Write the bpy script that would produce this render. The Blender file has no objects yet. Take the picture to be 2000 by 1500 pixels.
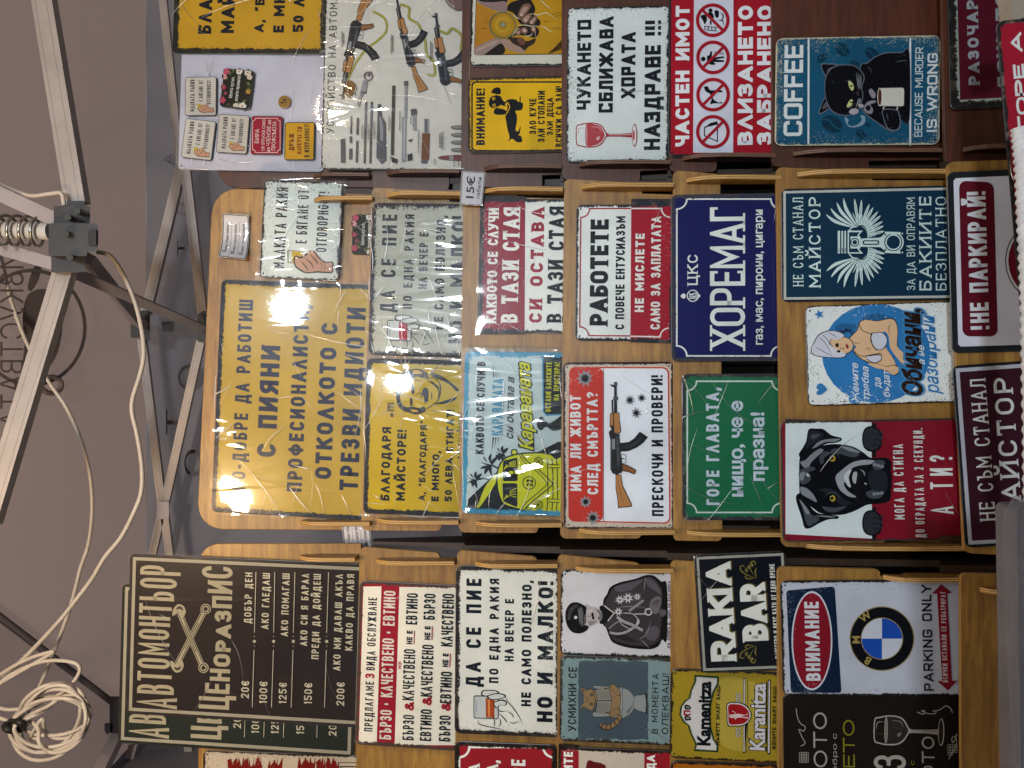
import bpy, math, random
from mathutils import Vector, Matrix
from mathutils.geometry import tessellate_polygon
random.seed(4)
S = bpy.context.scene
COL = S.collection
R = math.radians
# ------------------------------------------------------------------ camera (held on its side: picture left is up)
F = 1500.0
CAMZ = 1.5
cd = bpy.data.cameras.new('camera'); cam = bpy.data.objects.new('camera', cd); COL.objects.link(cam)
cd.sensor_width = 36.0; cd.lens = F / 2000 * 36.0; cd.clip_start = 0.02; cd.clip_end = 500
cam.matrix_world = Matrix(((0, 1, 0, 0), (0, 0, -1, 0), (-1, 0, 0, CAMZ), (0, 0, 0, 1)))
S.camera = cam
# ------------------------------------------------------------------ light
w = bpy.data.worlds.new('World'); S.world = w; w.use_nodes = True
nt = w.node_tree; sky = nt.nodes.new('ShaderNodeTexSky'); sky.sky_type = 'NISHITA'; sky.sun_disc = False
sky.sun_elevation = R(48); sky.sun_rotation = R(20)
bg = nt.nodes['Background']; bg.inputs[1].default_value = 0.05
nt.links.new(sky.outputs[0], bg.inputs[0])
S.view_settings.view_transform = 'Standard'; S.view_settings.look = 'None'
S.view_settings.exposure = 0.0; S.view_settings.gamma = 1.0
sl = bpy.data.lights.new('sun', 'SUN'); sl.energy = 4.5; sl.angle = R(0.5); sl.color = (1.0, 0.95, 0.88)
so = bpy.data.objects.new('sun', sl); COL.objects.link(so)
so.rotation_euler = Vector((-math.sin(R(20))*math.cos(R(48)), -math.cos(R(20))*math.cos(R(48)), -math.sin(R(48)))).to_track_quat('-Z', 'Y').to_euler()   # stands behind the stall, outside the canopy
S.cycles.max_bounces = 8; S.cycles.transparent_max_bounces = 16

def bulb(name, loc, e, col, r):
    l = bpy.data.lights.new(name, 'POINT'); l.energy = e; l.color = col; l.shadow_soft_size = r
    o = bpy.data.objects.new(name, l); COL.objects.link(o); o.location = loc
# bulbs strung under the canopy roof over the aisle (two cool, two warm): their reflections show in the plastic sleeves
bulb('stall_bulb', (0.30, 0.0, 2.60), 20, (0.84, 0.93, 1.0), 0.06)
bulb('stall_bulb', (0.02, -1.00, 2.50), 16, (0.84, 0.93, 1.0), 0.06)
bulb('aisle_lamp', (0.60, -3.00, 2.50), 330, (0.84, 0.93, 1.0), 0.15)
bulb('stall_bulb', (-0.33, 0.67, 2.46), 26, (1.0, 0.72, 0.42), 0.05)
bulb('stall_bulb', (1.19, -0.20, 2.55), 16, (1.0, 0.76, 0.48), 0.06)

# ------------------------------------------------------------------ helpers
def s2l(h):
    h = h.lstrip('#'); o = []
    for i in (0, 2, 4):
        c = int(h[i:i+2], 16) / 255
        o.append(c / 12.92 if c <= 0.04045 else ((c + 0.055) / 1.055) ** 2.4)
    return (o[0], o[1], o[2], 1)
def ray(x, y): return Vector(((750 - y) / F, 1.0, (1000 - x) / F))
CAM = Vector((0, 0, CAMZ))
class Plane:
    def __init__(s, p, n): s.p = Vector(p); s.n = Vector(n).normalized()
    def at(s, x, y):
        d = ray(x, y); return CAM + d * ((s.p - CAM).dot(s.n) / d.dot(s.n))
    def off(s, t): return Plane(s.p + s.n * t, s.n)
def tag(o, label, cat, group=None, kind=None):
    if label: o['label'] = label
    if cat: o['category'] = cat
    if group: o['group'] = group
    if kind: o['kind'] = kind
    return o
def empty(name, loc, label, cat, group=None, mw=None):
    o = bpy.data.objects.new(name, None); o.empty_display_size = 0.05; COL.objects.link(o)
    if mw is not None: o.matrix_world = mw
    else: o.location = loc
    return tag(o, label, cat, group)
class MB:
    """collects faces of one mesh"""
    def __init__(s): s.v = []; s.f = []; s.m = []; s.uv = []; s.mats = []; s.sm = []
    def mi(s, m):
        if m not in s.mats: s.mats.append(m)
        return s.mats.index(m)
    def face(s, pts, m, smooth=False):
        b = len(s.v); s.v += [tuple(p) for p in pts]; s.f.append(tuple(range(b, b + len(pts)))); s.m.append(s.mi(m)); s.sm.append(smooth)
    def grid(s, rows, m, close=False, smooth=True):
        b = len(s.v); n = len(rows[0]); i_ = s.mi(m)
        for r in rows: s.v += [tuple(p) for p in r]
        for i in range(len(rows) - 1):
            for j in range(n if close else n - 1):
                k = (j + 1) % n
                s.f.append((b + i*n + j, b + i*n + k, b + (i+1)*n + k, b + (i+1)*n + j)); s.m.append(i_); s.sm.append(smooth)
    def tube(s, pts, r, m, n=10, caps=True):
        pts = [Vector(p) for p in pts]; rows = []; up = None
        for i, p in enumerate(pts):
            t = (pts[min(i+1, len(pts)-1)] - pts[max(i-1, 0)]).normalized()
            if up is None:
                up = t.orthogonal().normalized()
            up = (up - t * up.dot(t)).normalized(); bi = t.cross(up)
            rr = r[i] if isinstance(r, (list, tuple)) else r
            rows.append([p + (up * math.cos(a) + bi * math.sin(a)) * rr for a in [2*math.pi*k/n for k in range(n)]])
        s.grid(rows, m, True)
        if caps: s.face(rows[0][::-1], m); s.face(rows[-1], m)
    def bar(s, a, b, wd, dp, m, up=(0, -1, 0)):
        a = Vector(a); b = Vector(b); t = (b - a).normalized(); u = Vector(up); u = (u - t*u.dot(t)).normalized(); q = t.cross(u)
        c = [q*wd/2 + u*dp/2, -q*wd/2 + u*dp/2, -q*wd/2 - u*dp/2, q*wd/2 - u*dp/2]
        s.grid([[a + k for k in c], [b + k for k in c]], m, True, False)
        s.face([a + k for k in c][::-1], m); s.face([b + k for k in c], m)
    def prism(s, pts, ex, m, me=None):
        """closed outline extruded by vector ex"""
        pts = [Vector(p) for p in pts]; ex = Vector(ex); q = [p + ex for p in pts]
        for loop, fl in ((pts, False), (q, True)):
            for t in tessellate_polygon([loop]):
                s.face([loop[i] for i in (t[::-1] if fl else t)], m)
        n = len(pts)
        for i in range(n): s.face([pts[i], pts[(i+1) % n], q[(i+1) % n], q[i]], me or m)
    def build(s, name, parent=None, bev=0, origin=None):
        if not s.v: return None
        me = bpy.data.meshes.new(name); vs = s.v
        if origin is not None: vs = [tuple(Vector(v) - Vector(origin)) for v in vs]
        me.from_pydata(vs, [], s.f)
        for m in s.mats: me.materials.append(m)
        me.polygons.foreach_set('material_index', s.m)
        me.polygons.foreach_set('use_smooth', s.sm)
        o = bpy.data.objects.new(name, me); COL.objects.link(o)
        if parent is not None: o.parent = parent
        elif origin is not None: o.location = origin
        if s.uv:
            l = me.uv_layers.new(name='UVMap')
            for lp in me.loops: l.data[lp.index].uv = s.uv[lp.vertex_index]
        me.update()
        return o
def weld(o):
    import bmesh
    b = bmesh.new(); b.from_mesh(o.data); bmesh.ops.remove_doubles(b, verts=b.verts, dist=1e-6)
    bmesh.ops.recalc_face_normals(b, faces=b.faces); b.to_mesh(o.data); b.free()
    return o
def crom(pts, n=6, closed=True):
    L = len(pts); out = []
    rng = range(L) if closed else range(L - 1)
    for i in rng:
        if closed: p0, p1, p2, p3 = pts[i-1], pts[i], pts[(i+1) % L], pts[(i+2) % L]
        else: p0, p1, p2, p3 = pts[max(i-1, 0)], pts[i], pts[i+1], pts[min(i+2, L-1)]
        for k in range(n):
            t = k / n
            out.append(tuple(0.5*((2*b) + (c-a)*t + (2*a-5*b+4*c-d)*t*t + (3*b-a-3*c+d)*t**3) for a, b, c, d in zip(p0, p1, p2, p3)))
    if not closed: out.append(tuple(pts[-1]))
    return out
def area(p): return sum(p[i-1][0]*p[i][1] - p[i][0]*p[i-1][1] for i in range(len(p))) / 2
def roundpoly(pts, r, n=6):
    out = []; L = len(pts)
    for i in range(L):
        p = Vector(pts[i]); a = Vector(pts[i-1]); b = Vector(pts[(i+1) % L])
        rr = r[i] if isinstance(r, (list, tuple)) else r
        if rr <= 0: out.append(tuple(p)); continue
        da = min(rr, (a-p).length*.49); db = min(rr, (b-p).length*.49)
        A = p + (a-p).normalized()*da; B = p + (b-p).normalized()*db
        for k in range(n+1):
            t = k/n; q = A*(1-t)**2 + p*2*t*(1-t)*.82 + B*t**2 + (A+B)*.5*2*t*(1-t)*.18
            out.append(tuple(q))
    return out

# ------------------------------------------------------------------ materials
def mat(name, col, rough=0.5, metal=0.0, spec=0.5):
    m = bpy.data.materials.new(name); m.use_nodes = True; b = m.node_tree.nodes['Principled BSDF']
    b.inputs['Base Color'].default_value = s2l(col) if isinstance(col, str) else col
    b.inputs['Roughness'].default_value = rough; b.inputs['Metallic'].default_value = metal
    b.inputs['Specular IOR Level'].default_value = spec
    return m
def N(nt, t, **k):
    n = nt.nodes.new(t)
    for a, v in k.items(): setattr(n, a, v)
    return n
def noisy(name, c1, c2, scale, rough=0.5, stretch=(1, 1, 1), metal=0, detail=6, bump=0, dist=0, coord='Object', lo=.3, hi=.7):
    m = mat(name, c1, rough, metal); nt = m.node_tree; b = nt.nodes['Principled BSDF']
    tc = N(nt, 'ShaderNodeTexCoord'); mp = N(nt, 'ShaderNodeMapping'); mp.inputs['Scale'].default_value = stretch
    no = N(nt, 'ShaderNodeTexNoise'); no.inputs['Scale'].default_value = scale; no.inputs['Detail'].default_value = detail
    no.inputs['Distortion'].default_value = dist
    cr = N(nt, 'ShaderNodeValToRGB'); cr.color_ramp.elements[0].position = lo; cr.color_ramp.elements[1].position = hi
    cr.color_ramp.elements[0].color = s2l(c1); cr.color_ramp.elements[1].color = s2l(c2)
    L = nt.links.new
    L(tc.outputs[coord], mp.inputs[0]); L(mp.outputs[0], no.inputs[0]); L(no.outputs[0], cr.inputs[0]); L(cr.outputs[0], b.inputs['Base Color'])
    if bump:
        bp = N(nt, 'ShaderNodeBump'); bp.inputs['Strength'].default_value = bump; bp.inputs['Distance'].default_value = 0.004
        L(no.outputs[0], bp.inputs['Height']); L(bp.outputs[0], b.inputs['Normal'])
    return m
def plywood(name, c1, c2, c3):
    """face veneer: grain runs sideways, with darker flecks and broad patches"""
    m = mat(name, c1, 0.42); nt = m.node_tree; b = nt.nodes['Principled BSDF']; L = nt.links.new
    tc = N(nt, 'ShaderNodeTexCoord')
    def nz(st, sc, d=5, dist=0.0):
        mp = N(nt, 'ShaderNodeMapping'); mp.inputs['Scale'].default_value = st; L(tc.outputs['Object'], mp.inputs[0])
        n = N(nt, 'ShaderNodeTexNoise'); n.inputs['Scale'].default_value = sc; n.inputs['Detail'].default_value = d; n.inputs['Distortion'].default_value = dist
        L(mp.outputs[0], n.inputs[0]); return n
    a = nz((3, 20, 26), 4, 8, .6); f = nz((14, 60, 90), 6, 3); p = nz((1, 1, 1), 5, 3)
    r = N(nt, 'ShaderNodeValToRGB'); e = r.color_ramp.elements; e[0].position = .32; e[0].color = s2l(c2); e[1].position = .66; e[1].color = s2l(c1)
    L(a.outputs[0], r.inputs[0])
    fr = N(nt, 'ShaderNodeValToRGB'); e = fr.color_ramp.elements; e[0].position = .60; e[0].color = (0, 0, 0, 1); e[1].position = .74; e[1].color = (.55, .55, .55, 1)
    L(f.outputs[0], fr.inputs[0])
    mx = N(nt, 'ShaderNodeMix', data_type='RGBA'); L(fr.outputs[0], mx.inputs[0]); L(r.outputs[0], mx.inputs[6]); mx.inputs[7].default_value = s2l(c3)
    pr = N(nt, 'ShaderNodeMapRange'); pr.inputs[1].default_value = .3; pr.inputs[2].default_value = .7; pr.inputs[3].default_value = .72; pr.inputs[4].default_value = 1.12
    L(p.outputs[0], pr.inputs[0])
    m2 = N(nt, 'ShaderNodeMix', data_type='RGBA', blend_type='MULTIPLY'); m2.inputs[0].default_value = 1; L(mx.outputs[2], m2.inputs[6]); L(pr.outputs[0], m2.inputs[7])
    L(m2.outputs[2], b.inputs['Base Color'])
    return m
def plyedge(name, c1, c2, axis):
    """laminated plywood edge: thin dark and pale bands across the sheet's thickness"""
    m = mat(name, c1, 0.55); nt = m.node_tree; b = nt.nodes['Principled BSDF']; L = nt.links.new
    tc = N(nt, 'ShaderNodeTexCoord'); sp = N(nt, 'ShaderNodeSeparateXYZ'); L(tc.outputs['Object'], sp.inputs[0])
    mu = N(nt, 'ShaderNodeMath', operation='MULTIPLY'); mu.inputs[1].default_value = 2*math.pi/0.0036; L(sp.outputs[axis], mu.inputs[0])
    si = N(nt, 'ShaderNodeMath', operation='SINE'); L(mu.outputs[0], si.inputs[0])
    r = N(nt, 'ShaderNodeValToRGB'); r.color_ramp.elements[0].position = .2; r.color_ramp.elements[0].color = s2l(c2); r.color_ramp.elements[1].position = .7; r.color_ramp.elements[1].color = s2l(c1)
    ad = N(nt, 'ShaderNodeMath', operation='MULTIPLY_ADD'); ad.inputs[1].default_value = .5; ad.inputs[2].default_value = .5; L(si.outputs[0], ad.inputs[0])
    L(ad.outputs[0], r.inputs[0]); L(r.outputs[0], b.inputs['Base Color'])
    return m
def translucent(m, amt, col):
    nt = m.node_tree; b = nt.nodes['Principled BSDF']; o = nt.nodes['Material Output']
    t = N(nt, 'ShaderNodeBsdfTranslucent'); t.inputs[0].default_value = s2l(col); x = N(nt, 'ShaderNodeMixShader'); x.inputs[0].default_value = amt
    nt.links.new(b.outputs[0], x.inputs[1]); nt.links.new(t.outputs[0], x.inputs[2]); nt.links.new(x.outputs[0], o.inputs[0]); return m
WOOD = {'honey': (plywood('honey plywood', '#a27a38', '#80592a', '#54391a'), plyedge('honey ply edge', '#bd9656', '#7d5a2c', 1), plyedge('honey ply cheek edge', '#be9656', '#84602e', 0)),
        'dark': (plywood('stained plywood', '#592d1a', '#421f10', '#281208'), plyedge('stained ply edge', '#744a30', '#3c2212', 1), plyedge('stained ply cheek edge', '#7c5640', '#402616', 0))}
M_alu = noisy('brushed aluminium', '#b9afa9', '#a69d98', 14, .34, (1, 1, 1), .45)
M_steel = mat('spring steel', '#b5b0a8', .25, 1)
M_blackpl = noisy('black nylon', '#2b2a2d', '#353437', 30, .5)
M_greybar = noisy('dark steel bar', '#aaa0a2', '#989092', 10, .5, metal=.2)
M_cable = noisy('cable jacket', '#c2b8ac', '#b2a698', 20, .5)
M_hole = mat('nail hole', '#0c0b0b', .8)
M_blacktape = mat('black tape', '#151515', .6)

def wear_group():
    g = bpy.data.node_groups.new('edge wear', 'ShaderNodeTree'); L = g.links.new
    for nm in ('W', 'H', 'Margin', 'Amp', 'Seed', 'Specks'):
        g.interface.new_socket(nm, in_out='INPUT', socket_type='NodeSocketFloat')
    for nm in ('Print', 'Speck', 'Tone', 'Rust'):
        g.interface.new_socket(nm, in_out='OUTPUT', socket_type='NodeSocketFloat')
    gi = g.nodes.new('NodeGroupInput'); go = g.nodes.new('NodeGroupOutput')
    def M(op, a, b=None, c=None):
        n = N(g, 'ShaderNodeMath', operation=op)
        for i, x in enumerate((a, b, c)):
            if x is None: continue
            if isinstance(x, (int, float)): n.inputs[i].default_value = x
            else: L(x, n.inputs[i])
        return n.outputs[0]
    uv = N(g, 'ShaderNodeUVMap'); uv.uv_map = 'UVMap'
    sp = N(g, 'ShaderNodeSeparateXYZ'); L(uv.outputs[0], sp.inputs[0]); u, v = sp.outputs[0], sp.outputs[1]
    W, H, Mg, Am, Se, Sk = [gi.outputs[i] for i in range(6)]
    du = M('MINIMUM', u, M('SUBTRACT', W, u)); dv = M('MINIMUM', v, M('SUBTRACT', H, v))
    e = M('MINIMUM', du, dv); c = M('MULTIPLY', M('ADD', du, dv), .42); e = M('MINIMUM', e, c)
    sd = N(g, 'ShaderNodeCombineXYZ'); L(u, sd.inputs[0]); L(v, sd.inputs[1]); L(Se, sd.inputs[2])
    def nz(sc, d, r=.6):
        n = N(g, 'ShaderNodeTexNoise'); n.inputs['Scale'].default_value = sc; n.inputs['Detail'].default_value = d; n.inputs['Roughness'].default_value = r
        L(sd.outputs[0], n.inputs[0]); return n.outputs[0]
    big = nz(48, 5, .75); fine = nz(240, 4, .8); tone = nz(9, 4); sc = nz(620, 2)
    nn = M('ADD', M('MULTIPLY', M('SUBTRACT', big, .46), M('MULTIPLY', Am, 1.5)), M('MULTIPLY', M('SUBTRACT', fine, .5), M('MULTIPLY', Am, 1.7)))
    d = M('SUBTRACT', M('ADD', e, nn), Mg)
    pr = M('MULTIPLY_ADD', d, 2500, .5); pr = M('MINIMUM', M('MAXIMUM', pr, 0), 1)
    thr = M('ADD', M('MULTIPLY_ADD', e, 2.6, .758), M('MULTIPLY', M('SUBTRACT', .5, tone), .35)); thr = M('MINIMUM', thr, .86)
    mixn = M('ADD', M('MULTIPLY', fine, .62), M('MULTIPLY', sc, .55))
    spk = M('MULTIPLY', M('GREATER_THAN', M('ADD', mixn, M('MULTIPLY', Sk, .1)), thr), M('GREATER_THAN', Sk, 0.01))
    L(pr, go.inputs[0]); L(spk, go.inputs[1]); L(tone, go.inputs[2]); L(big, go.inputs[3])
    return g
WEAR = wear_group()
_pm = {}
def print_mat(s, col, under):
    """enamel print on tin: col, worn through to the border paint along the plate's edge and speckled with 'under'"""
    key = (s.id, col, under)
    if key in _pm: return _pm[key]
    m = mat('tin print ' + col, col, s.rough, 0, .13); nt = m.node_tree; b = nt.nodes['Principled BSDF']; L = nt.links.new
    g = N(nt, 'ShaderNodeGroup'); g.node_tree = WEAR
    for i, x in enumerate((s.W, s.H, s.margin, s.amp, s.seed, s.specks)): g.inputs[i].default_value = x
    c = s2l(col)
    def mix(f, a, bb, bl='MIX'):
        n = N(nt, 'ShaderNodeMix', data_type='RGBA', blend_type=bl)
        for i, x in ((0, f), (6, a), (7, bb)):
            if isinstance(x, (float, int, tuple)): n.inputs[i].default_value = x
            else: L(x, n.inputs[i])
        return n.outputs[2]
    tr = N(nt, 'ShaderNodeMapRange'); tr.inputs[1].default_value = .3; tr.inputs[2].default_value = .7; tr.inputs[3].default_value = .86; tr.inputs[4].default_value = 1.05
    L(g.outputs[2], tr.inputs[0])
    base = mix(1.0, c, tr.outputs[0], 'MULTIPLY')
    base = mix(g.outputs[1], base, s2l(under))
    rr = N(nt, 'ShaderNodeValToRGB'); rr.color_ramp.elements[0].position = .52; rr.color_ramp.elements[0].color = s2l(s.bcol); rr.color_ramp.elements[1].position = .62; rr.color_ramp.elements[1].color = s2l(s.bcol2)
    L(g.outputs[3], rr.inputs[0])
    L(mix(g.outputs[0], rr.outputs[0], base), b.inputs['Base Color'])
    _pm[key] = m; return m
def sleeve_mat(name, strength, scale, bump, tint=.02, rough=.045, soft=.12):
    """clear film: mostly flat with sparse sharp creases that catch the bulbs"""
    m = bpy.data.materials.new(name); m.use_nodes = True; nt = m.node_tree; L = nt.links.new
    nt.nodes.remove(nt.nodes['Principled BSDF']); out = nt.nodes['Material Output']
    tr = N(nt, 'ShaderNodeBsdfTransparent'); gl = N(nt, 'ShaderNodeBsdfGlossy'); gl.inputs['Roughness'].default_value = rough
    fr = N(nt, 'ShaderNodeFresnel'); fr.inputs[0].default_value = 1.42
    tc = N(nt, 'ShaderNodeTexCoord'); ob = N(nt, 'ShaderNodeObjectInfo'); ad = N(nt, 'ShaderNodeVectorMath', operation='ADD')
    L(tc.outputs['Object'], ad.inputs[0]); L(ob.outputs['Location'], ad.inputs[1])
    def M(op, a, b=None, c=None):
        n = N(nt, 'ShaderNodeMath', operation=op)
        for i, x in enumerate((a, b, c)):
            if x is None: continue
            if isinstance(x, (int, float)): n.inputs[i].default_value = x
            else: L(x, n.inputs[i])
        return n.outputs[0]
    tot = None
    for rot, st, sc, dist, wd, am in ((.6, .22, scale, .5, .030, 1.0), (-.5, .30, scale*.8, .8, .026, .8), (1.35, .16, scale*1.7, .6, .035, .45)):
        mp = N(nt, 'ShaderNodeMapping'); mp.inputs['Rotation'].default_value = (0, 0, rot); mp.inputs['Scale'].default_value = (1, st, 1); L(ad.outputs[0], mp.inputs[0])
        n1 = N(nt, 'ShaderNodeTexNoise'); n1.inputs['Scale'].default_value = sc; n1.inputs['Detail'].default_value = 1.5; n1.inputs['Distortion'].default_value = dist; L(mp.outputs[0], n1.inputs[0])
        rdg = M('MULTIPLY', M('SUBTRACT', wd, M('MINIMUM', M('ABSOLUTE', M('SUBTRACT', n1.outputs[0], .52)), wd)), am)
        tot = rdg if tot is None else M('ADD', tot, rdg)
    n2 = N(nt, 'ShaderNodeTexNoise'); n2.inputs['Scale'].default_value = scale*.35; n2.inputs['Detail'].default_value = 0; L(ad.outputs[0], n2.inputs[0])
    gate = M('MINIMUM', M('MAXIMUM', M('MULTIPLY_ADD', n2.outputs[0], 6.0, -2.6), .05), 1.0)
    h = M('MULTIPLY_ADD', n2.outputs[0], .10, M('MULTIPLY', tot, gate))
    bp = N(nt, 'ShaderNodeBump'); bp.inputs['Strength'].default_value = 1; bp.inputs['Distance'].default_value = bump; L(h, bp.inputs['Height'])
    L(bp.outputs[0], gl.inputs['Normal'])
    g2 = N(nt, 'ShaderNodeBsdfGlossy'); g2.inputs['Roughness'].default_value = .24; L(bp.outputs[0], g2.inputs['Normal']); m2 = N(nt, 'ShaderNodeMixShader'); m2.inputs[0].default_value = soft
    L(gl.outputs[0], m2.inputs[1]); L(g2.outputs[0], m2.inputs[2])
    mx = N(nt, 'ShaderNodeMixShader'); L(M('MULTIPLY_ADD', fr.outputs[0], strength, tint), mx.inputs[0]); L(tr.outputs[0], mx.inputs[1]); L(m2.outputs[0], mx.inputs[2]); L(mx.outputs[0], out.inputs[0])
    return m
def film_crease():
    m = bpy.data.materials.new('film crease'); m.use_nodes = True; nt = m.node_tree; nt.nodes.remove(nt.nodes['Principled BSDF'])
    t = N(nt, 'ShaderNodeBsdfTransparent'); g = N(nt, 'ShaderNodeBsdfGlossy'); g.inputs['Roughness'].default_value = .30; x = N(nt, 'ShaderNodeMixShader'); x.inputs[0].default_value = .34
    nt.links.new(t.outputs[0], x.inputs[1]); nt.links.new(g.outputs[0], x.inputs[2]); nt.links.new(x.outputs[0], nt.nodes['Material Output'].inputs[0]); return m
M_sleeve = sleeve_mat('clear plastic sleeve', 1.1, 9, .055, .02, .055, .2)
M_crease = film_crease()
M_sleeve_tight = sleeve_mat('tight plastic sleeve', .5, 7, .014, .004)

# ------------------------------------------------------------------ stroke lettering (cap height 1; * = rounded corner, o = closed)
G_ = {}
def gdef(ch, w, s): G_[ch] = (w, s)
for line in '''А|.95|0,0 .5,1 1,0;.17,.28 .83,.28
Б|.8|1,1 0,1 0,0 1,0* 1,.57* 0,.57
В|.84|0,1 0,0 1,0* 1,.53* .2,.53;0,1 .93,1* .93,.53* .5,.53
Г|.68|0,0 0,1 1,1
Д|1|0,-.2 0,0 1,0 1,-.2;.14,0 .3,1 .86,1 .86,0
д|.95|.02,0 .5,1 .98,0 .02,0
Е|.72|1,1 0,1 0,0 1,0;0,.52 .88,.52
Ж|1.25|.5,0 .5,1;0,1 .46,.5 0,0;1,1 .54,.5 1,0
З|.8|0,.76 0,1* .95,1* .95,.54* .35,.54;0,.24 0,0* 1,0* 1,.54* .6,.54
И|.9|0,1 0,0;1,0 1,1;0,0 1,1
Й|.9|0,1 0,0;1,0 1,1;0,0 1,1;.25,1.3 .3,1.16* .7,1.16* .75,1.3
К|.88|0,0 0,1;1,1 .06,.46;.38,.62 1,0
Л|.9|0,0 .5,1 1,0
л|.9|-.03,0 .2,0* .24,1 1,1 1,0
М|1.1|0,0 0,1 .5,.28 1,1 1,0
Н|.86|0,0 0,1;1,0 1,1;0,.52 1,.52
О|.88|0,.0* 1,0* 1,1* 0,1* o
П|.86|0,0 0,1 1,1 1,0
Р|.82|0,0 0,1 1,1* 1,.44* 0,.44
С|.84|1,.72 1,1* 0,1* 0,0* 1,0* 1,.28
Т|.84|0,1 1,1;.5,0 .5,1
У|.9|0,1 .54,.36;1,1 .5,0* .12,0
Ф|1.1|.5,0 .5,1;0,.2* 1,.2* 1,.82* 0,.82* o
Х|.92|0,0 1,1;0,1 1,0
Ц|.95|0,1 0,0 1.06,0 1.06,-.2;.88,0 .88,1
Ч|.84|0,1 0,.42* 1,.42;1,0 1,1
Ш|1.2|0,1 0,0 1,0 1,1;.5,0 .5,1
Щ|1.25|0,1 0,0 1.06,0 1.06,-.2;.46,0 .46,1;.92,0 .92,1
Ъ|1|0,1 .28,1 .28,0 1,0* 1,.55* .28,.55
Ь|.8|0,1 0,0 1,0* 1,.55* 0,.55
Ю|1.25|0,0 0,1;0,.5 .36,.5;.36,0* 1,0* 1,1* .36,1* o
Я|.85|1,0 1,1 0,1* 0,.44* 1,.44;.5,.44 0,0
F|.7|0,0 0,1 1,1;0,.52 .85,.52
U|.88|0,1 0,0* 1,0* 1,1
S|.82|1,.76 1,1* 0,1* 0,.52* 1,.52* 1,0* 0,0* 0,.24
R|.86|0,0 0,1 1,1* 1,.44* 0,.44;.45,.44 1,0
D|.86|0,0 0,1 1,1* 1,0* o
I|0|0,0 0,1
W|1.35|0,1 .25,0 .5,.8 .75,0 1,1
N|.9|0,0 0,1;1,0 1,1;0,1 1,0
G|.88|1,.74 1,1* 0,1* 0,0* 1,0* 1,.46 .55,.46
L|.7|0,1 0,0 1,0
Y|.92|0,1 .5,.46 1,1;.5,.46 .5,0
0|.76|0,.0* 1,0* 1,1* 0,1* o
1|.42|0,.78 1,1 1,0
2|.78|0,.74 0,1* 1,1* 1,.58* 0,0 1,0
5|.78|1,1 0,1 0,.58 1,.58* 1,0* 0,0* 0,.22
€|.8|1,.76 1,1* .15,1* .15,0* 1,0* 1,.24;0,.6 .8,.6;0,.4 .8,.4
!|0|0,.36 0,1;0,0 0,.1
?|.78|0,.74 0,1* 1,1* 1,.58* .5,.5 .5,.34;.5,0 .5,.1
,|.1|.6,.1 0,-.18
.|0|0,0 0,.1
-|.42|0,.45 1,.45
·|0|0,.42 0,.56
&|.85|1,0 .18,.72* .25,1* .75,1* .72,.66* 0,.42* 0,0* .72,0* 1,.46
“|.5|0,.75 .3,1;.7,.75 1,1
”|.5|0,.75 .3,1;.7,.75 1,1'''.split('\n'):
    a, b_, c = line.split('|'); gdef(a, float(b_), c)
for a, b_ in zip('ABCEKMOPTHX', 'АВСЕКМОРТНХ'): G_[a] = G_[b_]
G_['3'] = G_['З']
def strokes(ch):
    for st in G_[ch][1].split(';'):
        it = st.split(); cl = it[-1] == 'o'
        if cl: it = it[:-1]
        yield [(float(p.strip('*').split(',')[0]), float(p.strip('*').split(',')[1]), p.endswith('*')) for p in it], cl
def rounded(pts, cl, rx, ry):
    out = []; n = len(pts)
    for i, (x, y, rd) in enumerate(pts):
        if not rd or (not cl and i in (0, n-1)): out.append((x, y)); continue
        a = pts[i-1]; b = pts[(i+1) % n]
        def cut(q):
            dx, dy = q[0]-x, q[1]-y
            lim = 0.5 if q[2] else .95
            fx = min(lim, rx/abs(dx)) if abs(dx) > 1e-6 else 9
            fy = min(lim, ry/abs(dy)) if abs(dy) > 1e-6 else 9
            f = min(fx, fy); return (x+dx*f, y+dy*f)
        A, B = cut(a), cut(b)
        for k in range(6):
            t = k/5; c0 = (A[0]+(x-A[0])*.56, A[1]+(y-A[1])*.56); c1 = (B[0]+(x-B[0])*.56, B[1]+(y-B[1])*.56)
            out.append(tuple(A[j]*(1-t)**3+3*c0[j]*t*(1-t)**2+3*c1[j]*t*t*(1-t)+B[j]*t**3 for j in (0, 1)))
    return out
def stroke_quads(pts, cl, hw, ext=0.0, taper=None, ext2=None):
    P = [Vector(p).to_2d() for p in pts]
    Q = [P[0]]
    for p in P[1:]:
        if (p - Q[-1]).length > 1e-7: Q.append(p)
    P = Q
    if cl and (P[0]-P[-1]).length < 1e-7: P.pop()
    n = len(P)
    if n < 2: return []
    if not cl and (ext or ext2):
        e2 = ext if ext2 is None else ext2
        P[0] = P[0] + (P[0]-P[1]).normalized()*ext; P[-1] = P[-1] + (P[-1]-P[-2]).normalized()*e2
    Lp, Rp = [], []
    for i in range(n):
        h = hw if taper is None else hw*taper(i/(n-1))
        a = P[i-1] if (i or cl) else None; b = P[(i+1) % n] if (i < n-1 or cl) else None
        d0 = (P[i]-a).normalized() if a is not None else None; d1 = (b-P[i]).normalized() if b is not None else None
        if d0 is None: d0 = d1
        if d1 is None: d1 = d0
        n0 = Vector((-d0.y, d0.x)); n1 = Vector((-d1.y, d1.x)); m = n0+n1
        m = n0 if m.length < 1e-4 else m.normalized()
        k = h/max(m.dot(n0), .28)
        Lp.append(P[i]+m*k); Rp.append(P[i]-m*k)
    return [[Lp[i], Rp[i], Rp[(i+1) % n], Lp[(i+1) % n]] for i in range(n if cl else n-1)]
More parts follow.
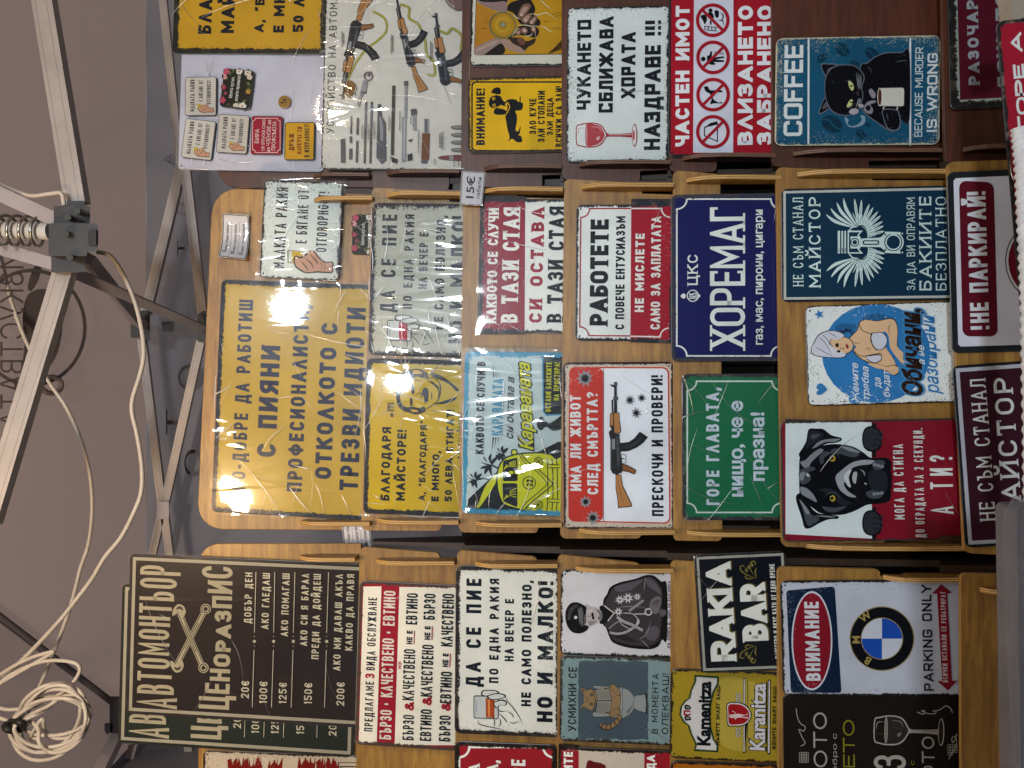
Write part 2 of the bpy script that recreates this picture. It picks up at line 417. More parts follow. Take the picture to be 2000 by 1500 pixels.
def clipy(q, lo, hi):
    for s, v in ((1, lo), (-1, -hi)):
        out = []
        for i in range(len(q)):
            a, b = q[i-1], q[i]; fa, fb = s*a.y-v, s*b.y-v
            if (fa >= 0) != (fb >= 0): out.append(a+(b-a)*(fa/(fa-fb)))
            if fb >= 0: out.append(b)
        q = out
        if len(q) < 3: return []
    return q

# ------------------------------------------------------------------ signs
CR = dict(A1=(880, 0, .22669), A2=(1290, 0, .22664), A3=(1600, 0, .26667), A4=(880, 330, .26005), A5=(880, 660, .26659), A6=(1290, 330, .25999),
          A7=(1290, 690, .26658), A8=(1600, 330, .26008), B1=(1600, 690, .26667), B2=(1600, 1060, .29326), B3=(1290, 1060, .29333), B4=(1070, 1060, .18),
          B5=(1070, 1260, .16005), B6=(1280, 1280, .14667), B7=(860, 1400, .24), B8=(380, 1440, .17), B9=(880, 0, .115), Z4=(330, 0, .3), Z5=(400, 330, .26), Z6=(380, 650, .27328),
          Z7=(220, 1040, .30675), Z8=(680, 1060, .29332), PX=(0, 0, 1), C7=(360, 380, .13333), C9=(1900, 0, .33333))
_sid = [0]
class Sign:
    def __init__(s, plane, corners, label, off=.004, pcol='#d4d8d2', bcol='#23242a', bcol2='#4a4238', margin=.006, amp=.010, rad=.011, specks=.5, rough=.33,
                 name='tin_sign', cat='sign', group='tin signs on the display racks', thick=.0012, ref=None, holes=True, bend=0):
        _sid[0] += 1; s.id = _sid[0]; s.seed = s.id*3.17 + .5
        pl = plane.off(off); s.pl = pl; P = [pl.at(*c) for c in corners]
        c = (P[0]+P[1]+P[2]+P[3])/4; n = pl.n
        ex = ((P[1]-P[0])+(P[2]-P[3])); ex = (ex - n*ex.dot(n)).normalized(); ey = n.cross(ex)
        s.W = ((P[1]-P[0]).length+(P[2]-P[3]).length)/2; s.H = ((P[0]-P[3]).length+(P[1]-P[2]).length)/2
        s.o = c - ex*s.W/2 - ey*s.H/2; s.ex, s.ey, s.n = ex, ey, n
        s.pcol, s.bcol, s.bcol2, s.margin, s.amp, s.specks, s.rough, s.rad = pcol, bcol, bcol2, margin, amp, specks, rough, rad
        s.ref = ref; s.crop = 'PX'; s.z = .0003; s.under = pcol; s.xf = None
        mw = Matrix.Identity(4)
        for i in range(3): mw[i][0] = ex[i]; mw[i][1] = ey[i]; mw[i][2] = n[i]; mw[i][3] = s.o[i]
        s.root = empty(name, None, label, cat, group, mw)
        s.mb = None; s.kx = s.W/max(1, math.dist(corners[0], corners[1]))
        # plate with rolled rounded corners
        m = MB(); r = s.rad; q = roundpoly([(0, 0), (s.W, 0), (s.W, s.H), (0, s.H)], r, 5)
        pm = print_mat(s, pcol, bcol); bm_ = mat('sign edge', bcol, .35)
        ins = .0012
        qi = roundpoly([(ins, ins), (s.W-ins, ins), (s.W-ins, s.H-ins), (ins, s.H-ins)], r-ins, 5)
        zt = lambda p, z: (p[0], p[1], z)
        m.face([zt(p, 0) for p in qi], pm)
        m.grid([[zt(p, -thick) for p in q], [zt(p, -.0004) for p in q], [zt(p, 0) for p in qi]], bm_, True, False)
        m.face([zt(p, -thick) for p in q][::-1], bm_)
        m.uv = [(v[0], v[1]) for v in m.v]
        m.build('plate', s.root)
        if holes:
            for hx, hy in ((1, 1), (-1, 1), (1, -1), (-1, -1)):
                h = MB(); cx = (s.W if hx < 0 else 0)+hx*.008; cy = (s.H if hy < 0 else 0)+hy*.008
                h.face([(cx+.0016*math.cos(a), cy+.0016*math.sin(a), .0002) for a in [k*math.pi/5 for k in range(10)]], M_hole)
                h.build('nail_hole', s.root)
    def P(s, p):
        x, y = p[0], p[1]
        if s.ref is not None:
            s.ref.crop = s.crop; s.ref.xf = s.xf; q = s.ref.P(p); return Vector((q.x*s.W/s.ref.W, q.y*s.H/s.ref.H))
        if s.xf: x, y = s.xf(x, y)
        a, b, k = CR[s.crop]; v = s.pl.at(a+x*k, b+y*k) - s.o
        return Vector((v.dot(s.ex), v.dot(s.ey)))
    def k(s, wpx):
        if s.ref is not None: return s.ref.k2(s.crop, wpx)*s.W/s.ref.W
        return CR[s.crop][2]*s.kx*wpx
    def k2(s, crop, wpx): return CR[crop][2]*s.kx*wpx
    def part(s, name):
        s.done(); s.mb = MB(); s.pname = name; return s
    def done(s):
        if s.mb is not None and s.mb.v:
            s.mb.uv = [(v[0], v[1]) for v in s.mb.v]; s.mb.build(s.pname, s.root)
        s.mb = None
    def add2(s, pts, col, dz=0):
        m = print_mat(s, col, s.under) if isinstance(col, str) else col
        if area(pts) < 0: pts = pts[::-1]
        s.mb.face([(p[0], p[1], s.z+dz) for p in pts], m)
    def fill(s, L, col):
        s.z += .00003
        m = print_mat(s, col, s.under)
        for t in tessellate_polygon([[Vector((p[0], p[1], 0)) for p in L]]):
            s.add2([L[i] for i in t], col)
    def poly(s, pts, col): s.fill([s.P(p) for p in pts], col)
    def rp(s, pts, r, col): s.fill([Vector(p) for p in roundpoly([s.P(p) for p in pts], s.k(r))], col)
    def blob(s, pts, col, n=5): s.fill([s.P(p) for p in crom(pts, n)], col)
    def circ(s, c, r, col, r2=None, n=28):
        r2 = r2 or r; s.fill([s.P((c[0]+r*math.cos(a), c[1]+r2*math.sin(a))) for a in [2*math.pi*k/n for k in range(n)]], col)
    def ring(s, c, r, wd, col, r2=None, n=32):
        r2 = r2 or r; s.line([(c[0]+r*math.cos(a), c[1]+r2*math.sin(a)) for a in [2*math.pi*k/n for k in range(n)]], wd, col, cl=True, sm=False)
    def line(s, pts, wd, col, cl=False, sm=True, tp=None):
        s.z += .00003
        if sm and len(pts) > 2: pts = crom(pts, 5, cl)
        f = None
        if tp == 1: f = lambda t: max(.12, 1-t)
        elif tp == 2: f = lambda t: max(.15, math.sin(math.pi*min(max(t, .02), .98)))
        for q in stroke_quads([s.P(p) for p in pts], cl, s.k(wd)/2, 0, f): s.add2(q, col)
    def T(s, text, xb, y0, y1, h, col, w=.2, xb2=None, sf=0, rv=.34, rh=.5, sp=.16, dz=.0003, bow=0, top=False, name='lettering', cl=False, out=None):
        """one line of stroke lettering: baseline from pixel (xb,y0) to (xb2,y1), cap height h pixels"""
        own = s.mb is None
        if own: s.part(name)
        xb2 = xb if xb2 is None else xb2
        a, b = s.P((xb, y0)), s.P((xb2, y1)); by = (a.y+b.y)/2; hh = abs(s.P((xb-h, y0)).y-a.y); T = w*hh; tot = b.x-a.x; X = a.x
        if cl: text = text.replace('Л', 'л')
        gap = sp*hh; sw = sum(.5 if ch == ' ' else G_[ch][0] for ch in text); nn = sum(1 for ch in text if ch != ' ')
        fx = sum(1 for ch in text if ch != ' ' and G_[ch][0]*1.0 < .2)
        ng = len(text)-1
        Sx = (tot-gap*ng-fx*T)/max(sw*hh, 1e-6)
        if Sx < .3: gap = max(.04*hh, (tot-fx*T-.34*sw*hh)/max(ng, 1)); Sx = max(.2, (tot-gap*ng-fx*T)/(sw*hh))
        T = min(T, .36*.86*Sx*hh)
        Sx = max(.2, (tot-gap*ng-fx*T)/max(sw*hh, 1e-6))
        s.z += .00004; z0 = s.z
        for idx, ch in enumerate(text):
            if ch == ' ': X += .5*Sx*hh+gap; continue
            gw = G_[ch][0]; wi = T if gw < .2 else max(gw*Sx*hh, T*1.5)
            t = ((X+wi/2-a.x)/max(tot, 1e-6))*2-1; hg = hh*(1+bow*t*t); yb = by if not top else by+hh-hg
            Tv = min(T, hg*.2) if gw >= .2 else T
            gx = (lambda x: X+T/2+x*(wi-T)) if wi > T else (lambda x: X+T/2+(x-.5)*T*.6)
            gy = lambda y: yb + (T/2+y*(hg-T) if 0 <= y <= 1 else (y*hg if y < 0 else hg*(y)-T/2))
            lo, hi = yb, yb+hg
            for si, (pts, c2) in enumerate(strokes(ch)):
                ys = [p[1] for p in pts]
                l2 = yb-.22*hg if min(ys) < 0 else lo; h2 = yb+1.4*hg if max(ys) > 1 else hi
                rp = rounded(pts, c2, rh, rv*(wi/hg if rv > 1 else 1)) if rv > 0 else [(p[0], p[1]) for p in pts]
                lp = [(gx(p[0]), gy(p[1])) for p in rp]
                diag = max(ys)-min(ys) > .3
                ee = []
                for e, nb in ((pts[0], pts[1]), (pts[-1], pts[-2])):
                    hz = abs(e[1]-nb[1]) < .02; open_ = (not hz) and e[1] not in (0., 1.) and -.01 < e[1] < 1.01 and ch != '·'
                    ee.append(0.0 if open_ else (T*.5 if hz or ch in 'КЖ' else T*.62))
                for q in stroke_quads(lp, c2, T/2, ee[0], None, ee[1]):
                    q = clipy(q, l2, h2)
                    if len(q) > 2: s.add2(q, col, si*.00001)
                if sf and not c2:
                    for e, nb in ((pts[0], pts[1]), (pts[-1], pts[-2])):
                        if e[1] in (0.0, 1.0) and abs(nb[1]-e[1]) > .2:
                            cx, cy = gx(e[0]), yb+e[1]*hg; sh = T*.42*sf**.5; sw_ = T*(.5+.62*sf)
                            y0_, y1_ = (cy, cy+sh) if e[1] == 0 else (cy-sh, cy)
                            s.add2([Vector((cx-sw_, y0_)), Vector((cx+sw_, y0_)), Vector((cx+sw_, y1_)), Vector((cx-sw_, y1_))], col, .00005+si*.00001)
                        elif e[0] == 1.0 and abs(nb[1]-e[1]) < .05 and ch in 'ЕГТБСFEL' and e[1] in (0., 1.):
                            cx, cy = gx(1)+T*.5, yb+e[1]*hg; sh = hg*.22
                            y0_, y1_ = (cy, cy+sh) if e[1] == 0 else (cy-sh, cy)
                            s.add2([Vector((cx-T*.55, y0_)), Vector((cx, y0_)), Vector((cx, y1_)), Vector((cx-T*.55, y1_))], col, .00005+si*.00001)
                    if ch == 'Т' and pts[0] == (0., 1., False):
                        for cx, d in ((gx(0)-T*.5, 1), (gx(1)+T*.5, -1)):
                            s.add2([Vector(q) for q in ((cx, yb+hg*.74), (cx+d*T*.6, yb+hg*.74), (cx+d*T*.6, yb+hg), (cx, yb+hg))], col, .00005)
            X += wi+gap
        s.z = z0+.00008
        if own: s.done()
    def F(s, text, xb, y0, y1, h, col, xb2=None, bold=.0, shear=0, name='lettering', sl=None):
        """one line in the built-in outline font, fitted between the two pixel ends (for lower case and italics); h = cap height"""
        own = s.mb is None
        if own: s.part(name)
        xb2 = xb if xb2 is None else xb2
        a, b = s.P((xb, y0)), s.P((xb2, y1)); hh = abs(s.P((xb-h, y0)).y-a.y)
        vs, fs = font_mesh(text, bold); xs = [v[0]+v[1]*shear for v in vs]; mn, mx = min(xs), max(xs); kx = (b.x-a.x)/(mx-mn); ky = hh/.73
        s.z += .00006; m = print_mat(s, col, s.under); bi = len(s.mb.v); mi = s.mb.mi(m)
        dy = (b.y-a.y) if sl else 0; by = a.y if sl else (a.y+b.y)/2
        for v in vs:
            lx = (v[0]+v[1]*shear-mn)*kx; s.mb.v.append((a.x+lx, by+v[1]*ky+dy*lx/(b.x-a.x), s.z))
        for f in fs: s.mb.f.append(tuple(bi+i for i in f)); s.mb.m.append(mi); s.mb.sm.append(False)
        if own: s.done()
    def sleeve(s, mt=None, ex=.006, amp=.0016, gap=.0022, top=0):
        mt = mt or M_sleeve; m = MB(); nx, ny = max(8, int(s.W/.012)), max(8, int(s.H/.012)); rnd = random.Random(s.id)
        ph = [(rnd.uniform(-22, 22), rnd.uniform(-22, 22), rnd.uniform(0, 6), rnd.uniform(.3, 1)) for _ in range(4)]
        rows = []
        for j in range(ny+1):
            r = []
            for i in range(nx+1):
                x = -ex+(s.W+2*ex)*i/nx; y = -ex+(s.H+2*ex+top)*j/ny
                z = .35*sum(w_*(1+math.sin(a*x+b*y+c)) for a, b, c, w_ in ph)/4
                ed = min(i, nx-i, j, ny-j)
                r.append((x, y, s.z+gap+amp*(z if ed else rnd.uniform(-.25, .5))))
            rows.append(r)
        m.grid(rows, mt)
        n = int((s.W*s.H/.06)*amp*11000) if amp > .0024 else 3
        n = min(n, 42)
        for _ in range(n):      # folds pressed into the film: slim raised ridges
            if rnd.random() < .45: x, y = rnd.choice([(rnd.uniform(0, s.W), rnd.choice([.004, s.H-.004])), (rnd.choice([.004, s.W-.004]), rnd.uniform(0, s.H))])
            else: x, y = rnd.uniform(.05, .95)*s.W, rnd.uniform(.05, .95)*s.H
            a = rnd.choice([.35, 2.5, 0, 1.2])+rnd.uniform(-.5, .5); a = a if rnd.random() < .5 else a+math.pi; L_ = rnd.uniform(.015, .11)*(1 if rnd.random() < .7 else 1.6); wd = rnd.uniform(.0004, .0014); cv = rnd.uniform(-9, 9); hh = rnd.uniform(.0004, .0022); rs = []
            for i in range(13):
                t = i/12; w_ = wd*max(.08, math.sin(math.pi*t)**.7); zz = s.z+gap+amp*.75+hh*math.sin(math.pi*t)
                x_ = min(max(x, 0), s.W); y_ = min(max(y, 0), s.H)
                rs.append([(x_-math.sin(a)*w_*math.cos(q), y_+math.cos(a)*w_*math.cos(q), zz+w_*.75*math.sin(q)) for q in (math.pi*k/4 for k in range(5))])
                x += math.cos(a)*L_/12; y += math.sin(a)*L_/12; a += cv*L_/12
            m.grid(rs, M_crease)
        m.build('plastic_sleeve', s.root)
_fc = {}
def font_mesh(text, bold):
    if (text, bold) in _fc: return _fc[(text, bold)]
    c = bpy.data.curves.new('t', 'FONT'); c.body = text; c.offset = bold; c.resolution_u = 3
    o = bpy.data.objects.new('t', c); me = bpy.data.meshes.new_from_object(o)
    r = ([(v.co.x, v.co.y) for v in me.vertices], [tuple(p.vertices) for p in me.polygons])
    bpy.data.objects.remove(o); bpy.data.curves.remove(c); bpy.data.meshes.remove(me)
    _fc[(text, bold)] = r; return r
def aff3(src, dst):
    (x0, y0), (x1, y1), (x2, y2) = src; d = (x1-x0)*(y2-y0)-(x2-x0)*(y1-y0)
    def f(x, y):
        u = ((x-x0)*(y2-y0)-(x2-x0)*(y-y0))/d; v = ((x1-x0)*(y-y0)-(x-x0)*(y1-y0))/d
        return tuple(dst[0][i]+u*(dst[1][i]-dst[0][i])+v*(dst[2][i]-dst[0][i]) for i in (0, 1))
    return f
# ------------------------------------------------------------------ ground
gm = noisy('grey asphalt', '#4a4846', '#5c5a57', 18, .9)
m = MB(); m.face([(-30, -30, 0), (30, -30, 0), (30, 30, 0), (-30, 30, 0)], gm); tag(m.build('ground'), 'grey asphalt ground under the stall', None, None, 'structure')

# ------------------------------------------------------------------ canopy tent
M_fab = noisy('taupe tent fabric', '#857a76', '#776d6a', 3.0, .85, bump=.15)
M_wall = noisy('grey tent wall fabric', '#6c686c', '#5f5b60', 2.2, .85, bump=.12)
translucent(M_fab, .38, '#93807a'); translucent(M_wall, .24, '#7e7a80')
M_fprint = mat('print showing through fabric', '#6a5f5e', .9)
M_wprint = mat('faint wall print', '#59555b', .9)
YB, ZE, XL, XR, YF = 2.1, 2.5, -.95, 2.65, -1.5
PK = Vector((.85, .3, 2.95))
tent = empty('canopy_tent', (.85, .3, 0), 'taupe fabric canopy with printed roof and grey back wall over the sign racks', 'tent')
TO = tent.location.copy()
def tpart(mb, name): o = mb.build(name, None, origin=TO); o.location = (0, 0, 0); o.parent = tent; return o
c4 = [Vector((XL, YB, ZE)), Vector((XR, YB, ZE)), Vector((XR, YF, ZE)), Vector((XL, YF, ZE))]
def sag(a, b, c, n, dep):
    rows = []
    for i in range(n+1):
        r = []
        for j in range(n+1):
            p = (a+(b-a)*(j/n))*(1-i/n) + c*(i/n); t = (i/n)*(1-i/n)*4
            p.z -= dep*t*(.6+.4*math.sin(j*1.3+i*.7)); r.append(p)
        rows.append(r)
    return rows
m = MB()
for i in range(4): m.grid(sag(c4[i], c4[(i+1) % 4], PK, 14, .02 if i else .006), M_fab)
for i in range(4): m.tube([c4[i]+(PK-c4[i])*t - Vector((0, 0, .012)) for t in (0, .5, 1)], .008, M_wprint, 8)
tpart(m, 'roof')
def wallgrid(a, b, z0, z1, nx, name):
    m = MB(); rows = []
    nrm = Vector((-(b-a).y, (b-a).x, 0)).normalized()
    for i in range(9):
        r = []
        for j in range(nx+1):
            p = a+(b-a)*(j/nx); p = Vector((p.x, p.y, z0+(z1-z0)*i/8)); r.append(p+nrm*.008*math.sin(j*1.7+i*.4)*(1-i/10))
        rows.append(r)
    m.grid(rows, M_wall); tpart(m, name)
wallgrid(Vector((XL, YB, 0)), Vector((XR, YB, 0)), .02, ZE, 44, 'back_wall')
wallgrid(Vector((XL, YF+1.9, 0)), Vector((XL, YB, 0)), .02, ZE, 20, 'side_wall')
wallgrid(Vector((XR, YF+1.2, 0)), Vector((XR, YB, 0)), .02, ZE, 20, 'side_wall')
nb = (c4[1]-c4[0]).cross(PK-c4[0]).normalized()
if nb.z > 0: nb = -nb
roofp = Plane(c4[0] + nb*.018, nb)
m = MB()
vs, fs = font_mesh('ИЗКУСТВАТА', -.004); mxx = max(v[0] for v in vs)
b0 = len(m.v); mi = m.mi(M_fprint)
m.v += [tuple(roofp.at(46 - v[1]/.73*46, 490 + v[0]/mxx*345)) for v in vs]
for f in fs: m.f.append(tuple(b0+i for i in f)); m.m.append(mi); m.sm.append(False)
def onroof(pts, wd, cl):
    for q in stroke_quads([Vector(p) for p in pts], cl, wd/2): m.face([roofp.at(p.x, p.y) for p in q], M_fprint)
onroof([(62+104*math.cos(a), 640+112*math.sin(a)) for a in [math.pi*2*k/40 for k in range(40)]], 7, True)
bl = crom([(55, 575), (90, 565), (118, 590), (122, 640), (112, 690), (92, 720), (62, 735), (45, 715), (48, 670), (44, 620)], 4)
for t in tessellate_polygon([[Vector((p[0], p[1], 0)) for p in bl]]): m.face([roofp.off(-.004).at(*bl[i]) for i in t], M_fprint)
bl = crom([(66, 522), (80, 520), (76, 545), (62, 568), (54, 560)], 4)
for t in tessellate_polygon([[Vector((p[0], p[1], 0)) for p in bl]]): m.face([roofp.off(-.004).at(*bl[i]) for i in t], M_fprint)
ring_ = MB(); tpart(m, 'roof_print')
wp = Plane((0, YB-.02, 0), (0, -1, 0)); m = MB()
for ch, xb, y0, y1, h in (('А', 338, 322, 300, 18), ('С', 366, 420, 396, 20), ('Т', 362, 500, 470, 16), ('О', 392, 762, 712, 44), ('О', 394, 930, 878, 34), ('Т', 350, 850, 800, 26)):
    vs, fs = font_mesh(ch, 0); mxx = max(v[0] for v in vs); mnx = min(v[0] for v in vs); b0 = len(m.v); mi = m.mi(M_wprint)
    m.v += [tuple(wp.at(xb - v[1]/.73*h, y0 - (mxx-v[0])/(mxx-mnx)*(y0-y1))) for v in vs]
    for f in fs: m.f.append(tuple(b0+i for i in f)); m.m.append(mi); m.sm.append(False)
    tpart(m, 'wall_print'); m = MB()
# grommet where the cable passes the roof
m = MB(); gc = roofp.off(.01)
m.tube([gc.at(100+20*math.cos(a), 752+16*math.sin(a)) for a in [2*math.pi*k/24 for k in range(25)]], .006, M_fprint, 8); tpart(m, 'grommet')

# ------------------------------------------------------------------ folding frame of the canopy
M_groove = mat('bar groove', '#7d7672', .5)
fr = empty('scissor_truss', (.2, 1.5, 2.36), 'aluminium scissor truss with black joints and a spring under the canopy roof', 'truss')
FO = fr.location.copy()
def at(x, y, Y): return CAM + ray(x, y)*Y
def fpart(mb, name): o = mb.build(name, None, origin=FO); o.location = (0, 0, 0); o.parent = fr; return o
def fbar(a, b, Ya, Yb, wpx, mt, name='truss_bar', groove=True):
    m = MB(); A, B = at(*a, Ya), at(*b, Yb); wd = wpx/F*(Ya+Yb)/2
    m.bar(A, B, wd, wd*.55, mt)
    if groove:
        t = (B-A).normalized(); u = Vector((0, -1, 0)); u = (u-t*u.dot(t)).normalized(); q = t.cross(u)
        for sgn in (.22, -.3): m.bar(A+u*wd*.272+q*wd*sgn, B+u*wd*.272+q*wd*sgn, wd*.022, wd*.02, M_groove)
    return fpart(m, name)
fbar((152, 400), (80, -40), 1.5, 1.5, 40, M_alu); fbar((132, 515), (-20, 1020), 1.5, 1.42, 38, M_alu)
fbar((-30, 365), (145, 445), 1.44, 1.52, 28, M_greybar, groove=False); fbar((-20, 480), (120, 520), 1.55, 1.55, 24, M_greybar, groove=False)
fbar((165, 500), (272, 632), 1.56, 1.92, 34, M_greybar, groove=False); fbar((150, 535), (396, 642), 1.54, 1.93, 18, M_greybar, groove=False)
for a, b, ww in (((357, 318), (286, 612), 19), ((362, 318), (397, 618), 18), ((278, 662), (318, 992), 16), ((393, 666), (321, 992), 16), ((316, -30), (352, 320), 15),
                 ((384, -30), (366, 320), 15), ((321, 985), (294, 1100), 15), ((320, 985), (334, 1100), 15), ((336, 1095), (372, 1500), 15), ((292, 1095), (240, 1390), 15)):
    fbar(a, b, 1.99, 1.99 if ww != 16 else 2.0, ww, M_alu)
fbar((236, 1425), (185, 1530), 1.95, 1.8, 26, M_greybar, groove=False); fbar((262, 1455), (240, 1540), 1.98, 1.9, 18, M_greybar, groove=False); fbar((372, 1450), (318, 1510), 2.02, 2.0, 15, M_blacktape, 'strap', False)
def box(m, x0, y0, x1, y1, Y, dep, mt, r=3):
    pts = roundpoly([tuple(at(x0, y0, Y)), tuple(at(x1, y0, Y)), tuple(at(x1, y1, Y)), tuple(at(x0, y1, Y))], r/F*Y, 3)
    m.prism(pts, ray((x0+x1)/2, (y0+y1)/2)*dep, mt)
m = MB(); box(m, 105, 402, 176, 456, 1.46, .05, M_blackpl); box(m, 95, 436, 170, 500, 1.43, .06, M_blackpl); box(m, 100, 480, 166, 532, 1.46, .05, M_blackpl); box(m, 165, 436, 192, 492, 1.42, .05, M_blackpl, 8)
box(m, 172, 448, 188, 480, 1.415, .004, M_blacktape); box(m, 130, 392, 165, 404, 1.47, .04, M_blackpl); fpart(m, 'hub_joint')
for x, y in ((150, 412), (128, 456), (136, 502), (132, 424)):
    m = MB(); m.tube([at(x, y, 1.412), at(x, y, 1.46)], .006, M_steel, 8); fpart(m, 'bolt')
m = MB(); m.tube([at(-40, 447, 1.5), at(98, 452, 1.5)], .017, mat('white centre tube', '#b9b7b4', .4), 16); fpart(m, 'centre_pole')
m = MB(); pts = []
for k in range(0, 121):
    t = k/120; a = t*2*math.pi*5.2; c = at(-30+t*118, 449+t*3, 1.5); pts.append(c+Vector((math.cos(a)*.029, math.sin(a)*.029, 0)))
m.tube(pts, .0032, M_steel, 8); fpart(m, 'spring')
for x0, y0, x1, y1, Y in ((274, 606, 293, 666, 1.96), (386, 612, 402, 668, 1.96), (255, 628, 276, 660, 1.97), (316, 628, 340, 648, 1.97), (214, 1360, 241, 1432, 1.9), (204, 1412, 222, 1430, 1.9), (306, 980, 330, 1014, 1.97)):
    m = MB(); box(m, x0, y0, x1, y1, Y, .04, M_blackpl if x0 < 300 or x0 > 380 or x0 == 316 else M_greybar)
    fpart(m, 'bracket')

# ------------------------------------------------------------------ cables
def cable(pts, Y, r, name, label, grp=None, n=6):
    m = MB(); P = [at(p[0], p[1], p[2] if len(p) > 2 else Y) for p in pts]; P = [Vector(p) for p in crom([tuple(p) for p in P], n, False)]
    o = P[0].copy(); m.tube(P, r, M_cable, 10); return tag(m.build(name, None, origin=o), label, 'cable', grp)
cg = 'white cables hanging under the canopy'
cable([(-25, 480), (0, 512), (25, 598), (48, 660), (68, 700), (98, 750), (130, 797), (158, 860), (176, 930), (180, 1000), (172, 1065), (157, 1110), (142, 1170), (122, 1230), (104, 1275), (84, 1325), (62, 1372), (44, 1405)], 1.68, .0040, 'power_cable', 'thin white cable running through the roof grommet down to the coil', cg)
cable([(190, 492), (215, 500), (240, 535), (262, 585), (276, 640), (281, 690), (274, 730), (260, 775), (258, 805), (268, 850), (277, 910), (276, 960), (262, 1000), (236, 1050), (205, 1088), (180, 1130), (150, 1170), (120, 1208), (80, 1252), (40, 1292), (-20, 1345)], 1.6, .0046, 'power_cable', 'white cable looping from the black hub joint past the far truss', cg)
cable([(-20, 352), (20, 368), (60, 382), (100, 378), (120, 378), (125, 402)], 1.47, .004, 'power_cable', 'short grey cable tucked behind the roof bar above the hub', cg)
rnd = random.Random(7); pts = [(-25, 1335), (20, 1305), (60, 1285), (100, 1273)]
pts += [(100, 1276), (60, 1300), (0, 1335), (-10, 1345), (20, 1318), (84, 1292), (140, 1293), (156, 1308), (140, 1336), (110, 1360), (70, 1378), (20, 1386), (-15, 1380), (-20, 1392), (30, 1410)]
k = 0
for lp in range(8):
    cx, cy = 110+rnd.uniform(-16, 20), 1410+rnd.uniform(-14, 14); rx, ry = 66+rnd.uniform(-30, 22), 54+rnd.uniform(-20, 16)
    for a in range(10):
        t = -2.6+a*2*math.pi/10; pts.append((cx+rx*math.cos(t)-.25*ry*math.sin(t), cy+ry*math.sin(t), 1.55+.02*math.sin(t+lp)+rnd.uniform(-.012, .012)))
pts += [(60, 1440), (78, 1442)]
cl = cable(pts, 1.56, .0038, 'coiled_cable', 'bundle of white cable coiled and tied under the left of the canopy', None, 5)
m = MB(); o = cl.location; m.tube([at(28+18*math.cos(a), 1418+9*math.sin(a), 1.545+.02*math.sin(a*2)) for a in [2*math.pi*i/16 for i in range(17)]], .007, M_blacktape, 8)
tt = m.build('tie', None, origin=o); tt.location = (0, 0, 0); tt.parent = cl

# ------------------------------------------------------------------ stepped plywood racks
LEAN = R(4)
def tier(D, xm): return Plane((0, D, CAMZ + (1000-xm)/F*D), (0, -math.cos(LEAN), math.sin(LEAN)))
TM = [tier(d, x) for d, x in ((1.49, 560), (1.455, 812), (1.425, 1000), (1.39, 1202), (1.36, 1415), (1.315, 1690), (1.26, 1960))]
TR = [tier(d, x) for d, x in ((1.60, 560), (1.565, 812), (1.53, 1000), (1.49, 1202), (1.455, 1415), (1.41, 1670), (1.35, 1950))]
TL = [tier(d, x) for d, x in ((1.45, 540), (1.42, 790), (1.385, 987), (1.35, 1197), (1.32, 1415), (1.28, 1695), (1.23, 1960))]
M_rail = plywood('shade toned rail', '#3c2a1c', '#2c1e14', '#1c130c')  # shade between the racks put into the rail colour, darker than the boards
def rack(label, tiers, wood, boards, cheeks, rails, wpx):
    o = (tiers[3].p + Vector(((750-wpx)/F*tiers[3].p.y, .15, 0))); o.z = 0
    root = empty('display_rack', o, label, 'display rack', 'stepped plywood display racks')
    wm, we, wc = WOOD[wood]
    def put(mb, nm):
        ob = weld(mb.build(nm, None, origin=o)); ob.location = (0, 0, 0); ob.parent = root; return ob
    for ti, pts, r in boards:
        pl = tiers[ti].off(-.001); m = MB()
        q = roundpoly([tuple(pl.at(*p)) for p in pts], [k/F*pl.p.y for k in r] if isinstance(r, list) else r/F*pl.p.y, 6)
        m.prism(q, -pl.n*.009, wm, we); ob = put(m, 'board')
        b = ob.modifiers.new('bevel', 'BEVEL'); b.width = .0012; b.segments = 2; b.limit_method = 'ANGLE'; b.angle_limit = R(50)
    for ti, y, xa, xb in cheeks:
        pl = tiers[ti]; A, B = pl.at(xb, y), pl.at(xa, y); L_ = B-A; f = pl.n; m = MB()
        prof = [(0, -.003), (0, .030), (.3, .032), (.6, .033), (.8, .030), (.92, .021), (1.0, .009), (.985, .004), (.80, .009), (.74, .004), (.7, -.003)]
        q = [tuple(A + L_*t + f*d - Vector((.004, 0, 0))) for t, d in prof]
        m.prism(q, (.008, 0, 0), wm, wc); ob = put(m, 'cheek')
        b = ob.modifiers.new('bevel', 'BEVEL'); b.width = .001; b.segments = 2; b.limit_method = 'ANGLE'; b.angle_limit = R(50)
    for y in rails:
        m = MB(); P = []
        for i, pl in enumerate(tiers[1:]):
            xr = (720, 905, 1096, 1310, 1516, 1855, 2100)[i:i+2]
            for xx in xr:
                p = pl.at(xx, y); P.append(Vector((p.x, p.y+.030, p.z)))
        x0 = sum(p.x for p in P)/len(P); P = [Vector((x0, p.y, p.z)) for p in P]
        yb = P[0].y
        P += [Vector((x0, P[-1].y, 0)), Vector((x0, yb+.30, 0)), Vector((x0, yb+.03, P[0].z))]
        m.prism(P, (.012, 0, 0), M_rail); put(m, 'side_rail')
    return root, o, put
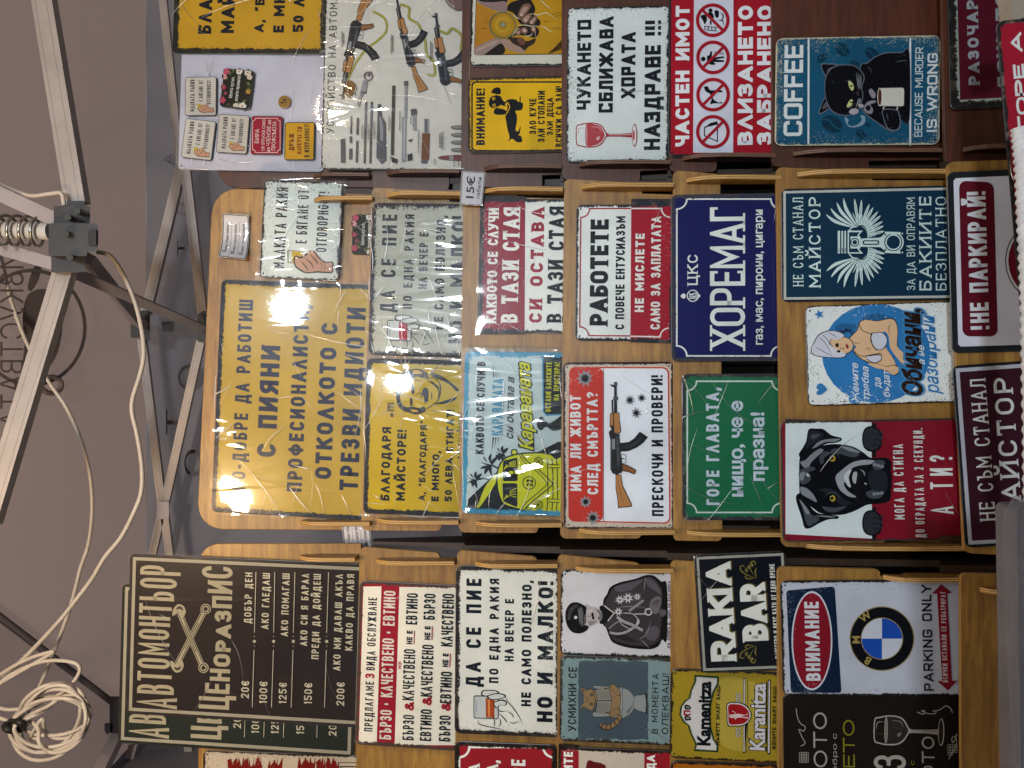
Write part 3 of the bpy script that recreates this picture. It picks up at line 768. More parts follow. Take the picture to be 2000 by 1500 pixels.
bm_ = [(0, [(384, 1034), (415, 366), (745, 380), (738, 1036)], [52, 52, 0, 0]),
       (1, [(705, 1036), (726, 366), (877, 374), (878, 394), (935, 396), (930, 1010), (862, 1012), (862, 1037)], [12, 12, 10, 0, 0, 0, 0, 10]),
       (2, [(896, 1040), (905, 362), (1010, 372), (1010, 385), (1120, 388), (1115, 1018), (1051, 1020), (1051, 1041)], [12, 12, 8, 0, 0, 0, 0, 8]),
       (3, [(1094, 1052), (1102, 349), (1254, 358), (1254, 378), (1322, 380), (1318, 1030), (1253, 1032), (1253, 1052)], [12, 12, 10, 0, 0, 0, 0, 10]),
       (4, [(1316, 1056), (1315, 332), (1407, 340), (1411, 1057)], [8, 12, 10, 10]),
       (5, [(1527, 1068), (1516, 326), (1704, 334), (1704, 352), (1862, 352), (1884, 1060), (1728, 1056), (1728, 1073)], [12, 12, 10, 0, 0, 0, 0, 10]),
       (6, [(1884, 1080), (1851, 316), (2110, 308), (2150, 1095)], 12)]
cm_ = [(0, 394, 616, 735), (0, 1018, 588, 730), (1, 385, 757, 905), (1, 1015, 738, 900), (2, 377, 945, 1100), (2, 1020, 930, 1098), (3, 369, 1135, 1312), (3, 1034, 1130, 1315),
       (4, 355, 1338, 1518), (4, 1038, 1339, 1526), (5, 344, 1554, 1852), (5, 1064, 1570, 1880)]
rack('middle honey coloured stepped plywood rack under the large yellow sign', TM, 'honey', bm_, cm_, [352, 1044], 700)
bl_ = [(0, [(386, 1900), (388, 1062), (705, 1062), (705, 1900)], [40, 40, 0, 0]),
       (1, [(690, 1900), (702, 1068), (859, 1080), (859, 1098), (905, 1100), (900, 1900)], [10, 12, 10, 0, 0, 0]),
       (2, [(884, 1900), (893, 1074), (1049, 1088), (1049, 1102), (1105, 1104), (1105, 1900)], [10, 12, 10, 0, 0, 0]),
       (3, [(1088, 1900), (1089, 1083), (1250, 1100), (1250, 1112), (1318, 1114), (1318, 1900)], [10, 12, 10, 0, 0, 0]),
       (4, [(1308, 1900), (1311, 1094), (1402, 1100), (1404, 1120), (1530, 1122), (1530, 1900)], [10, 12, 10, 0, 0, 0]),
       (5, [(1522, 1900), (1519, 1107), (1719, 1112), (1719, 1126), (1885, 1128), (1890, 1900)], [10, 12, 10, 0, 0, 0]),
       (6, [(1880, 1900), (1877, 1120), (2110, 1124), (2110, 1900)], 12)]
cl_ = [(0, 1086, 588, 702), (1, 1093, 736, 892), (2, 1098, 929, 1090), (3, 1107, 1124, 1312), (6, 1149, 1908, 2060), (5, 1124, 1720, 1872)]
rack('left honey coloured stepped plywood rack below the black price sign', TL, 'honey', bl_, cl_, [1100, 1800], 1400)
br_ = [(0, [(424, 368), (426, -320), (735, -320), (735, 366)], [44, 40, 0, 0]),
       (1, [(726, 374), (726, -320), (930, -320), (930, 345), (877, 346), (877, 373)], [12, 0, 0, 0, 0, 10]),
       (2, [(900, 366), (905, -320), (1112, -320), (1112, 340), (1059, 342), (1059, 366)], [12, 0, 0, 0, 0, 8]),
       (3, [(1097, 351), (1097, -320), (1320, -320), (1320, 330), (1250, 334), (1250, 358)], [12, 0, 0, 0, 0, 10]),
       (4, [(1308, 336), (1306, -320), (1530, -320), (1530, 312), (1400, 314), (1400, 336)], [12, 0, 0, 0, 0, 10]),
       (5, [(1508, 325), (1507, -320), (1850, -320), (1850, 312), (1697, 314), (1697, 334)], [12, 0, 0, 0, 0, 10]),
       (6, [(1846, 322), (1834, -320), (2110, -320), (2110, 314)], [14, 0, 0, 0])]
cr_ = [(0, 348, 616, 728), (1, 342, 757, 902), (2, 333, 946, 1098), (3, 325, 1130, 1307), (4, 312, 1332, 1508), (5, 303, 1546, 1838), (6, 296, 1875, 2050)]
rack('right dark stained stepped rack behind the weapon chart and cat sign', TR, 'dark', br_, cr_, [338, -300], 100)
# added dark sheet behind the racks: its colour stands in for shade in the gaps
M_shade_sheet = noisy('dark shade sheet', '#221c1c', '#2e2624', 6, .95, bump=.2)
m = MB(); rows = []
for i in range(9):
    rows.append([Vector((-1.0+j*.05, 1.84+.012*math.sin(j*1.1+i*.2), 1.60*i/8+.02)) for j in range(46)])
m.grid(rows, M_shade_sheet); tag(m.build('shade_backdrop'), 'dark brown sheet added as painted shade behind the lower half of the racks', 'cloth')
# ------------------------------------------------------------------ the signs
INK, WHT, CREAM, RED, YEL = '#181c25', '#e4e8e4', '#d6d2c2', '#9c1c2a', '#dcae1c'
def frame(s, x0, y0, x1, y1, r, wd, col):
    """line frame with hollowed corners; (x0,y0) lower-left of the letters' top edge ... in crop pixels, y0 > y1"""
    pts = []
    for cx, cy, a0 in ((x0, y0, 0), (x0, y1, 1), (x1, y1, 2), (x1, y0, 3)):
        sx = 1 if cx == x0 else -1; sy = -1 if cy == y0 else 1
        arc = [(cx+sx*r*math.sin(t*math.pi/16), cy+sy*r*math.cos(t*math.pi/16)) for t in range(9)]
        if (sx > 0) == (sy > 0): pass
        arc2 = arc if a0 in (1, 3) else arc[::-1]
        pts += arc2
    s.line(pts, wd, col, cl=True, sm=False)
def strip_border(s, d, wd, col, sides='tblr'):
    """thin distressed strip of paint just inside the plate's edge"""
    W, H = s.W, s.H
    s.z += .00003
    for ch, (a, b, c, e) in dict(t=(d, H-d-wd, W-d, H-d), b=(d, d, W-d, d+wd), l=(d, d+wd, d+wd, H-d-wd), r=(W-d-wd, d+wd, W-d, H-d-wd)).items():
        if ch in sides: s.add2([Vector(p) for p in ((a, b), (c, b), (c, e), (a, e))], col)

def d_rakia(s):
    s.crop = 'Z5'
    s.T('МАЛКАТА РАКИЯ', 595, 745, 140, 86, INK, .2, 628); s.T('Е БЯГАНЕ ОТ', 766, 560, 160, 84, INK, .2, 786); s.T('ОТГОВОРНОСТ!', 915, 625, 170, 80, INK, .2, 936)
    s.part('picture')
    s.poly([(618, 610), (620, 706), (738, 718), (738, 612)], '#8d8f7c'); s.poly([(632, 620), (634, 698), (655, 700), (655, 620)], '#c5c9c0'); s.poly([(655, 620), (655, 700), (730, 708), (730, 622)], '#b59a2c')
    s.blob([(668, 672), (676, 730), (715, 765), (765, 785), (850, 780), (955, 782), (966, 740), (962, 698), (900, 694), (855, 655), (830, 622), (800, 612), (775, 625), (740, 650), (712, 660), (690, 650)], '#3a2620')
    s.blob([(678, 684), (686, 724), (722, 754), (772, 775), (850, 768), (950, 772), (957, 736), (955, 706), (898, 704), (850, 664), (826, 632), (804, 624), (782, 636), (748, 662), (714, 674), (694, 664)], '#b48a70')
    for a in ([(720, 690), (760, 735), (780, 770)], [(752, 668), (800, 710), (820, 752)], [(790, 640), (836, 690), (850, 720)]): s.line(a, 9, '#2c1c18', tp=2)
    for a in ([(870, 700), (880, 730), (870, 760)], [(900, 710), (905, 740), (895, 765)], [(930, 712), (932, 740)]): s.line(a, 5, '#5a3a2e', tp=2)
    for c in ((690, 670), (742, 650), (780, 628), (806, 622)): s.circ(c, 9, '#d8b8a2')
    s.done()
def d_dasepie(s, amber='#a8481e'):
    s.crop = 'Z8'; L = s.T
    L('ДА СЕ ПИЕ', 885, 960, 240, 100, INK, .27, sp=.3, rv=.2); L('ПО ЕДНА РАКИЯ', 1003, 935, 240, 62, INK, .24, sp=.3, rv=.3, cl=True); L('НА ВЕЧЕР Е', 1103, 790, 375, 60, INK, .24, sp=.2)
    L('НЕ САМО ПОЛЕЗНО,', 1220, 1090, 245, 65, INK, .24, sp=.22, cl=True); L('НО И МАЛКО!', 1364, 1195, 250, 104, INK, .26, sp=.22, cl=True)
    s.part('picture')
    s.rp([(835, 1015), (835, 1168), (1003, 1175), (1003, 1018)], 14, '#3c4450'); s.rp([(841, 1022), (841, 1162), (997, 1168), (997, 1025)], 10, '#c6c9c6')
    s.poly([(916, 1032), (918, 1162), (975, 1166), (975, 1034)], amber); s.poly([(930, 1040), (932, 1156), (945, 1156), (945, 1040)], '#d88a4a' if amber == '#a8481e' else '#d86070')
    for a in ([(850, 1030), (853, 1100), (850, 1155)], [(880, 1028), (884, 1090)]): s.line(a, 7, '#8d9499', tp=2)
    for b in ([(884, 1000), (900, 980), (950, 978), (992, 985), (1004, 1000), (985, 1012), (930, 1022), (895, 1020)], [(925, 1020), (980, 1000), (1035, 1006), (1050, 1024), (1010, 1040), (950, 1046)],
              [(970, 1060), (1020, 1042), (1055, 1055), (1050, 1080), (1010, 1082), (985, 1100), (972, 1085)]):
        s.blob(b, INK); cx = sum(p[0] for p in b)/len(b); cy = sum(p[1] for p in b)/len(b); s.blob([(cx+(p[0]-cx)*.84, cy+(p[1]-cy)*.72) for p in b], '#d2d4cc')
    for a in ([(1040, 1012), (1066, 1060), (1100, 1100), (1140, 1160), (1166, 1212)], [(866, 1172), (872, 1205), (930, 1222), (1000, 1236), (1056, 1252)], [(985, 1100), (1010, 1120), (1060, 1118)],
              [(1000, 1130), (1040, 1170), (1060, 1200)], [(1075, 1190), (1100, 1200), (1140, 1185)], [(960, 1150), (975, 1190), (970, 1225)], [(1010, 1165), (1015, 1200), (1005, 1225)], [(1060, 1120), (1090, 1140), (1105, 1165)]): s.line(a, 6, INK, tp=2)
    s.done()
def d_blagodarya(s):
    s.crop = 'Z6'; L = s.T
    L('БЛАГОДАРЯ', 1390, 1200, 675, 64, INK, .24, 1408, sp=.2, rv=.6); L('МАЙСТОРЕ!', 1500, 1200, 690, 64, INK, .24, 1517, sp=.2, rv=.6); L('А, “БЛАГОДАРЯ”', 1645, 1200, 625, 46, INK, .24, 1662, sp=.2)
    L('Е МНОГО,', 1745, 1205, 840, 52, INK, .26, 1752, sp=.2); L('50 ЛЕВА СТИГАТ!', 1838, 1205, 545, 52, INK, .25, 1856, sp=.2, rv=.6); L('ТАНИ МАЙСТОРА', 1925, 900, 560, 42, INK, .25, 1930, sp=.2)
    s.part('picture')
    bk = '#20221f'
    s.blob([(1438, 420), (1442, 350), (1475, 300), (1530, 270), (1600, 258), (1655, 282), (1668, 318), (1625, 322), (1590, 312), (1560, 330), (1530, 345), (1505, 368), (1495, 420), (1470, 440), (1478, 500), (1510, 530), (1560, 528), (1600, 538), (1640, 528), (1652, 560), (1630, 572), (1580, 584), (1540, 572), (1490, 556), (1450, 510)], bk)
    for b in ([(1560, 270), (1600, 268), (1630, 285), (1600, 296), (1570, 290)], [(1545, 548), (1585, 552), (1600, 562), (1560, 566)]): s.blob(b, '#c79a18')
    s.blob([(1546, 380), (1556, 362), (1572, 395), (1572, 428), (1556, 440), (1548, 410)], bk); s.blob([(1540, 470), (1556, 474), (1556, 520), (1542, 518)], bk)
    s.line([(1570, 455), (1610, 430), (1622, 455), (1614, 480)], 7, bk, tp=2); s.blob([(1630, 410), (1645, 392), (1668, 402), (1672, 450), (1664, 496), (1644, 500), (1640, 460), (1626, 440)], bk)
    s.line([(1690, 420), (1696, 455), (1690, 480)], 6, bk, tp=2); s.blob([(1664, 340), (1700, 352), (1740, 388), (1752, 430), (1738, 470), (1744, 420), (1716, 380)], bk); s.line([(1650, 330), (1700, 322), (1740, 345), (1760, 400), (1745, 470), (1710, 510), (1655, 545)], 6, bk)
    s.blob([(1688, 290), (1730, 292), (1800, 330), (1890, 405), (1868, 416), (1830, 375), (1770, 342), (1700, 312)], bk); s.blob([(1715, 508), (1780, 488), (1868, 460), (1860, 480), (1790, 506)], bk)
    s.line([(1690, 285), (1735, 245), (1740, 238)], 6, bk, tp=1); s.line([(1420, 300), (1500, 272), (1600, 252)], 4, bk, tp=2); s.line([(1660, 550), (1720, 560), (1735, 575)], 4, bk, tp=2)
    for i in range(9): s.line([(1690+i*6, 345+i*5), (1715+i*6, 360+i*5)], 3, bk, sm=False)
    for i in range(7): s.line([(1560+i*9, 345), (1572+i*9, 330+i*2)], 3, bk, sm=False)
    s.poly([(1380, 500), (1425, 498), (1425, 512), (1394, 514), (1394, 524), (1425, 524), (1425, 536), (1394, 538), (1394, 548), (1425, 550), (1425, 562), (1378, 560)], '#5b4c12'); s.poly([(1400, 575), (1420, 575), (1420, 605), (1405, 600)], bk)
    s.done()
def d_avto(s):
    s.crop = 'Z7'; c = '#989079'
    s.part('printed_border'); strip_border(s, .0060, .0062, '#938d7c'); s.done()
    s.T('АВТОМОНТЬОР', 350, 1122, 215, 196, c, .145, 372, rv=.22, top=True, bow=.36, sp=.1); s.T('ЦЕНОРАЗПИС', 752, 1130, 220, 96, c, .26, 756, rv=.3, bow=1.25, sp=.16, cl=True)
    s.part('wrench_picture')
    for a, b in (((592, 488), (405, 850)), ((422, 500), (580, 868))):
        s.line([a, b], 36, c, sm=False); s.line([a, b], 27, '#272121', sm=False); s.line([a, b], 17, c, sm=False); s.line([(a[0]*.75+b[0]*.25, a[1]*.75+b[1]*.25), (a[0]*.3+b[0]*.7, a[1]*.3+b[1]*.7)], 4, '#272121', sm=False)
    for c0, fx in (((425, 500), -1), ((412, 846), 1)):
        s.blob([(c0[0]-38, c0[1]+10*fx), (c0[0]-42, c0[1]-30*fx), (c0[0]-20, c0[1]-18*fx), (c0[0]-4, c0[1]+2*fx), (c0[0]+14, c0[1]-14*fx), (c0[0]+12, c0[1]-46*fx), (c0[0]+32, c0[1]-30*fx), (c0[0]+42, c0[1]), (c0[0]+26, c0[1]+34*fx), (c0[0]-8, c0[1]+44*fx)], c)
        s.blob([(c0[0]-20, c0[1]+10*fx), (c0[0]+4, c0[1]+14*fx), (c0[0]+26, c0[1]+2*fx), (c0[0]+16, c0[1]+26*fx), (c0[0]-6, c0[1]+30*fx)], '#3a3531')
    for c0 in ((594, 486), (580, 860)): s.circ(c0, 33, c); s.circ(c0, 27, '#272121'); s.circ(c0, 21, c); s.circ(c0, 13, '#272121')
    s.done()
    for i, (p, xb, ys, ye, rows) in enumerate((('20€', 870, 1055, 945, (('ДОБЪР ДЕН', 888, 578, 255),)), ('100€', 986, 1090, 948, (('АКО ГЛЕДАШ', 999, 615, 258),)), ('125€', 1110, 1090, 955, (('АКО ПОМАГАШ', 1124, 660, 260),)),
                                            ('150€', 1272, 1093, 957, (('АКО СИ Я БАРАЛ', 1247, 720, 262), ('ПРЕДИ ДА ДОЙДЕШ', 1321, 805, 263))), ('200€', 1478, 1100, 952, (('АКО МИ ДАВАШ АКЪЛ', 1460, 878, 265), ('КАКВО ДА ПРАВЯ', 1535, 750, 264))))):
        s.T(p, xb, ys, ye, 50, '#b3ad98', .15, sp=.22, rv=.3, name='price')
        for t, x2, a, b in rows: s.T(t, x2, a, b, 46, '#b3ad98', .17, sp=.24, rv=.3)
    for xa, xb in ((892, 912), (1015, 1032), (1140, 1160), (1352, 1374)):
        s.part('divider')
        s.line([(xa, 1110), (xa+12, 745)], 4, '#b3ad98', sm=False); s.line([(xa+14, 635), (xb+4, 250)], 4, '#b3ad98', sm=False)
        cx, cy = xa+14, 690; s.poly([(cx+(15 if k % 2 else 6)*math.cos(k*math.pi/5), cy+(15 if k % 2 else 6)*math.sin(k*math.pi/5)) for k in range(10)], '#b3ad98')
        for q in (-32, 30): s.circ((cx, cy+q), 3, '#b3ad98', n=8)
    s.done()
def d_maistor(s, col):
    s.part('printed_border'); strip_border(s, .0036, .0042, '#b8bcb8'); s.done()
    s.crop = 'A6'; s.T('НЕ СЪМ СТАНАЛ', 1072, 880, 215, 78, col, .11, sf=1, cl=True, sp=.2, rv=.4); s.T('МАЙСТОР', 1203, 888, 210, 88, col, .15, 1200, sf=1, sp=.3, rv=.5)
def wineglass(s, col, fillc, f=None, lite=None):
    s.xf = f; s.part('wine_glass_picture')
    s.blob([(1085, 1085), (1120, 1070), (1190, 1058), (1260, 1062), (1305, 1085), (1335, 1130), (1350, 1152), (1350, 1172), (1330, 1205), (1300, 1245), (1250, 1268), (1180, 1272), (1120, 1262), (1085, 1245), (1078, 1165)], col)
    s.blob([(1092, 1092), (1122, 1080), (1190, 1067), (1256, 1071), (1298, 1093), (1325, 1135), (1338, 1162), (1322, 1200), (1292, 1236), (1248, 1258), (1180, 1262), (1122, 1253), (1092, 1238), (1087, 1165)], s.pcol)
    s.blob([(1172, 1072), (1256, 1076), (1295, 1098), (1320, 1140), (1328, 1162), (1316, 1200), (1286, 1232), (1246, 1252), (1178, 1256), (1166, 1165)], fillc)
    s.circ((1172, 1164), 10, lite or '#c98a90', 88); s.ring((1172, 1164), 10, 4, col, 90)
    for a in ([(1205, 1095), (1275, 1100), (1300, 1140)], [(1210, 1120), (1240, 1120)], [(1215, 1140), (1290, 1150)]): s.line(a, 7, lite or '#d9a8ac', tp=2)
    s.blob([(1255, 1190), (1285, 1175), (1280, 1200), (1262, 1210)], lite or '#d9b8b8')
    s.line([(1098, 1165), (1108, 1110), (1160, 1105)], 4, col, tp=2); s.line([(1100, 1190), (1150, 1195)], 4, col, tp=2)
    s.poly([(1345, 1148), (1375, 1155), (1470, 1154), (1560, 1148), (1575, 1120), (1588, 1122), (1588, 1212), (1575, 1212), (1560, 1186), (1470, 1178), (1375, 1178), (1345, 1180)], col)
    s.poly([(1360, 1160), (1470, 1160), (1560, 1158), (1560, 1164), (1470, 1166), (1360, 1166)], lite or '#dcb8ba')
    s.circ((1585, 1167), 24, col, 98); s.circ((1583, 1167), 17, s.pcol, 88); s.circ((1578, 1167), 9, fillc, 46)
    s.done(); s.xf = None
def gun(s, f=None, stock=True, sling=None, nm='rifle_picture'):
    s.xf = f; s.part(nm); dk, md, wd, wl = '#26272b', '#4c4d52', '#8a5a34', '#b07c4a'
    if sling: s.line(sling, 16, '#8d8732'); s.line(sling, 5, '#b0aa52')
    if stock:
        s.poly([(1208, 998), (1250, 1000), (1262, 1080), (1300, 1160), (1328, 1215), (1328, 1236), (1226, 1246), (1222, 1180), (1208, 1100)], '#3a281a'); s.poly([(1213, 1003), (1246, 1004), (1257, 1085), (1295, 1165), (1322, 1216), (1322, 1230), (1231, 1239), (1228, 1180), (1213, 1098)], wl)
        s.line([(1225, 1030), (1240, 1120), (1270, 1220)], 6, wd, tp=2)
    else: s.line([(1200, 1000), (1225, 1120), (1240, 1180)], 9, '#b9b7b4', sm=False)
    s.poly([(1240, 770), (1305, 762), (1345, 735), (1386, 686), (1446, 726), (1410, 770), (1360, 805), (1300, 830), (1244, 832)], '#1f2023')
    for o in (0, 14): s.line([(1250, 790+o), (1320, 782+o), (1375, 745+o), (1405, 715+o)], 5, md, tp=2)
    s.poly([(1170, 712), (1190, 700), (1236, 702), (1246, 830), (1257, 915), (1256, 985), (1216, 1002), (1186, 992), (1170, 960)], dk); s.poly([(1182, 740), (1205, 738), (1205, 815), (1182, 815)], '#8d8d90'); s.poly([(1212, 720), (1230, 720), (1240, 900), (1222, 960)], md)
    s.line([(1176, 720), (1176, 960)], 5, md, sm=False)
    s.poly([(1167, 552), (1236, 545), (1238, 600), (1250, 680), (1240, 700), (1196, 700), (1165, 645)], '#3a281a'); s.poly([(1171, 556), (1190, 554), (1190, 640), (1171, 640)], wl); s.poly([(1197, 552), (1232, 550), (1234, 600), (1244, 680), (1236, 694), (1200, 694)], wl)
    s.poly([(1198, 330), (1216, 330), (1220, 550), (1196, 550)], dk); s.poly([(1178, 455), (1190, 450), (1192, 552), (1180, 552)], dk); s.poly([(1190, 430), (1226, 430), (1228, 455), (1192, 460)], md); s.poly([(1164, 340), (1200, 344), (1200, 362), (1180, 356)], dk); s.poly([(1196, 322), (1220, 322), (1222, 350), (1196, 350)], md)
    s.poly([(1158, 690), (1196, 650), (1196, 700), (1168, 740)], dk)
    s.line([(1244, 852), (1282, 856), (1284, 912), (1256, 920)], 6, '#9a9a9c', sm=False); s.line([(1252, 880), (1274, 886)], 6, dk, sm=False)
    s.poly([(1256, 918), (1290, 928), (1355, 962), (1360, 980), (1345, 1000), (1300, 982), (1256, 975)], '#3a281a'); s.poly([(1261, 924), (1288, 934), (1350, 966), (1353, 980), (1342, 993), (1302, 975), (1262, 968)], wd)
    s.done(); s.xf = None

def sq(crop, pts):
    a, b, k = CR[crop]; return [(a+x*k, b+y*k) for x, y in pts]
# ---------------- middle rack
s = s1 = Sign(TM[0], [(409, 1005), (436, 544), (747, 560), (734, 1012)], 'large yellow tin sign with five rows of dark capitals, top of the middle rack', pcol='#ad933c', bcol='#1e2534', bcol2='#3c3a30', margin=.0095, amp=.008, specks=.3)
s.T('ПО-ДОБРЕ ДА РАБОТИШ', 475.5, 957, 587, 27, '#1f2a44', .23, 497.5, sp=.2); s.T('С ПИЯНИ', 539, 893, 676, 37, '#1f2a44', .27, 547, sp=.2)
s.T('ПРОФЕСИОНАЛИСТИ,', 589, 961, 593, 29, '#1f2a44', .23, 605, sp=.2); s.T('ОТКОЛКОТО С', 646.5, 936, 632, 32, '#1f2a44', .24, 660, sp=.2); s.T('ТРЕЗВИ ИДИОТИ', 700, 959, 602, 36, '#1f2a44', .24, 713, sp=.2)
s.sleeve(ex=.004, amp=.004)
s = srak = Sign(TM[0], sq('Z5', [(408, 810), (450, 75), (1040, 105), (1005, 850)]), 'pale tin sign of a hand holding a shot glass beside the big yellow sign', off=.009, pcol='#c9cfca', margin=.004, amp=.011, specks=.8)
d_rakia(s); s.sleeve(amp=.003)
def d_kitchen(s):
    s.crop = 'Z4'; s.part('flower_picture'); rnd = random.Random(s.id)
    def fl(c, r, col, cc):
        for k in range(5): a = k*2*math.pi/5; s.circ((c[0]+r*.6*math.cos(a), c[1]+r*.6*math.sin(a)), r*.5, col, n=8)
        s.circ(c, r*.28, cc, n=8)
    for i in range(34):
        a = rnd.random()*2*math.pi; c = (445+95*math.cos(a)*rnd.uniform(.8, 1.02), 576+118*math.sin(a)*rnd.uniform(.8, 1.02)); b = rnd.random()*6.28
        s.blob([c, (c[0]+12*math.cos(b+.4), c[1]+12*math.sin(b+.4)), (c[0]+26*math.cos(b), c[1]+26*math.sin(b)), (c[0]+12*math.cos(b-.4), c[1]+12*math.sin(b-.4))], rnd.choice(['#3f4c30', '#51603a', '#6a7048', '#37412c']), 2)
    for c, r, col in (((375, 465), 20, '#b4486a'), ((362, 500), 17, '#c98a92'), ((460, 468), 20, '#c9c4c0'), ((515, 475), 22, '#bdb6ae'), ((528, 505), 17, '#c9b6ae'), ((358, 570), 17, '#93354f'), ((352, 655), 20, '#a3405c'), ((440, 692), 18, '#c6c0ba'), ((482, 694), 24, '#ccc6c0'), ((520, 600), 16, '#a87f38'), ((372, 610), 12, '#7c3a4c')): fl(c, r, col, '#8a6a34')
    s.done(); s.F('Моята кухня,', 414, 642, 505, 22, '#c9c9c4', 432, .012); s.F('моите правила!', 452, 662, 497, 22, '#c9c9c4', 470, .012)
kq = sq('Z4', [(330, 690), (360, 440), (558, 465), (525, 715)])
skm = Sign(TR[0], kq, 'small black floral magnet with two white lines on the white panel', off=.014, pcol='#23241f', bcol='#2a2524', margin=.0012, amp=.0015, rad=.006, specks=0, name='fridge_magnet', cat='magnet', group='fridge magnets', holes=False, thick=.003)
d_kitchen(skm)
s = Sign(TM[0], [(687, 496), (689, 418), (752, 421), (750, 499)], 'small black floral magnet half hidden behind the second board of the middle rack', off=.004, pcol='#23241f', bcol='#2a2524', margin=.0012, amp=.0015, rad=.006, specks=0, name='fridge_magnet', cat='magnet', group='fridge magnets', holes=False, thick=.003, ref=skm)
d_kitchen(s); s.sleeve(M_sleeve_tight, amp=.002)

sds = Sign(TL[2], sq('Z8', [(710, 1275), (715, 155), (1420, 165), (1408, 1292)]), 'white tin sign with a hand holding an amber tumbler on the left rack', pcol='#e6e4d8', bcol='#2b2626', bcol2='#5a4c40', margin=.0085, amp=.010, specks=.9)
d_dasepie(sds); sds.sleeve(M_sleeve_tight, amp=.0014)
s = Sign(TM[1], [(718, 691), (729, 394), (926, 401), (920, 700)], 'greyish cream embossed tin sign with a hand and red tumbler, in a glaring sleeve', pcol='#b9b8a8', bcol='#24242a', bcol2='#5a4a3c', margin=.009, amp=.018, specks=1.0, ref=sds)
d_dasepie(s, '#b01e30'); s.sleeve(amp=.004)
s = sbl = Sign(TM[1], [(708, 1005), (717.5, 699), (918, 705), (912, 1008)], 'yellow tin sign with a sketched man face and dark capitals below the large yellow sign', pcol='#bfa31a', bcol='#22252b', bcol2='#37382e', margin=.0095, amp=.007, specks=.5)
d_blagodarya(s); s.sleeve(amp=.0035)
s = Sign(TR[0], [(337, 94), (353, -345), (650, -330), (634, 117)], 'large yellow worn tin sign cut off by the picture edge above the white magnet panel', off=.012, pcol='#bd9226', bcol='#23251f', bcol2='#3a382c', margin=.012, amp=.009, specks=.7, ref=sbl)
d_blagodarya(s); s.sleeve(M_sleeve_tight, amp=.002)

s = Sign(TM[2], [(935, 648), (942, 386), (1132, 392), (1126, 652)], 'half red half white tin sign with four rows of slab capitals', pcol='#e2e6e2', bcol='#2b2a30', bcol2='#5a4a44', margin=.006, amp=.010, specks=.7)
s.crop = 'A4'; s.part('printed_panel'); s.poly([(200, 1240), (225, 200), (561, 205), (556, 1240)], '#8c2036'); s.done()
s.under = '#8c2036'; s.T('КАКВОТО СЕ СЛУЧИ', 350, 1160, 295, 76, WHT, .24, 356, sf=.5, sp=.14); s.T('В ТАЗИ СТАЯ', 511, 1155, 290, 125, WHT, .2, 515, sf=.6, sp=.14); s.under = s.pcol
s.T('СИ ОСТАВА', 694, 1155, 290, 96, '#96243a', .24, 696, sf=.6, sp=.3); s.T('В ТАЗИ СТАЯ', 850, 1155, 283, 120, INK, .2, 853, sf=.6, sp=.14); s.sleeve(M_sleeve_tight, amp=.0025)
# caravan sign
s = Sign(TM[2], sq('A5', [(80, 1280), (105, 95), (905, 110), (880, 1310)]), 'blue bordered tin sign with a yellow camper van, palms and script lettering', pcol='#c9d6d4', bcol='#3f93b4', bcol2='#57a6c4', margin=.0095, amp=.010, specks=.4)
s.crop = 'A5'; s.part('camper_van_picture'); K = '#17191d'; Y = '#d6d41e'
s.poly([(130, 1180), (335, 985), (520, 840), (640, 835), (790, 760), (900, 760), (900, 1290), (120, 1262)], K)
def palm(c, r, tr):
    s.line(tr, 12, K)
    for a in (2.2, 2.8, 3.4, 4.0, 4.7, 5.4, 1.5):
        t = (c[0]+r*math.cos(a), c[1]+r*math.sin(a)); mdp = ((c[0]+t[0])/2-r*.18, (c[1]+t[1])/2); s.blob([c, (mdp[0]-8, mdp[1]-5), t, (mdp[0]+14, mdp[1]+10)], K, 4)
palm((300, 930), 85, [(300, 930), (360, 960), (420, 980)]); palm((385, 850), 60, [(385, 850), (420, 900)]); palm((190, 1040), 62, [(190, 1040), (250, 1030), (300, 1050)])
s.blob([(190, 1240), (210, 1200), (228, 1150), (260, 1080), (320, 1010), (345, 1000), (330, 1060), (290, 1130), (245, 1195), (215, 1235)], Y)
s.blob([(335, 1010), (350, 940), (385, 885), (440, 858), (520, 842), (640, 836), (730, 846), (780, 880), (830, 890), (850, 1270), (700, 1275), (560, 1272), (470, 1250), (400, 1228), (365, 1190), (340, 1100)], K)
s.blob([(345, 1012), (360, 945), (392, 895), (442, 868), (520, 852), (640, 846), (726, 856), (772, 888), (830, 900), (840, 1262), (700, 1266), (560, 1262), (474, 1241), (406, 1219), (374, 1184), (350, 1100)], Y)
s.blob([(442, 845), (448, 818), (480, 815), (492, 842), (478, 858), (452, 858)], K); s.blob([(450, 842), (455, 826), (476, 824), (483, 842), (474, 850), (457, 850)], Y)
s.rp([(384, 915), (388, 898), (490, 876), (492, 1048), (384, 1050)], 14, K); s.rp([(380, 1064), (490, 1064), (490, 1240), (452, 1226), (386, 1196)], 14, K)
for x0, y0 in ((392, 930), (392, 1150)):
    for k in range(3): s.line([(x0+k*9, y0+34-k*8), (x0+20+k*9, y0-4+k*6)], 5, Y, sm=False)
for k in range(4): s.line([(430, 915+k*8), (480, 900+k*14)], 6, Y, sm=False); s.line([(432, 1125+k*9), (482, 1100+k*22)], 5, Y, sm=False)
for xx in (430, 470): s.line([(xx, 985), (xx+30, 985)], 22, Y, sm=False)
s.ring((576, 1062), 46, 6, K); s.line([(520, 850), (560, 900), (640, 960), (735, 1050), (745, 1072), (720, 1100), (620, 1180), (560, 1240), (535, 1262)], 7, K); s.line([(500, 850), (555, 925), (640, 985), (705, 1060), (705, 1075), (620, 1150), (545, 1215), (520, 1262)], 5, K)
for c in ((645, 905), (643, 1222)): s.ring(c, 32, 5, K); s.ring(c, 20, 5, K); s.circ(c, 9, K)
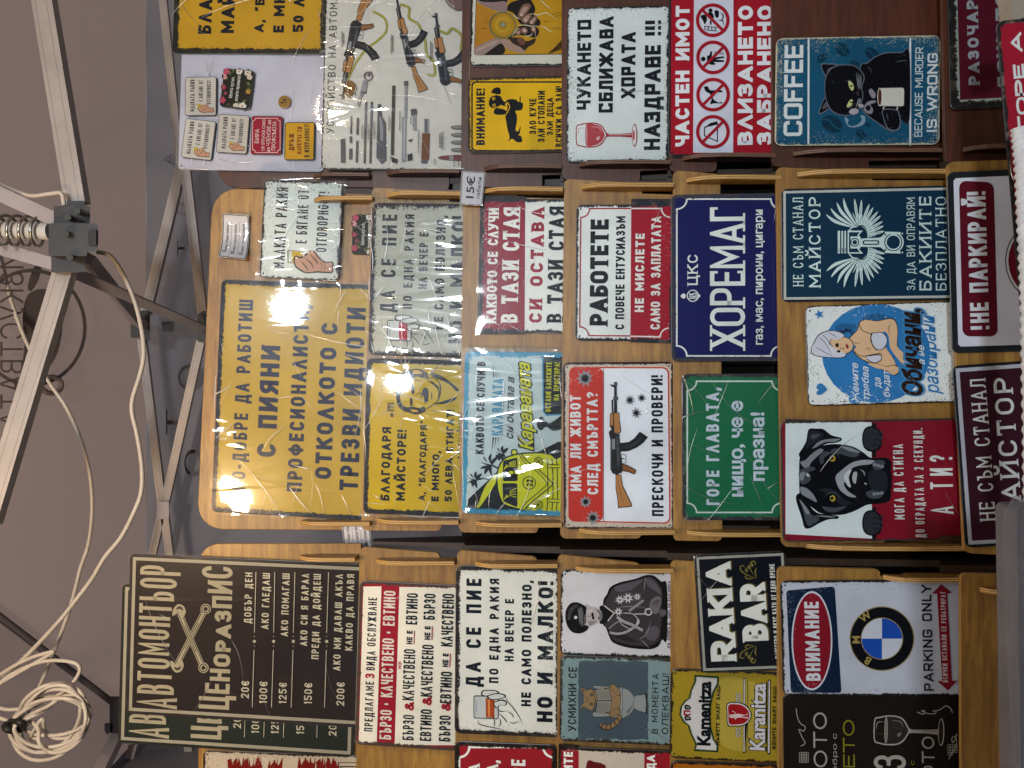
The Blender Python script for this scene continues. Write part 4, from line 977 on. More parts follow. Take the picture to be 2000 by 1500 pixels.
s.ring((572, 1240), 18, 4, K)
for xx in (705, 742, 775): s.line([(xx, 880), (xx+6, 960), (xx+8, 1160), (xx, 1262)], 6, K)
for yy in (938, 1190): s.rp([(705, yy-14), (705, yy+14), (800, yy+16), (800, yy-12)], 10, K); s.rp([(711, yy-8), (711, yy+8), (800, yy+10), (800, yy-6)], 6, Y)
s.poly([(670, 135), (900, 120), (900, 560), (700, 570), (676, 540)], '#3f93b4'); s.poly([(680, 140), (900, 128), (900, 552), (704, 560), (684, 535)], K)
s.blob([(632, 640), (640, 600), (668, 576), (690, 600), (720, 625), (770, 600), (830, 560), (850, 640), (760, 680), (700, 650), (660, 676)], K)
for i in range(4):
    s.poly([(318+i*18, 288), (312+i*20, 290), (312+i*20, 172+i*22)], K); s.poly([(318+i*18, 726), (310+i*20, 726), (300+i*22, 846-i*26)], K)
s.done()
s.T('КАКВОТО СЕ СЛУЧИ В', 240, 850, 175, 58, K, .19, 256, cl=True, sp=.16); s.T('КАРАВАНАТА', 380, 712, 300, 80, '#3f93b4', .25, 388, sp=.1); s.F('си остава в', 455, 738, 283, 56, K, 466, .012, .35)
s.F('Караваната', 604, 832, 170, 98, K, 578, .075, .3, sl=1); s.F('Караваната', 603, 820, 178, 92, Y, 577, .03, .3, sl=1)
s.T('22', 602, 1086, 1036, 46, K, .22); s.T('ОСТАВИ БАНСКИТЕ', 735, 542, 178, 40, Y, .2, 742); s.T('НА ПРОСТОРА!', 795, 458, 178, 40, Y, .2, 800); s.sleeve(amp=.003)
# work sign
s = Sign(TM[3], sq('A4', [(935, 1282), (945, 262), (1672, 272), (1660, 1300)]), 'small white over red tin sign with hollow corner frame above the navy sign', pcol='#e4eae8', bcol='#2a2c35', bcol2='#5a504a', margin=.0045, amp=.008, specks=.6)
s.crop = 'A4'; s.part('printed_panel'); s.poly([(1357, 225), (1350, 1300), (1700, 1310), (1700, 225)], '#a31c30')
s.line([(1350, 1254), (1036, 1252)]+[(970+66*math.cos(t*math.pi/16), 1252-66*math.sin(t*math.pi/16)) for t in range(9)]+[(978+66*math.sin(t*math.pi/16), 298+66*math.cos(t*math.pi/16)) for t in range(9)]+[(1357, 297)], 10, '#a31c30', sm=False)
s.line([(1357, 297), (1582, 297)]+[(1650-66*math.cos(t*math.pi/16), 297+66*math.sin(t*math.pi/16)) for t in range(9)], 10, WHT, sm=False); s.line([(1350, 1256), (1568, 1262)]+[(1640-66*math.cos(t*math.pi/16), 1262-66*math.sin(t*math.pi/16)) for t in range(9)], 10, WHT, sm=False); s.done()
s.T('РАБОТЕТЕ', 1182, 1176, 378, 137, INK, .25, 1187, sf=.5, sp=.1, rv=.25); s.T('С ПОВЕЧЕ ЕНТУСИАЗЪМ', 1303, 1205, 355, 68, INK, .23, 1313, sp=.13)
s.under = '#a31c30'; s.T('НЕ МИСЛЕТЕ', 1450, 1075, 485, 68, WHT, .24, 1458, sp=.22, cl=True); s.T('САМО ЗА ЗАПЛАТАТА', 1573, 1205, 358, 72, WHT, .23, 1580, sp=.14, cl=True)
s.sleeve(M_sleeve_tight, amp=.0015)
# rifle sign
s = Sign(TM[3], sq('A5', [(820, 1387), (832, 172), (1622, 182), (1650, 1420)]), 'red and white tin sign with a wooden stocked rifle and bullet holes', off=.006, pcol='#cdbfae', bcol='#2c1a22', bcol2='#4a343a', margin=.0045, amp=.0055, specks=.8)
s.crop = 'A5'; s.part('printed_panel'); s.rp([(862, 1345), (868, 212), (1600, 214), (1612, 1362)], 46, '#c2362c'); s.rp([(872, 1336), (878, 222), (1590, 224), (1602, 1352)], 38, '#e6ebf2'); s.rp([(880, 1330), (886, 228), (1582, 231), (1594, 1346)], 32, '#e6ebf2')
s.poly([(1118, 1344), (1120, 226), (1125, 226), (1123, 1344)], INK); s.rp([(870, 1340), (874, 220), (1119, 222), (1117, 1342)], 34, '#c2362c')
rnd = random.Random(3)
for cx, cy, r in ((985, 296, 54), (990, 1200, 38), (1042, 1318, 46), (1314, 456, 34), (1400, 440, 30), (1360, 550, 34)):
    s.poly([(cx+r*(1.25 if k % 2 else .72)*rnd.uniform(.85, 1.1)*math.cos(k*math.pi/9), cy+r*(1.25 if k % 2 else .72)*rnd.uniform(.85, 1.1)*math.sin(k*math.pi/9)) for k in range(18)], '#8d8f96'); s.circ((cx, cy), r*.56, '#5c5d64'); s.circ((cx, cy), r*.44, '#17171b')
s.done(); s.under = '#c2362c'; s.T('ИМА ЛИ ЖИВОТ', 940, 1120, 420, 80, '#dfe2e4', .23, 972, cl=True, sp=.16); s.T('СЛЕД СМЪРТТА?', 1064, 1145, 397, 80, '#dfe2e4', .23, 1095, cl=True, sp=.16); s.under = s.pcol
s.T('ПРЕСКОЧИ И ПРОВЕРИ!', 1560, 1305, 268, 84, INK, .21, 1552, sp=.17, rv=.26); gun(s); s.sleeve(M_sleeve_tight, amp=.002)
# navy shop sign
s = Sign(TM[4], [(1309.5, 703), (1312, 381), (1526, 376), (1529, 708)], 'navy enamel style tin sign with tall white serif capitals and hollow corner frame', off=.010, pcol='#171b58', bcol='#3a3c46', bcol2='#5c4e3c', margin=.007, amp=.011, specks=.25)
s.crop = 'A6'; s.part('printed_frame'); frame(s, 122, 1405, 905, 226, 76, 12, WHT)
s.ring((243, 953), 42, 7, WHT); s.blob([(150, 955), (175, 935), (190, 955), (175, 975)], WHT); s.blob([(286, 940), (300, 952), (288, 966)], WHT)
for k in range(3): s.line([(256+k*8, 925+k*3), (262+k*8, 955), (256+k*8, 982-k*3)], 4, WHT)
s.done(); s.T('ЦК', 252, 975, 932, 38, WHT, .2, name='emblem_lettering'); s.T('ЦКС', 280, 872, 645, 78, WHT, .16, sf=1.1, sp=.22, rv=.5)
s.under = '#171b58'; s.T('ХОРЕМАГ', 636, 1340, 285, 264, WHT, .125, 634, sf=1.3, sp=.075, rv=.2); s.F('газ, мас, пирони, цигари', 768, 1320, 305, 66, WHT, 764, .018); s.sleeve(M_sleeve_tight, amp=.001)
# green sign
s = Sign(TM[4], sq('A7', [(165, 1207), (150, 145), (905, 155), (900, 1240)]), 'green street plate style tin sign with white lettering and frame, wrapped in film', pcol='#1f6d4a', bcol='#33343a', bcol2='#6a5a54', margin=.0065, amp=.009, specks=.15)
s.crop = 'A7'; s.part('printed_frame'); frame(s, 196, 1166, 885, 205, 68, 11, '#cfdcd8'); s.done()
s.T('ГОРЕ ГЛАВАТА,', 435, 1112, 245, 95, '#c6d2e0', .2, 424, sp=.2, rv=.6); s.F('нищо, че е', 606, 1050, 345, 100, '#c6d2e0', 596, .03); s.F('празна!', 762, 935, 432, 100, '#c6d2e0', 752, .03); s.sleeve(M_sleeve_tight, ex=.012, amp=.003, top=.0)
# winged piston sign
s = smai = Sign(TM[5], [(1525, 583.5), (1527, 364), (1868, 367), (1872, 592)], 'dark teal tin sign with a white winged piston, sixth board of the middle rack', pcol='#14334a', bcol='#1c242c', bcol2='#3a3c3c', margin=.0034, amp=.0035, specks=.3)
d_maistor(s, '#c3dcdc'); s.crop = 'A8'
s.T('ЗА ДА ВИ ОПРАВЯМ', 720, 910, 215, 62, '#c3dcdc', .11, 716, sf=1, sp=.16); s.T('БАКИИТЕ', 845, 912, 208, 92, '#c3dcdc', .15, 838, sf=1, sp=.3); s.T('БЕЗПЛАТНО', 957, 912, 210, 82, '#c3dcdc', .12, 952, sf=1, cl=True, sp=.26)
s.part('winged_piston_picture'); c = '#c3dcdc'; dk = '#14334a'
tips = [(50, 342), (84, 296), (130, 252), (180, 220), (262, 224), (315, 234), (374, 264), (402, 290), (437, 322), (458, 352), (472, 396), (480, 430), (484, 470)]
for sg in (1, -1):
    my = lambda p: (p[0], p[1] if sg > 0 else 1112-p[1])
    for i, t in enumerate(tips):
        f = i/(len(tips)-1); a = math.radians(-112+f*112); rt = (262+f*110-8, 440-40*math.sin(f*3.0)+f*66); L_ = math.dist(rt, t); d = ((t[0]-rt[0])/L_, (t[1]-rt[1])/L_); n_ = (-d[1], d[0]); wd = 17 if i > 3 else 20
        bend = -18 if i < 4 else 0
        mid = (rt[0]+d[0]*L_*.62+n_[0]*bend, rt[1]+d[1]*L_*.62+n_[1]*bend)
        o = [my(rt), my((mid[0]+n_[0]*wd*.62, mid[1]+n_[1]*wd*.62)), my(t), my((mid[0]-n_[0]*wd*.62, mid[1]-n_[1]*wd*.62))]
        s.blob(o, c, 5); s.line([my((rt[0]+d[0]*L_*.45, rt[1]+d[1]*L_*.45)), my((rt[0]+d[0]*L_*.8, rt[1]+d[1]*L_*.8))], 2.5, dk, sm=False)
        for q, ln in ((.08, .34), (-.06, .20)):
            r2 = (rt[0]+n_[0]*12, rt[1]+n_[1]*12); e = (r2[0]+d[0]*L_*(ln+.12), r2[1]+d[1]*L_*(ln+.12)); m2 = (r2[0]+d[0]*L_*ln*.6, r2[1]+d[1]*L_*ln*.6)
            s.line([my(r2), my(m2), my(e)], 15, dk, tp=2); s.line([my(r2), my(m2), my(e)], 10, c, tp=2)
    s.line([my(p) for p in ((215, 470), (245, 440), (275, 436), (310, 418), (340, 425), (358, 460), (362, 520))], 9, c); s.line([my(p) for p in ((275, 436), (310, 426), (336, 436), (348, 470), (352, 520))], 4, dk)
for x0, x1 in ((130, 148), (158, 170), (180, 192)): s.rp([(x0, 640), (x0, 470), (x1, 468), (x1, 638)], 4, c); s.line([((x0+x1)/2, 628), ((x0+x1)/2, 600)], 5, dk, sm=False)
s.poly([(204, 640), (204, 468), (318, 468), (290, 500), (290, 608), (320, 640)], c); s.poly([(214, 630), (214, 480), (296, 480), (278, 500), (278, 608), (296, 630)], dk); s.poly([(226, 602), (226, 512), (300, 512), (300, 602)], c); s.circ((257, 556), 33, dk); s.circ((257, 556), 25, c); s.circ((257, 556), 17, dk)
s.rp([(300, 590), (300, 528), (450, 520), (480, 490), (480, 620), (450, 592)], 10, c); s.rp([(316, 575), (316, 540), (440, 540), (440, 575)], 14, dk); s.rp([(326, 566), (326, 549), (430, 549), (430, 566)], 8, c)
s.circ((545, 555), 78, c); s.circ((545, 555), 68, dk); s.circ((545, 555), 60, c); s.circ((545, 555), 50, dk)
for y0 in (476, 618): s.rp([(480, y0+18), (482, y0), (600, y0+4), (600, y0+22)], 6, c); s.circ((612, y0+14), 6, c)
s.done()
# pin-up sign
s = Sign(TM[5], [(1577, 789), (1573, 593), (1872, 593), (1880, 789)], 'white tin sign with a blue disc and a drawn woman in a towel turban', off=.006, pcol='#e0e8e8', bcol='#25221f', bcol2='#3f3a36', margin=.0022, amp=.0045, specks=.9)
B = '#2f79b8'; O = '#231c1c'; SK = '#d9b690'; TW = '#c9cedb'; s.part('woman_picture')
s.circ((1711, 690), 106, B, 97); s.crop = 'B1'; s.blob([(215, 330), (235, 300), (300, 310), (300, 360), (260, 370), (225, 360)], B); s.crop = 'A8'; s.blob([(120, 1190), (180, 1160), (280, 1170), (270, 1200), (160, 1240)], '#255f92'); s.blob([(320, 1120), (420, 1085), (540, 1110), (560, 1140), (400, 1140)], '#255f92'); s.crop = 'A6'
def ob(pts, col, wd=5): s.blob(pts, O); cx = sum(p[0] for p in pts)/len(pts); cy = sum(p[1] for p in pts)/len(pts); s.blob([(p[0]-(wd if p[0] > cx else -wd), p[1]-(wd if p[1] > cy else -wd)) for p in pts], col)
s.crop = 'A8'
ob([(160, 1330), (200, 1290), (240, 1250), (285, 1200), (300, 1150), (345, 1130), (430, 1138), (540, 1122), (580, 1150), (592, 1220), (588, 1300), (598, 1350), (660, 1400), (718, 1440), (725, 1465), (690, 1470), (715, 1500), (660, 1490), (620, 1460), (570, 1400), (535, 1330), (525, 1250), (490, 1215), (470, 1260), (500, 1340), (560, 1430), (580, 1490), (545, 1502), (440, 1482), (345, 1446), (285, 1410), (255, 1370), (270, 1330), (240, 1310), (200, 1330)], SK)
ob([(560, 1470), (605, 1492), (600, 1530), (560, 1552), (530, 1530), (480, 1512), (420, 1490), (360, 1456), (420, 1458), (500, 1480)], SK)
ob([(385, 1240), (420, 1228), (470, 1225), (505, 1255), (510, 1310), (485, 1350), (440, 1362), (400, 1330)], TW); ob([(345, 1405), (380, 1400), (430, 1395), (470, 1400), (462, 1440), (420, 1458), (375, 1445)], TW)
s.line([(300, 1160), (320, 1210), (385, 1238)], 5, O); s.line([(262, 1370), (300, 1400), (350, 1408)], 5, O); s.line([(395, 1235), (385, 1280), (405, 1330), (430, 1360)], 7, O); s.line([(350, 1405), (400, 1395), (465, 1385)], 7, O); s.line([(240, 1300), (280, 1310), (310, 1300)], 4, O, tp=2); s.line([(340, 1360), (370, 1345), (380, 1370)], 4, O, tp=2)
s.line([(530, 1250), (520, 1190), (540, 1160)], 4, O, tp=2); s.circ((555, 1412), 6, O, n=8)
for k in range(4): s.line([(600+k*22, 1400+k*8), (640+k*18, 1440+k*10)], 4, O, tp=2); s.line([(520+k*18, 1500+k*2), (530+k*20, 1538-k*2)], 4, O, tp=2)
s.crop = 'A6'; ob([(1290, 1262), (1330, 1280), (1380, 1262), (1420, 1275), (1446, 1310), (1440, 1360), (1400, 1388), (1350, 1384), (1300, 1350), (1268, 1310)], SK, 4)
ob([(1130, 1345), (1150, 1300), (1185, 1245), (1250, 1215), (1320, 1215), (1372, 1235), (1378, 1256), (1330, 1280), (1285, 1272), (1275, 1310), (1320, 1356), (1392, 1392), (1372, 1418), (1290, 1420), (1200, 1412), (1140, 1395)], TW)
for a in ([(1180, 1260), (1230, 1300), (1290, 1400)], [(1210, 1240), (1250, 1280), (1275, 1330)], [(1150, 1330), (1220, 1370), (1300, 1410)], [(1250, 1225), (1300, 1250), (1330, 1270)]): s.line(a, 5, '#4a4850', tp=2)
s.blob([(1310, 1318), (1330, 1308), (1338, 1330), (1322, 1340)], O); s.blob([(1322, 1366), (1345, 1362), (1348, 1376), (1330, 1380)], O); s.line([(1345, 1345), (1372, 1352), (1376, 1340)], 4, O); s.blob([(1388, 1322), (1402, 1318), (1412, 1340), (1398, 1350)], '#8c2638')
s.line([(1440, 1240), (1400, 1215), (1370, 1225), (1350, 1210)], 8, O); s.line([(1448, 1225), (1410, 1205), (1375, 1210)], 6, O)
s.poly([(1190+(38 if k % 2 else 16)*math.cos(k*math.pi/5), 1092+(38 if k % 2 else 16)*math.sin(k*math.pi/5)) for k in range(10)], B)
s.crop = 'A7'; s.blob([(1218, 264), (1190, 230), (1165, 220), (1144, 235), (1142, 258), (1158, 268), (1140, 285), (1150, 304), (1175, 302), (1200, 284)], B, 6); s.done()
s.crop = 'B1'
for t, xb, a, b in (('Жените', 284, 362, 68), ('трябва', 360, 338, 94), ('да', 446, 256, 174), ('бъдат', 512, 320, 118)): s.F(t, xb, a, b, 50, '#d6e2e8', None, .012, .3)
s.crop = 'PX'; s.F('Обичани,', 1797, 774, 600, 40, '#3f86bc', 1799, .10, .25); s.F('Обичани,', 1796, 772, 603, 37, '#2a1a14', 1798, .04, .25); s.F('разбирани', 1833, 770, 614, 27, B, 1823, .012, .3, sl=1); s.crop = 'A8'; s.F('а не', 785, 1468, 1322, 50, '#d6e2e8', None, .01, .3)
# dog sign
s = Sign(TM[5], [(1526, 1046), (1526, 814), (1878, 826), (1890, 1068)], 'white and dark red tin sign with a black dog looking over a fence', off=.006, pcol='#8a1a2c', bcol='#3a3232', bcol2='#5a5048', margin=.0035, amp=.0045, specks=.15)
s.part('printed_panel'); s.poly([(1534, 1043), (1534, 818), (1702, 825), (1703, 1052)], '#e0ecec'); s.done(); s.part('dog_picture'); s.crop = 'B1'
BK = '#101218'; G1 = '#4a4f58'; G2 = '#8a9096'; G3 = '#262a32'
s.blob([(-150, 742), (-120, 690), (-95, 640), (-78, 558), (-20, 552), (30, 556), (90, 600), (158, 618), (160, 640), (120, 655), (60, 662), (0, 690), (-60, 745), (-120, 776)], BK)
s.blob([(-75, 575), (-20, 570), (30, 590), (20, 620), (-40, 660), (-95, 700), (-88, 650)], G3); s.blob([(-20, 660), (40, 632), (150, 626), (120, 646), (40, 652), (-40, 700), (-80, 735)], G2); s.blob([(-60, 600), (-10, 590), (0, 604), (-50, 630)], G1)
s.blob([(-172, 1060), (-135, 1025), (-90, 1090), (-20, 1165), (60, 1180), (136, 1192), (134, 1212), (70, 1216), (0, 1244), (-66, 1280), (-108, 1275), (-130, 1200)], BK); s.blob([(-120, 1110), (-60, 1180), (0, 1210), (-40, 1250), (-85, 1262), (-110, 1190)], G1); s.blob([(-145, 1070), (-100, 1120), (-70, 1170), (-95, 1175), (-125, 1120)], G2); s.line([(-30, 1190), (60, 1195), (120, 1200)], 10, G2, tp=2)
s.blob([(-142, 760), (-100, 722), (-10, 684), (110, 664), (240, 682), (320, 725), (380, 765), (490, 765), (527, 800), (524, 850), (532, 920), (526, 1000), (512, 1080), (430, 1102), (350, 1110), (250, 1158), (150, 1184), (20, 1174), (-50, 1132), (-110, 1082), (-142, 1040), (-148, 900)], BK)
for b, c in (([(-140, 800), (-100, 780), (-60, 740), (0, 700), (30, 712), (-20, 760), (-60, 800), (-90, 850)], G2), ([(-145, 860), (-60, 830), (-30, 850), (-90, 880), (-60, 920), (-110, 960), (-140, 940)], G1), ([(-140, 880), (-105, 868), (-120, 930), (-142, 920)], G2), ([(-90, 875), (-68, 895), (-82, 905), (-100, 890)], '#b9bec2'),
             ([(-140, 980), (-90, 990), (-40, 1040), (-20, 1090), (-80, 1060), (-130, 1030)], G2), ([(100, 700), (200, 700), (290, 740), (240, 760), (160, 740), (90, 730)], G1), ([(150, 680), (230, 690), (300, 728), (220, 715)], G2), ([(0, 760), (40, 720), (90, 730), (40, 760), (30, 800), (10, 810)], G1),
             ([(120, 900), (170, 850), (240, 800), (330, 780), (420, 790), (370, 812), (290, 822), (230, 850), (200, 920), (180, 960), (210, 1010), (270, 1050), (220, 1050), (160, 1010), (130, 960)], '#a3a9ae'), ([(180, 900), (210, 860), (236, 850), (215, 910), (230, 980), (200, 960)], '#d0d4d6'),
             ([(0, 1000), (60, 990), (120, 1010), (180, 1070), (240, 1100), (160, 1110), (60, 1030)], G3), ([(20, 1120), (100, 1130), (200, 1120), (130, 1160), (60, 1160)], G1), ([(340, 1020), (400, 1000), (460, 1030), (440, 1060), (370, 1060)], G1), ([(390, 800), (440, 780), (480, 800), (450, 850), (400, 850)], G1), ([(360, 870), (470, 860), (500, 930), (480, 1010), (380, 990)], G3)): s.blob(b, c)
s.blob([(232, 900), (245, 862), (280, 845), (320, 862), (338, 900), (342, 950), (325, 1000), (280, 1005), (248, 970)], BK); s.blob([(240, 905), (252, 870), (275, 872), (272, 920), (262, 955), (246, 940)], '#b4babc'); s.line([(300, 850), (325, 870), (332, 900)], 8, '#a8aeb2', tp=2); s.line([(330, 950), (345, 960)], 8, '#c8ccce')
for cy in (768, 1060):
    s.blob([(50, cy), (72, cy-28), (105, cy-30), (130, cy-8), (118, cy+22), (85, cy+30)], '#05060a'); s.circ((97, cy+2), 21, '#b59c3a', 24); s.circ((90, cy), 12, '#0a0a0a'); s.circ((82, cy-8), 4, '#e8e8e0', n=8); s.line([(40, cy-5), (70, cy-38), (120, cy-36), (150, cy+4)], 8, G1, tp=2)
for k in range(3): s.circ((405+k*26, 815+k*7), 14, G2, 12); s.circ((400+k*28, 1030-k*4), 14, G2, 12)
for y0 in (640, 1255):
    s.poly([(385, y0-130), (412, y0-130), (412, y0+120), (385, y0+120)], '#15171c')
    s.blob([(312, y0-30), (330, y0-88), (372, y0-108), (415, y0-96), (445, y0-70), (460, y0-25), (452, y0+30), (440, y0+62), (390, y0+80), (345, y0+70), (318, y0+35)], BK); s.blob([(322, y0-28), (338, y0-80), (376, y0-98), (412, y0-86), (436, y0-60), (448, y0-20), (440, y0+28), (428, y0+52), (388, y0+68), (350, y0+58), (328, y0+30)], '#30343a')
    for k in range(3): s.line([(380, y0-55+k*42), (420, y0-50+k*40), (450, y0-42+k*36)], 6, BK, tp=2); s.circ((455, y0-62+k*42), 9, '#3a3e44', n=10)
s.done(); s.T('МОГА ДА СТИГНА', 620, 1215, 665, 74, WHT, .13, 612, rv=.3, sp=.2); s.T('ДО ОГРАДАТА ЗА 2 СЕКУНДИ.', 766, 1347, 545, 68, WHT, .12, 756, rv=.3, sp=.2); s.T('А ТИ?', 976, 1175, 745, 166, WHT, .14, 972, rv=.3, sp=.3); s.sleeve(M_sleeve_tight, ex=.01, amp=.0015, top=.012)
# no parking sign
s = Sign(TM[6], [(1857, 676), (1851, 333), (2330, 318), (2345, 690)], 'black framed white sign with a dark red lettered band, lowest board of the middle rack', pcol='#d2d6e2', bcol='#23262a', bcol2='#23262a', margin=.0105, amp=0.0, specks=0, rad=.012)
s.crop = 'A8'; s.part('printed_panel'); s.rp([(1076, 1258), (1049, 88), (1310, 100), (1341, 1258)], 52, '#5c1626'); s.circ((1716, 690), 322, '#23262e'); s.circ((1716, 690), 314, '#d2d6e2'); s.circ((1716, 690), 298, '#6a1626'); s.done()
s.T('!НЕ ПАРКИРАЙ!', 1272, 1196, 160, 140, '#cdd2da', .2, 1250, sp=.13, rv=.3)
s = Sign(TM[6], [(1884, 1061), (1860, 702), (2390, 690), (2420, 1050)], 'dark maroon tin sign with pale slab capitals leaning at the foot of the middle rack', off=.006, pcol='#351622', bcol='#171a20', bcol2='#2a2a2c', margin=.0045, amp=.004, specks=.2)
s.part('printed_border'); strip_border(s, .0048, .0062, '#a9acb8'); s.done(); s.crop = 'B1'; s.T('НЕ СЪМ СТАНАЛ', 1287, 1222, 185, 115, '#c3c6c6', .12, 1222, sf=1, cl=True, sp=.2); s.T('МАЙСТОР', 1490, 1262, 175, 140, '#c3c6c6', .16, 1412, sf=1, sp=.3)
# ---------------- right rack
s = spn = Sign(TR[0], [(346, 325), (364, -120), (646, -108), (634, 342)], 'plain white tin panel carrying the fridge magnets, in clear film on the right rack', off=.006, pcol='#b9b8c4', bcol='#a8a8b2', bcol2='#a8a8b2', margin=0, amp=0, specks=0, rough=.25)
s.sleeve(M_sleeve_tight, ex=.006, amp=.004)
mg = dict(off=.014, rad=.005, name='fridge_magnet', cat='magnet', group='fridge magnets', holes=False, thick=.003)
for pts, lab in (([(105, 750), (105, 495), (310, 505), (305, 755)], 'pale hand and glass magnet above the black floral magnet on the white panel'),
                 ([(75, 1025), (110, 770), (305, 790), (275, 1045)], 'tilted pale hand and glass magnet at the upper left corner of the white panel'),
                 ([(305, 990), (325, 740), (525, 755), (505, 1005)], 'pale hand and glass magnet next to the red magnet')):
    s = Sign(TR[0], sq('Z4', pts), lab, pcol='#b4b0a8', bcol='#35302e', margin=.0012, amp=.0016, specks=0, ref=srak, **mg); d_rakia(s)
s = Sign(TR[0], sq('Z4', [(530, 1000), (540, 750), (738, 760), (730, 1012)]), 'red magnet with thin white lettering between the pale and yellow magnets', pcol='#8e1a30', bcol='#4a1620', margin=.0006, amp=.001, specks=.1, **mg)
s.crop = 'Z4'; s.part('printed_frame'); frame(s, 545, 993, 724, 770, 18, 4, '#cdb8b8'); s.done(); c = '#d6c4c4'
for t, xb, a, b, xe in (('БИРА', 585, 932, 840, 588), ('се отпуска само', 622, 980, 778, 628), ('на ЧЛЕНОВЕ на', 660, 988, 782, 664), ('ПРОФСЪЮЗА', 695, 980, 790, 699)): s.F(t, xb, a, b, 26, c, xe, .0)
s = Sign(TR[0], sq('Z4', [(750, 1037), (755, 790), (948, 800), (945, 1046)]), 'yellow magnet with dark red and black capitals, last of the magnet row', pcol='#b98c1c', bcol='#2e2a20', margin=.0018, amp=.0014, specks=0, **mg)
s.crop = 'Z4'; s.T('ДРЪЖ', 812, 980, 870, 32, '#5c2418', .22, 815); s.T('МАРКУЧА СИ', 864, 1003, 826, 32, '#6c1c1c', .22, 868); s.T('В ИЗПРАВНОСТ!', 912, 1022, 806, 32, INK, .22, 916)
# price dot
s = Sign(TR[0], [(330+.3*710, .3*704), (330+.3*712, .3*622), (330+.3*792, .3*622), (330+.3*790, .3*704)], 'small round tan price sticker reading 1 euro on the white panel', off=.0125, pcol='#8a6a34', bcol='#8a6a34', bcol2='#8a6a34', margin=0, amp=0, specks=0, rad=.0118, name='price_sticker', cat='sticker', group=None, holes=False, thick=.0004, rough=.6)
s.crop = 'Z4'; s.T('1', 764, 680, 664, 38, INK, .12); s.F('€', 764, 660, 640, 24, INK)
# weapon chart
s = Sign(TR[1], sq('Z4', [(990, 1102), (1028, -320), (1985, -310), (1945, 1112)]), 'large white weapon chart with three rifles and rows of parts, in glaring film', off=.008, pcol='#d2cdc3', bcol='#2a2828', bcol2='#57504a', margin=.003, amp=.007, specks=.5)
s.crop = 'Z4'; s.T('УСТРОЙСТВО НА АВТОМАТИТЕ', 1072, 868, -210, 50, '#38383c', .13, 1106, sp=.28)
G = ((1207, 330), (1270, 1240), (1420, 710))
gun(s, aff3(G, ((1132, 640), (1298, -40), (1352, 385))), sling=[(1220, 480), (1262, 640), (1330, 780), (1400, 860), (1460, 960), (1430, 1060), (1330, 1100)])
gun(s, aff3(G, ((1478, -30), (1652, 596), (1668, 205))), sling=[(1230, 420), (1310, 470), (1290, 560), (1370, 640), (1400, 780), (1390, 920), (1440, 1000), (1420, 1120), (1350, 1100)])
gun(s, aff3(G, ((1738, 95), (1866, 720), (1935, 340))), stock=False, sling=[(1215, 480), (1280, 520), (1330, 480), (1400, 560), (1380, 690), (1420, 800), (1360, 900)])
s.part('parts_diagram'); g1, g2, wdc = '#55555a', '#8e8e92', '#6e421e'
for a, b, wd, c in (((1285, 665), (1275, 1065), 14, g1), ((1322, 665), (1312, 1065), 14, g1), ((1285, 680), (1281, 840), 5, g2), ((1322, 680), (1316, 840), 5, g2), ((1465, 560), (1455, 1012), 20, '#3c3f3a'), ((1545, 560), (1542, 770), 18, g2), ((1545, 530), (1545, 562), 26, g1), ((1533, 765), (1530, 1055), 26, g2), ((1535, 780), (1533, 1040), 8, '#b4b4b8'),
                    ((1232, 770), (1228, 880), 14, g1), ((1190, 760), (1186, 875), 10, g1), ((1228, 920), (1224, 1060), 14, g1), ((1186, 890), (1186, 935), 16, g1), ((1186, 970), (1184, 1040), 20, g1), ((1675, 870), (1668, 1044), 50, wdc), ((1678, 775), (1674, 872), 30, g2), ((1676, 780), (1676, 870), 12, g1), ((1664, 1044), (1664, 1066), 40, g1), ((1600, 740), (1600, 850), 22, g2)): s.line([a, b], wd, c, sm=False)
for b, c in (([(1362, 682), (1382, 680), (1388, 760), (1412, 800), (1416, 1045), (1385, 1070), (1352, 1030), (1356, 900)], g1), ([(1372, 760), (1384, 770), (1398, 830), (1396, 920), (1378, 915)], g2), ([(1555, 1010), (1585, 1000), (1585, 1045), (1555, 1050)], '#2c2c30'), ([(1555, 915), (1590, 905), (1575, 930)], g1), ([(1440, 1020), (1490, 1040), (1486, 1068), (1450, 1055)], '#2c2c30'), ([(1575, 715), (1612, 710), (1616, 745), (1580, 760)], g1), ([(1120, 910), (1148, 905), (1150, 1060), (1122, 1062)], g1)): s.poly(b, c)
s.blob([(1160, 540), (1185, 528), (1210, 545), (1205, 600), (1180, 640), (1150, 610)], '#7c541e'); s.ring((1208, 580), 14, 5, '#7c541e', 34)
s.poly([(1268, 520), (1296, 535), (1286, 600), (1262, 620), (1240, 705), (1228, 680), (1250, 600)], g2); s.poly([(1285, 612), (1250, 612), (1252, 600), (1288, 600)], g1); s.ring((1300, 500), 26, 9, '#6a5a60'); s.line([(1296, 500), (1320, 470)], 12, '#6a5a60', sm=False)
for y in (833, 882, 931, 979): s.blob([(1836, y), (1850, y-10), (1880, y-13), (1906, y-12), (1906, y+12), (1880, y+13), (1850, y+10)], '#6c6660'); s.line([(1850, y-2), (1900, y-2)], 5, '#a8a29c', sm=False); s.line([(1912, y-10), (1912, y+12)], 3, g1, sm=False)
s.blob([(1752, 1030), (1775, 1020), (1830, 1014), (1905, 1014), (1905, 1048), (1830, 1046), (1775, 1040)], '#6c2e30'); s.line([(1840, 1016), (1840, 1046)], 30, '#8a8480', sm=False)
s.blob([(1800, 0), (1850, -20), (1940, -10), (1950, 30), (1920, 66), (1870, 72), (1820, 40)], '#7a5a5a'); s.line([(1810, 10), (1860, 60)], 12, '#9a8a84', sm=False)
rnd = random.Random(11)
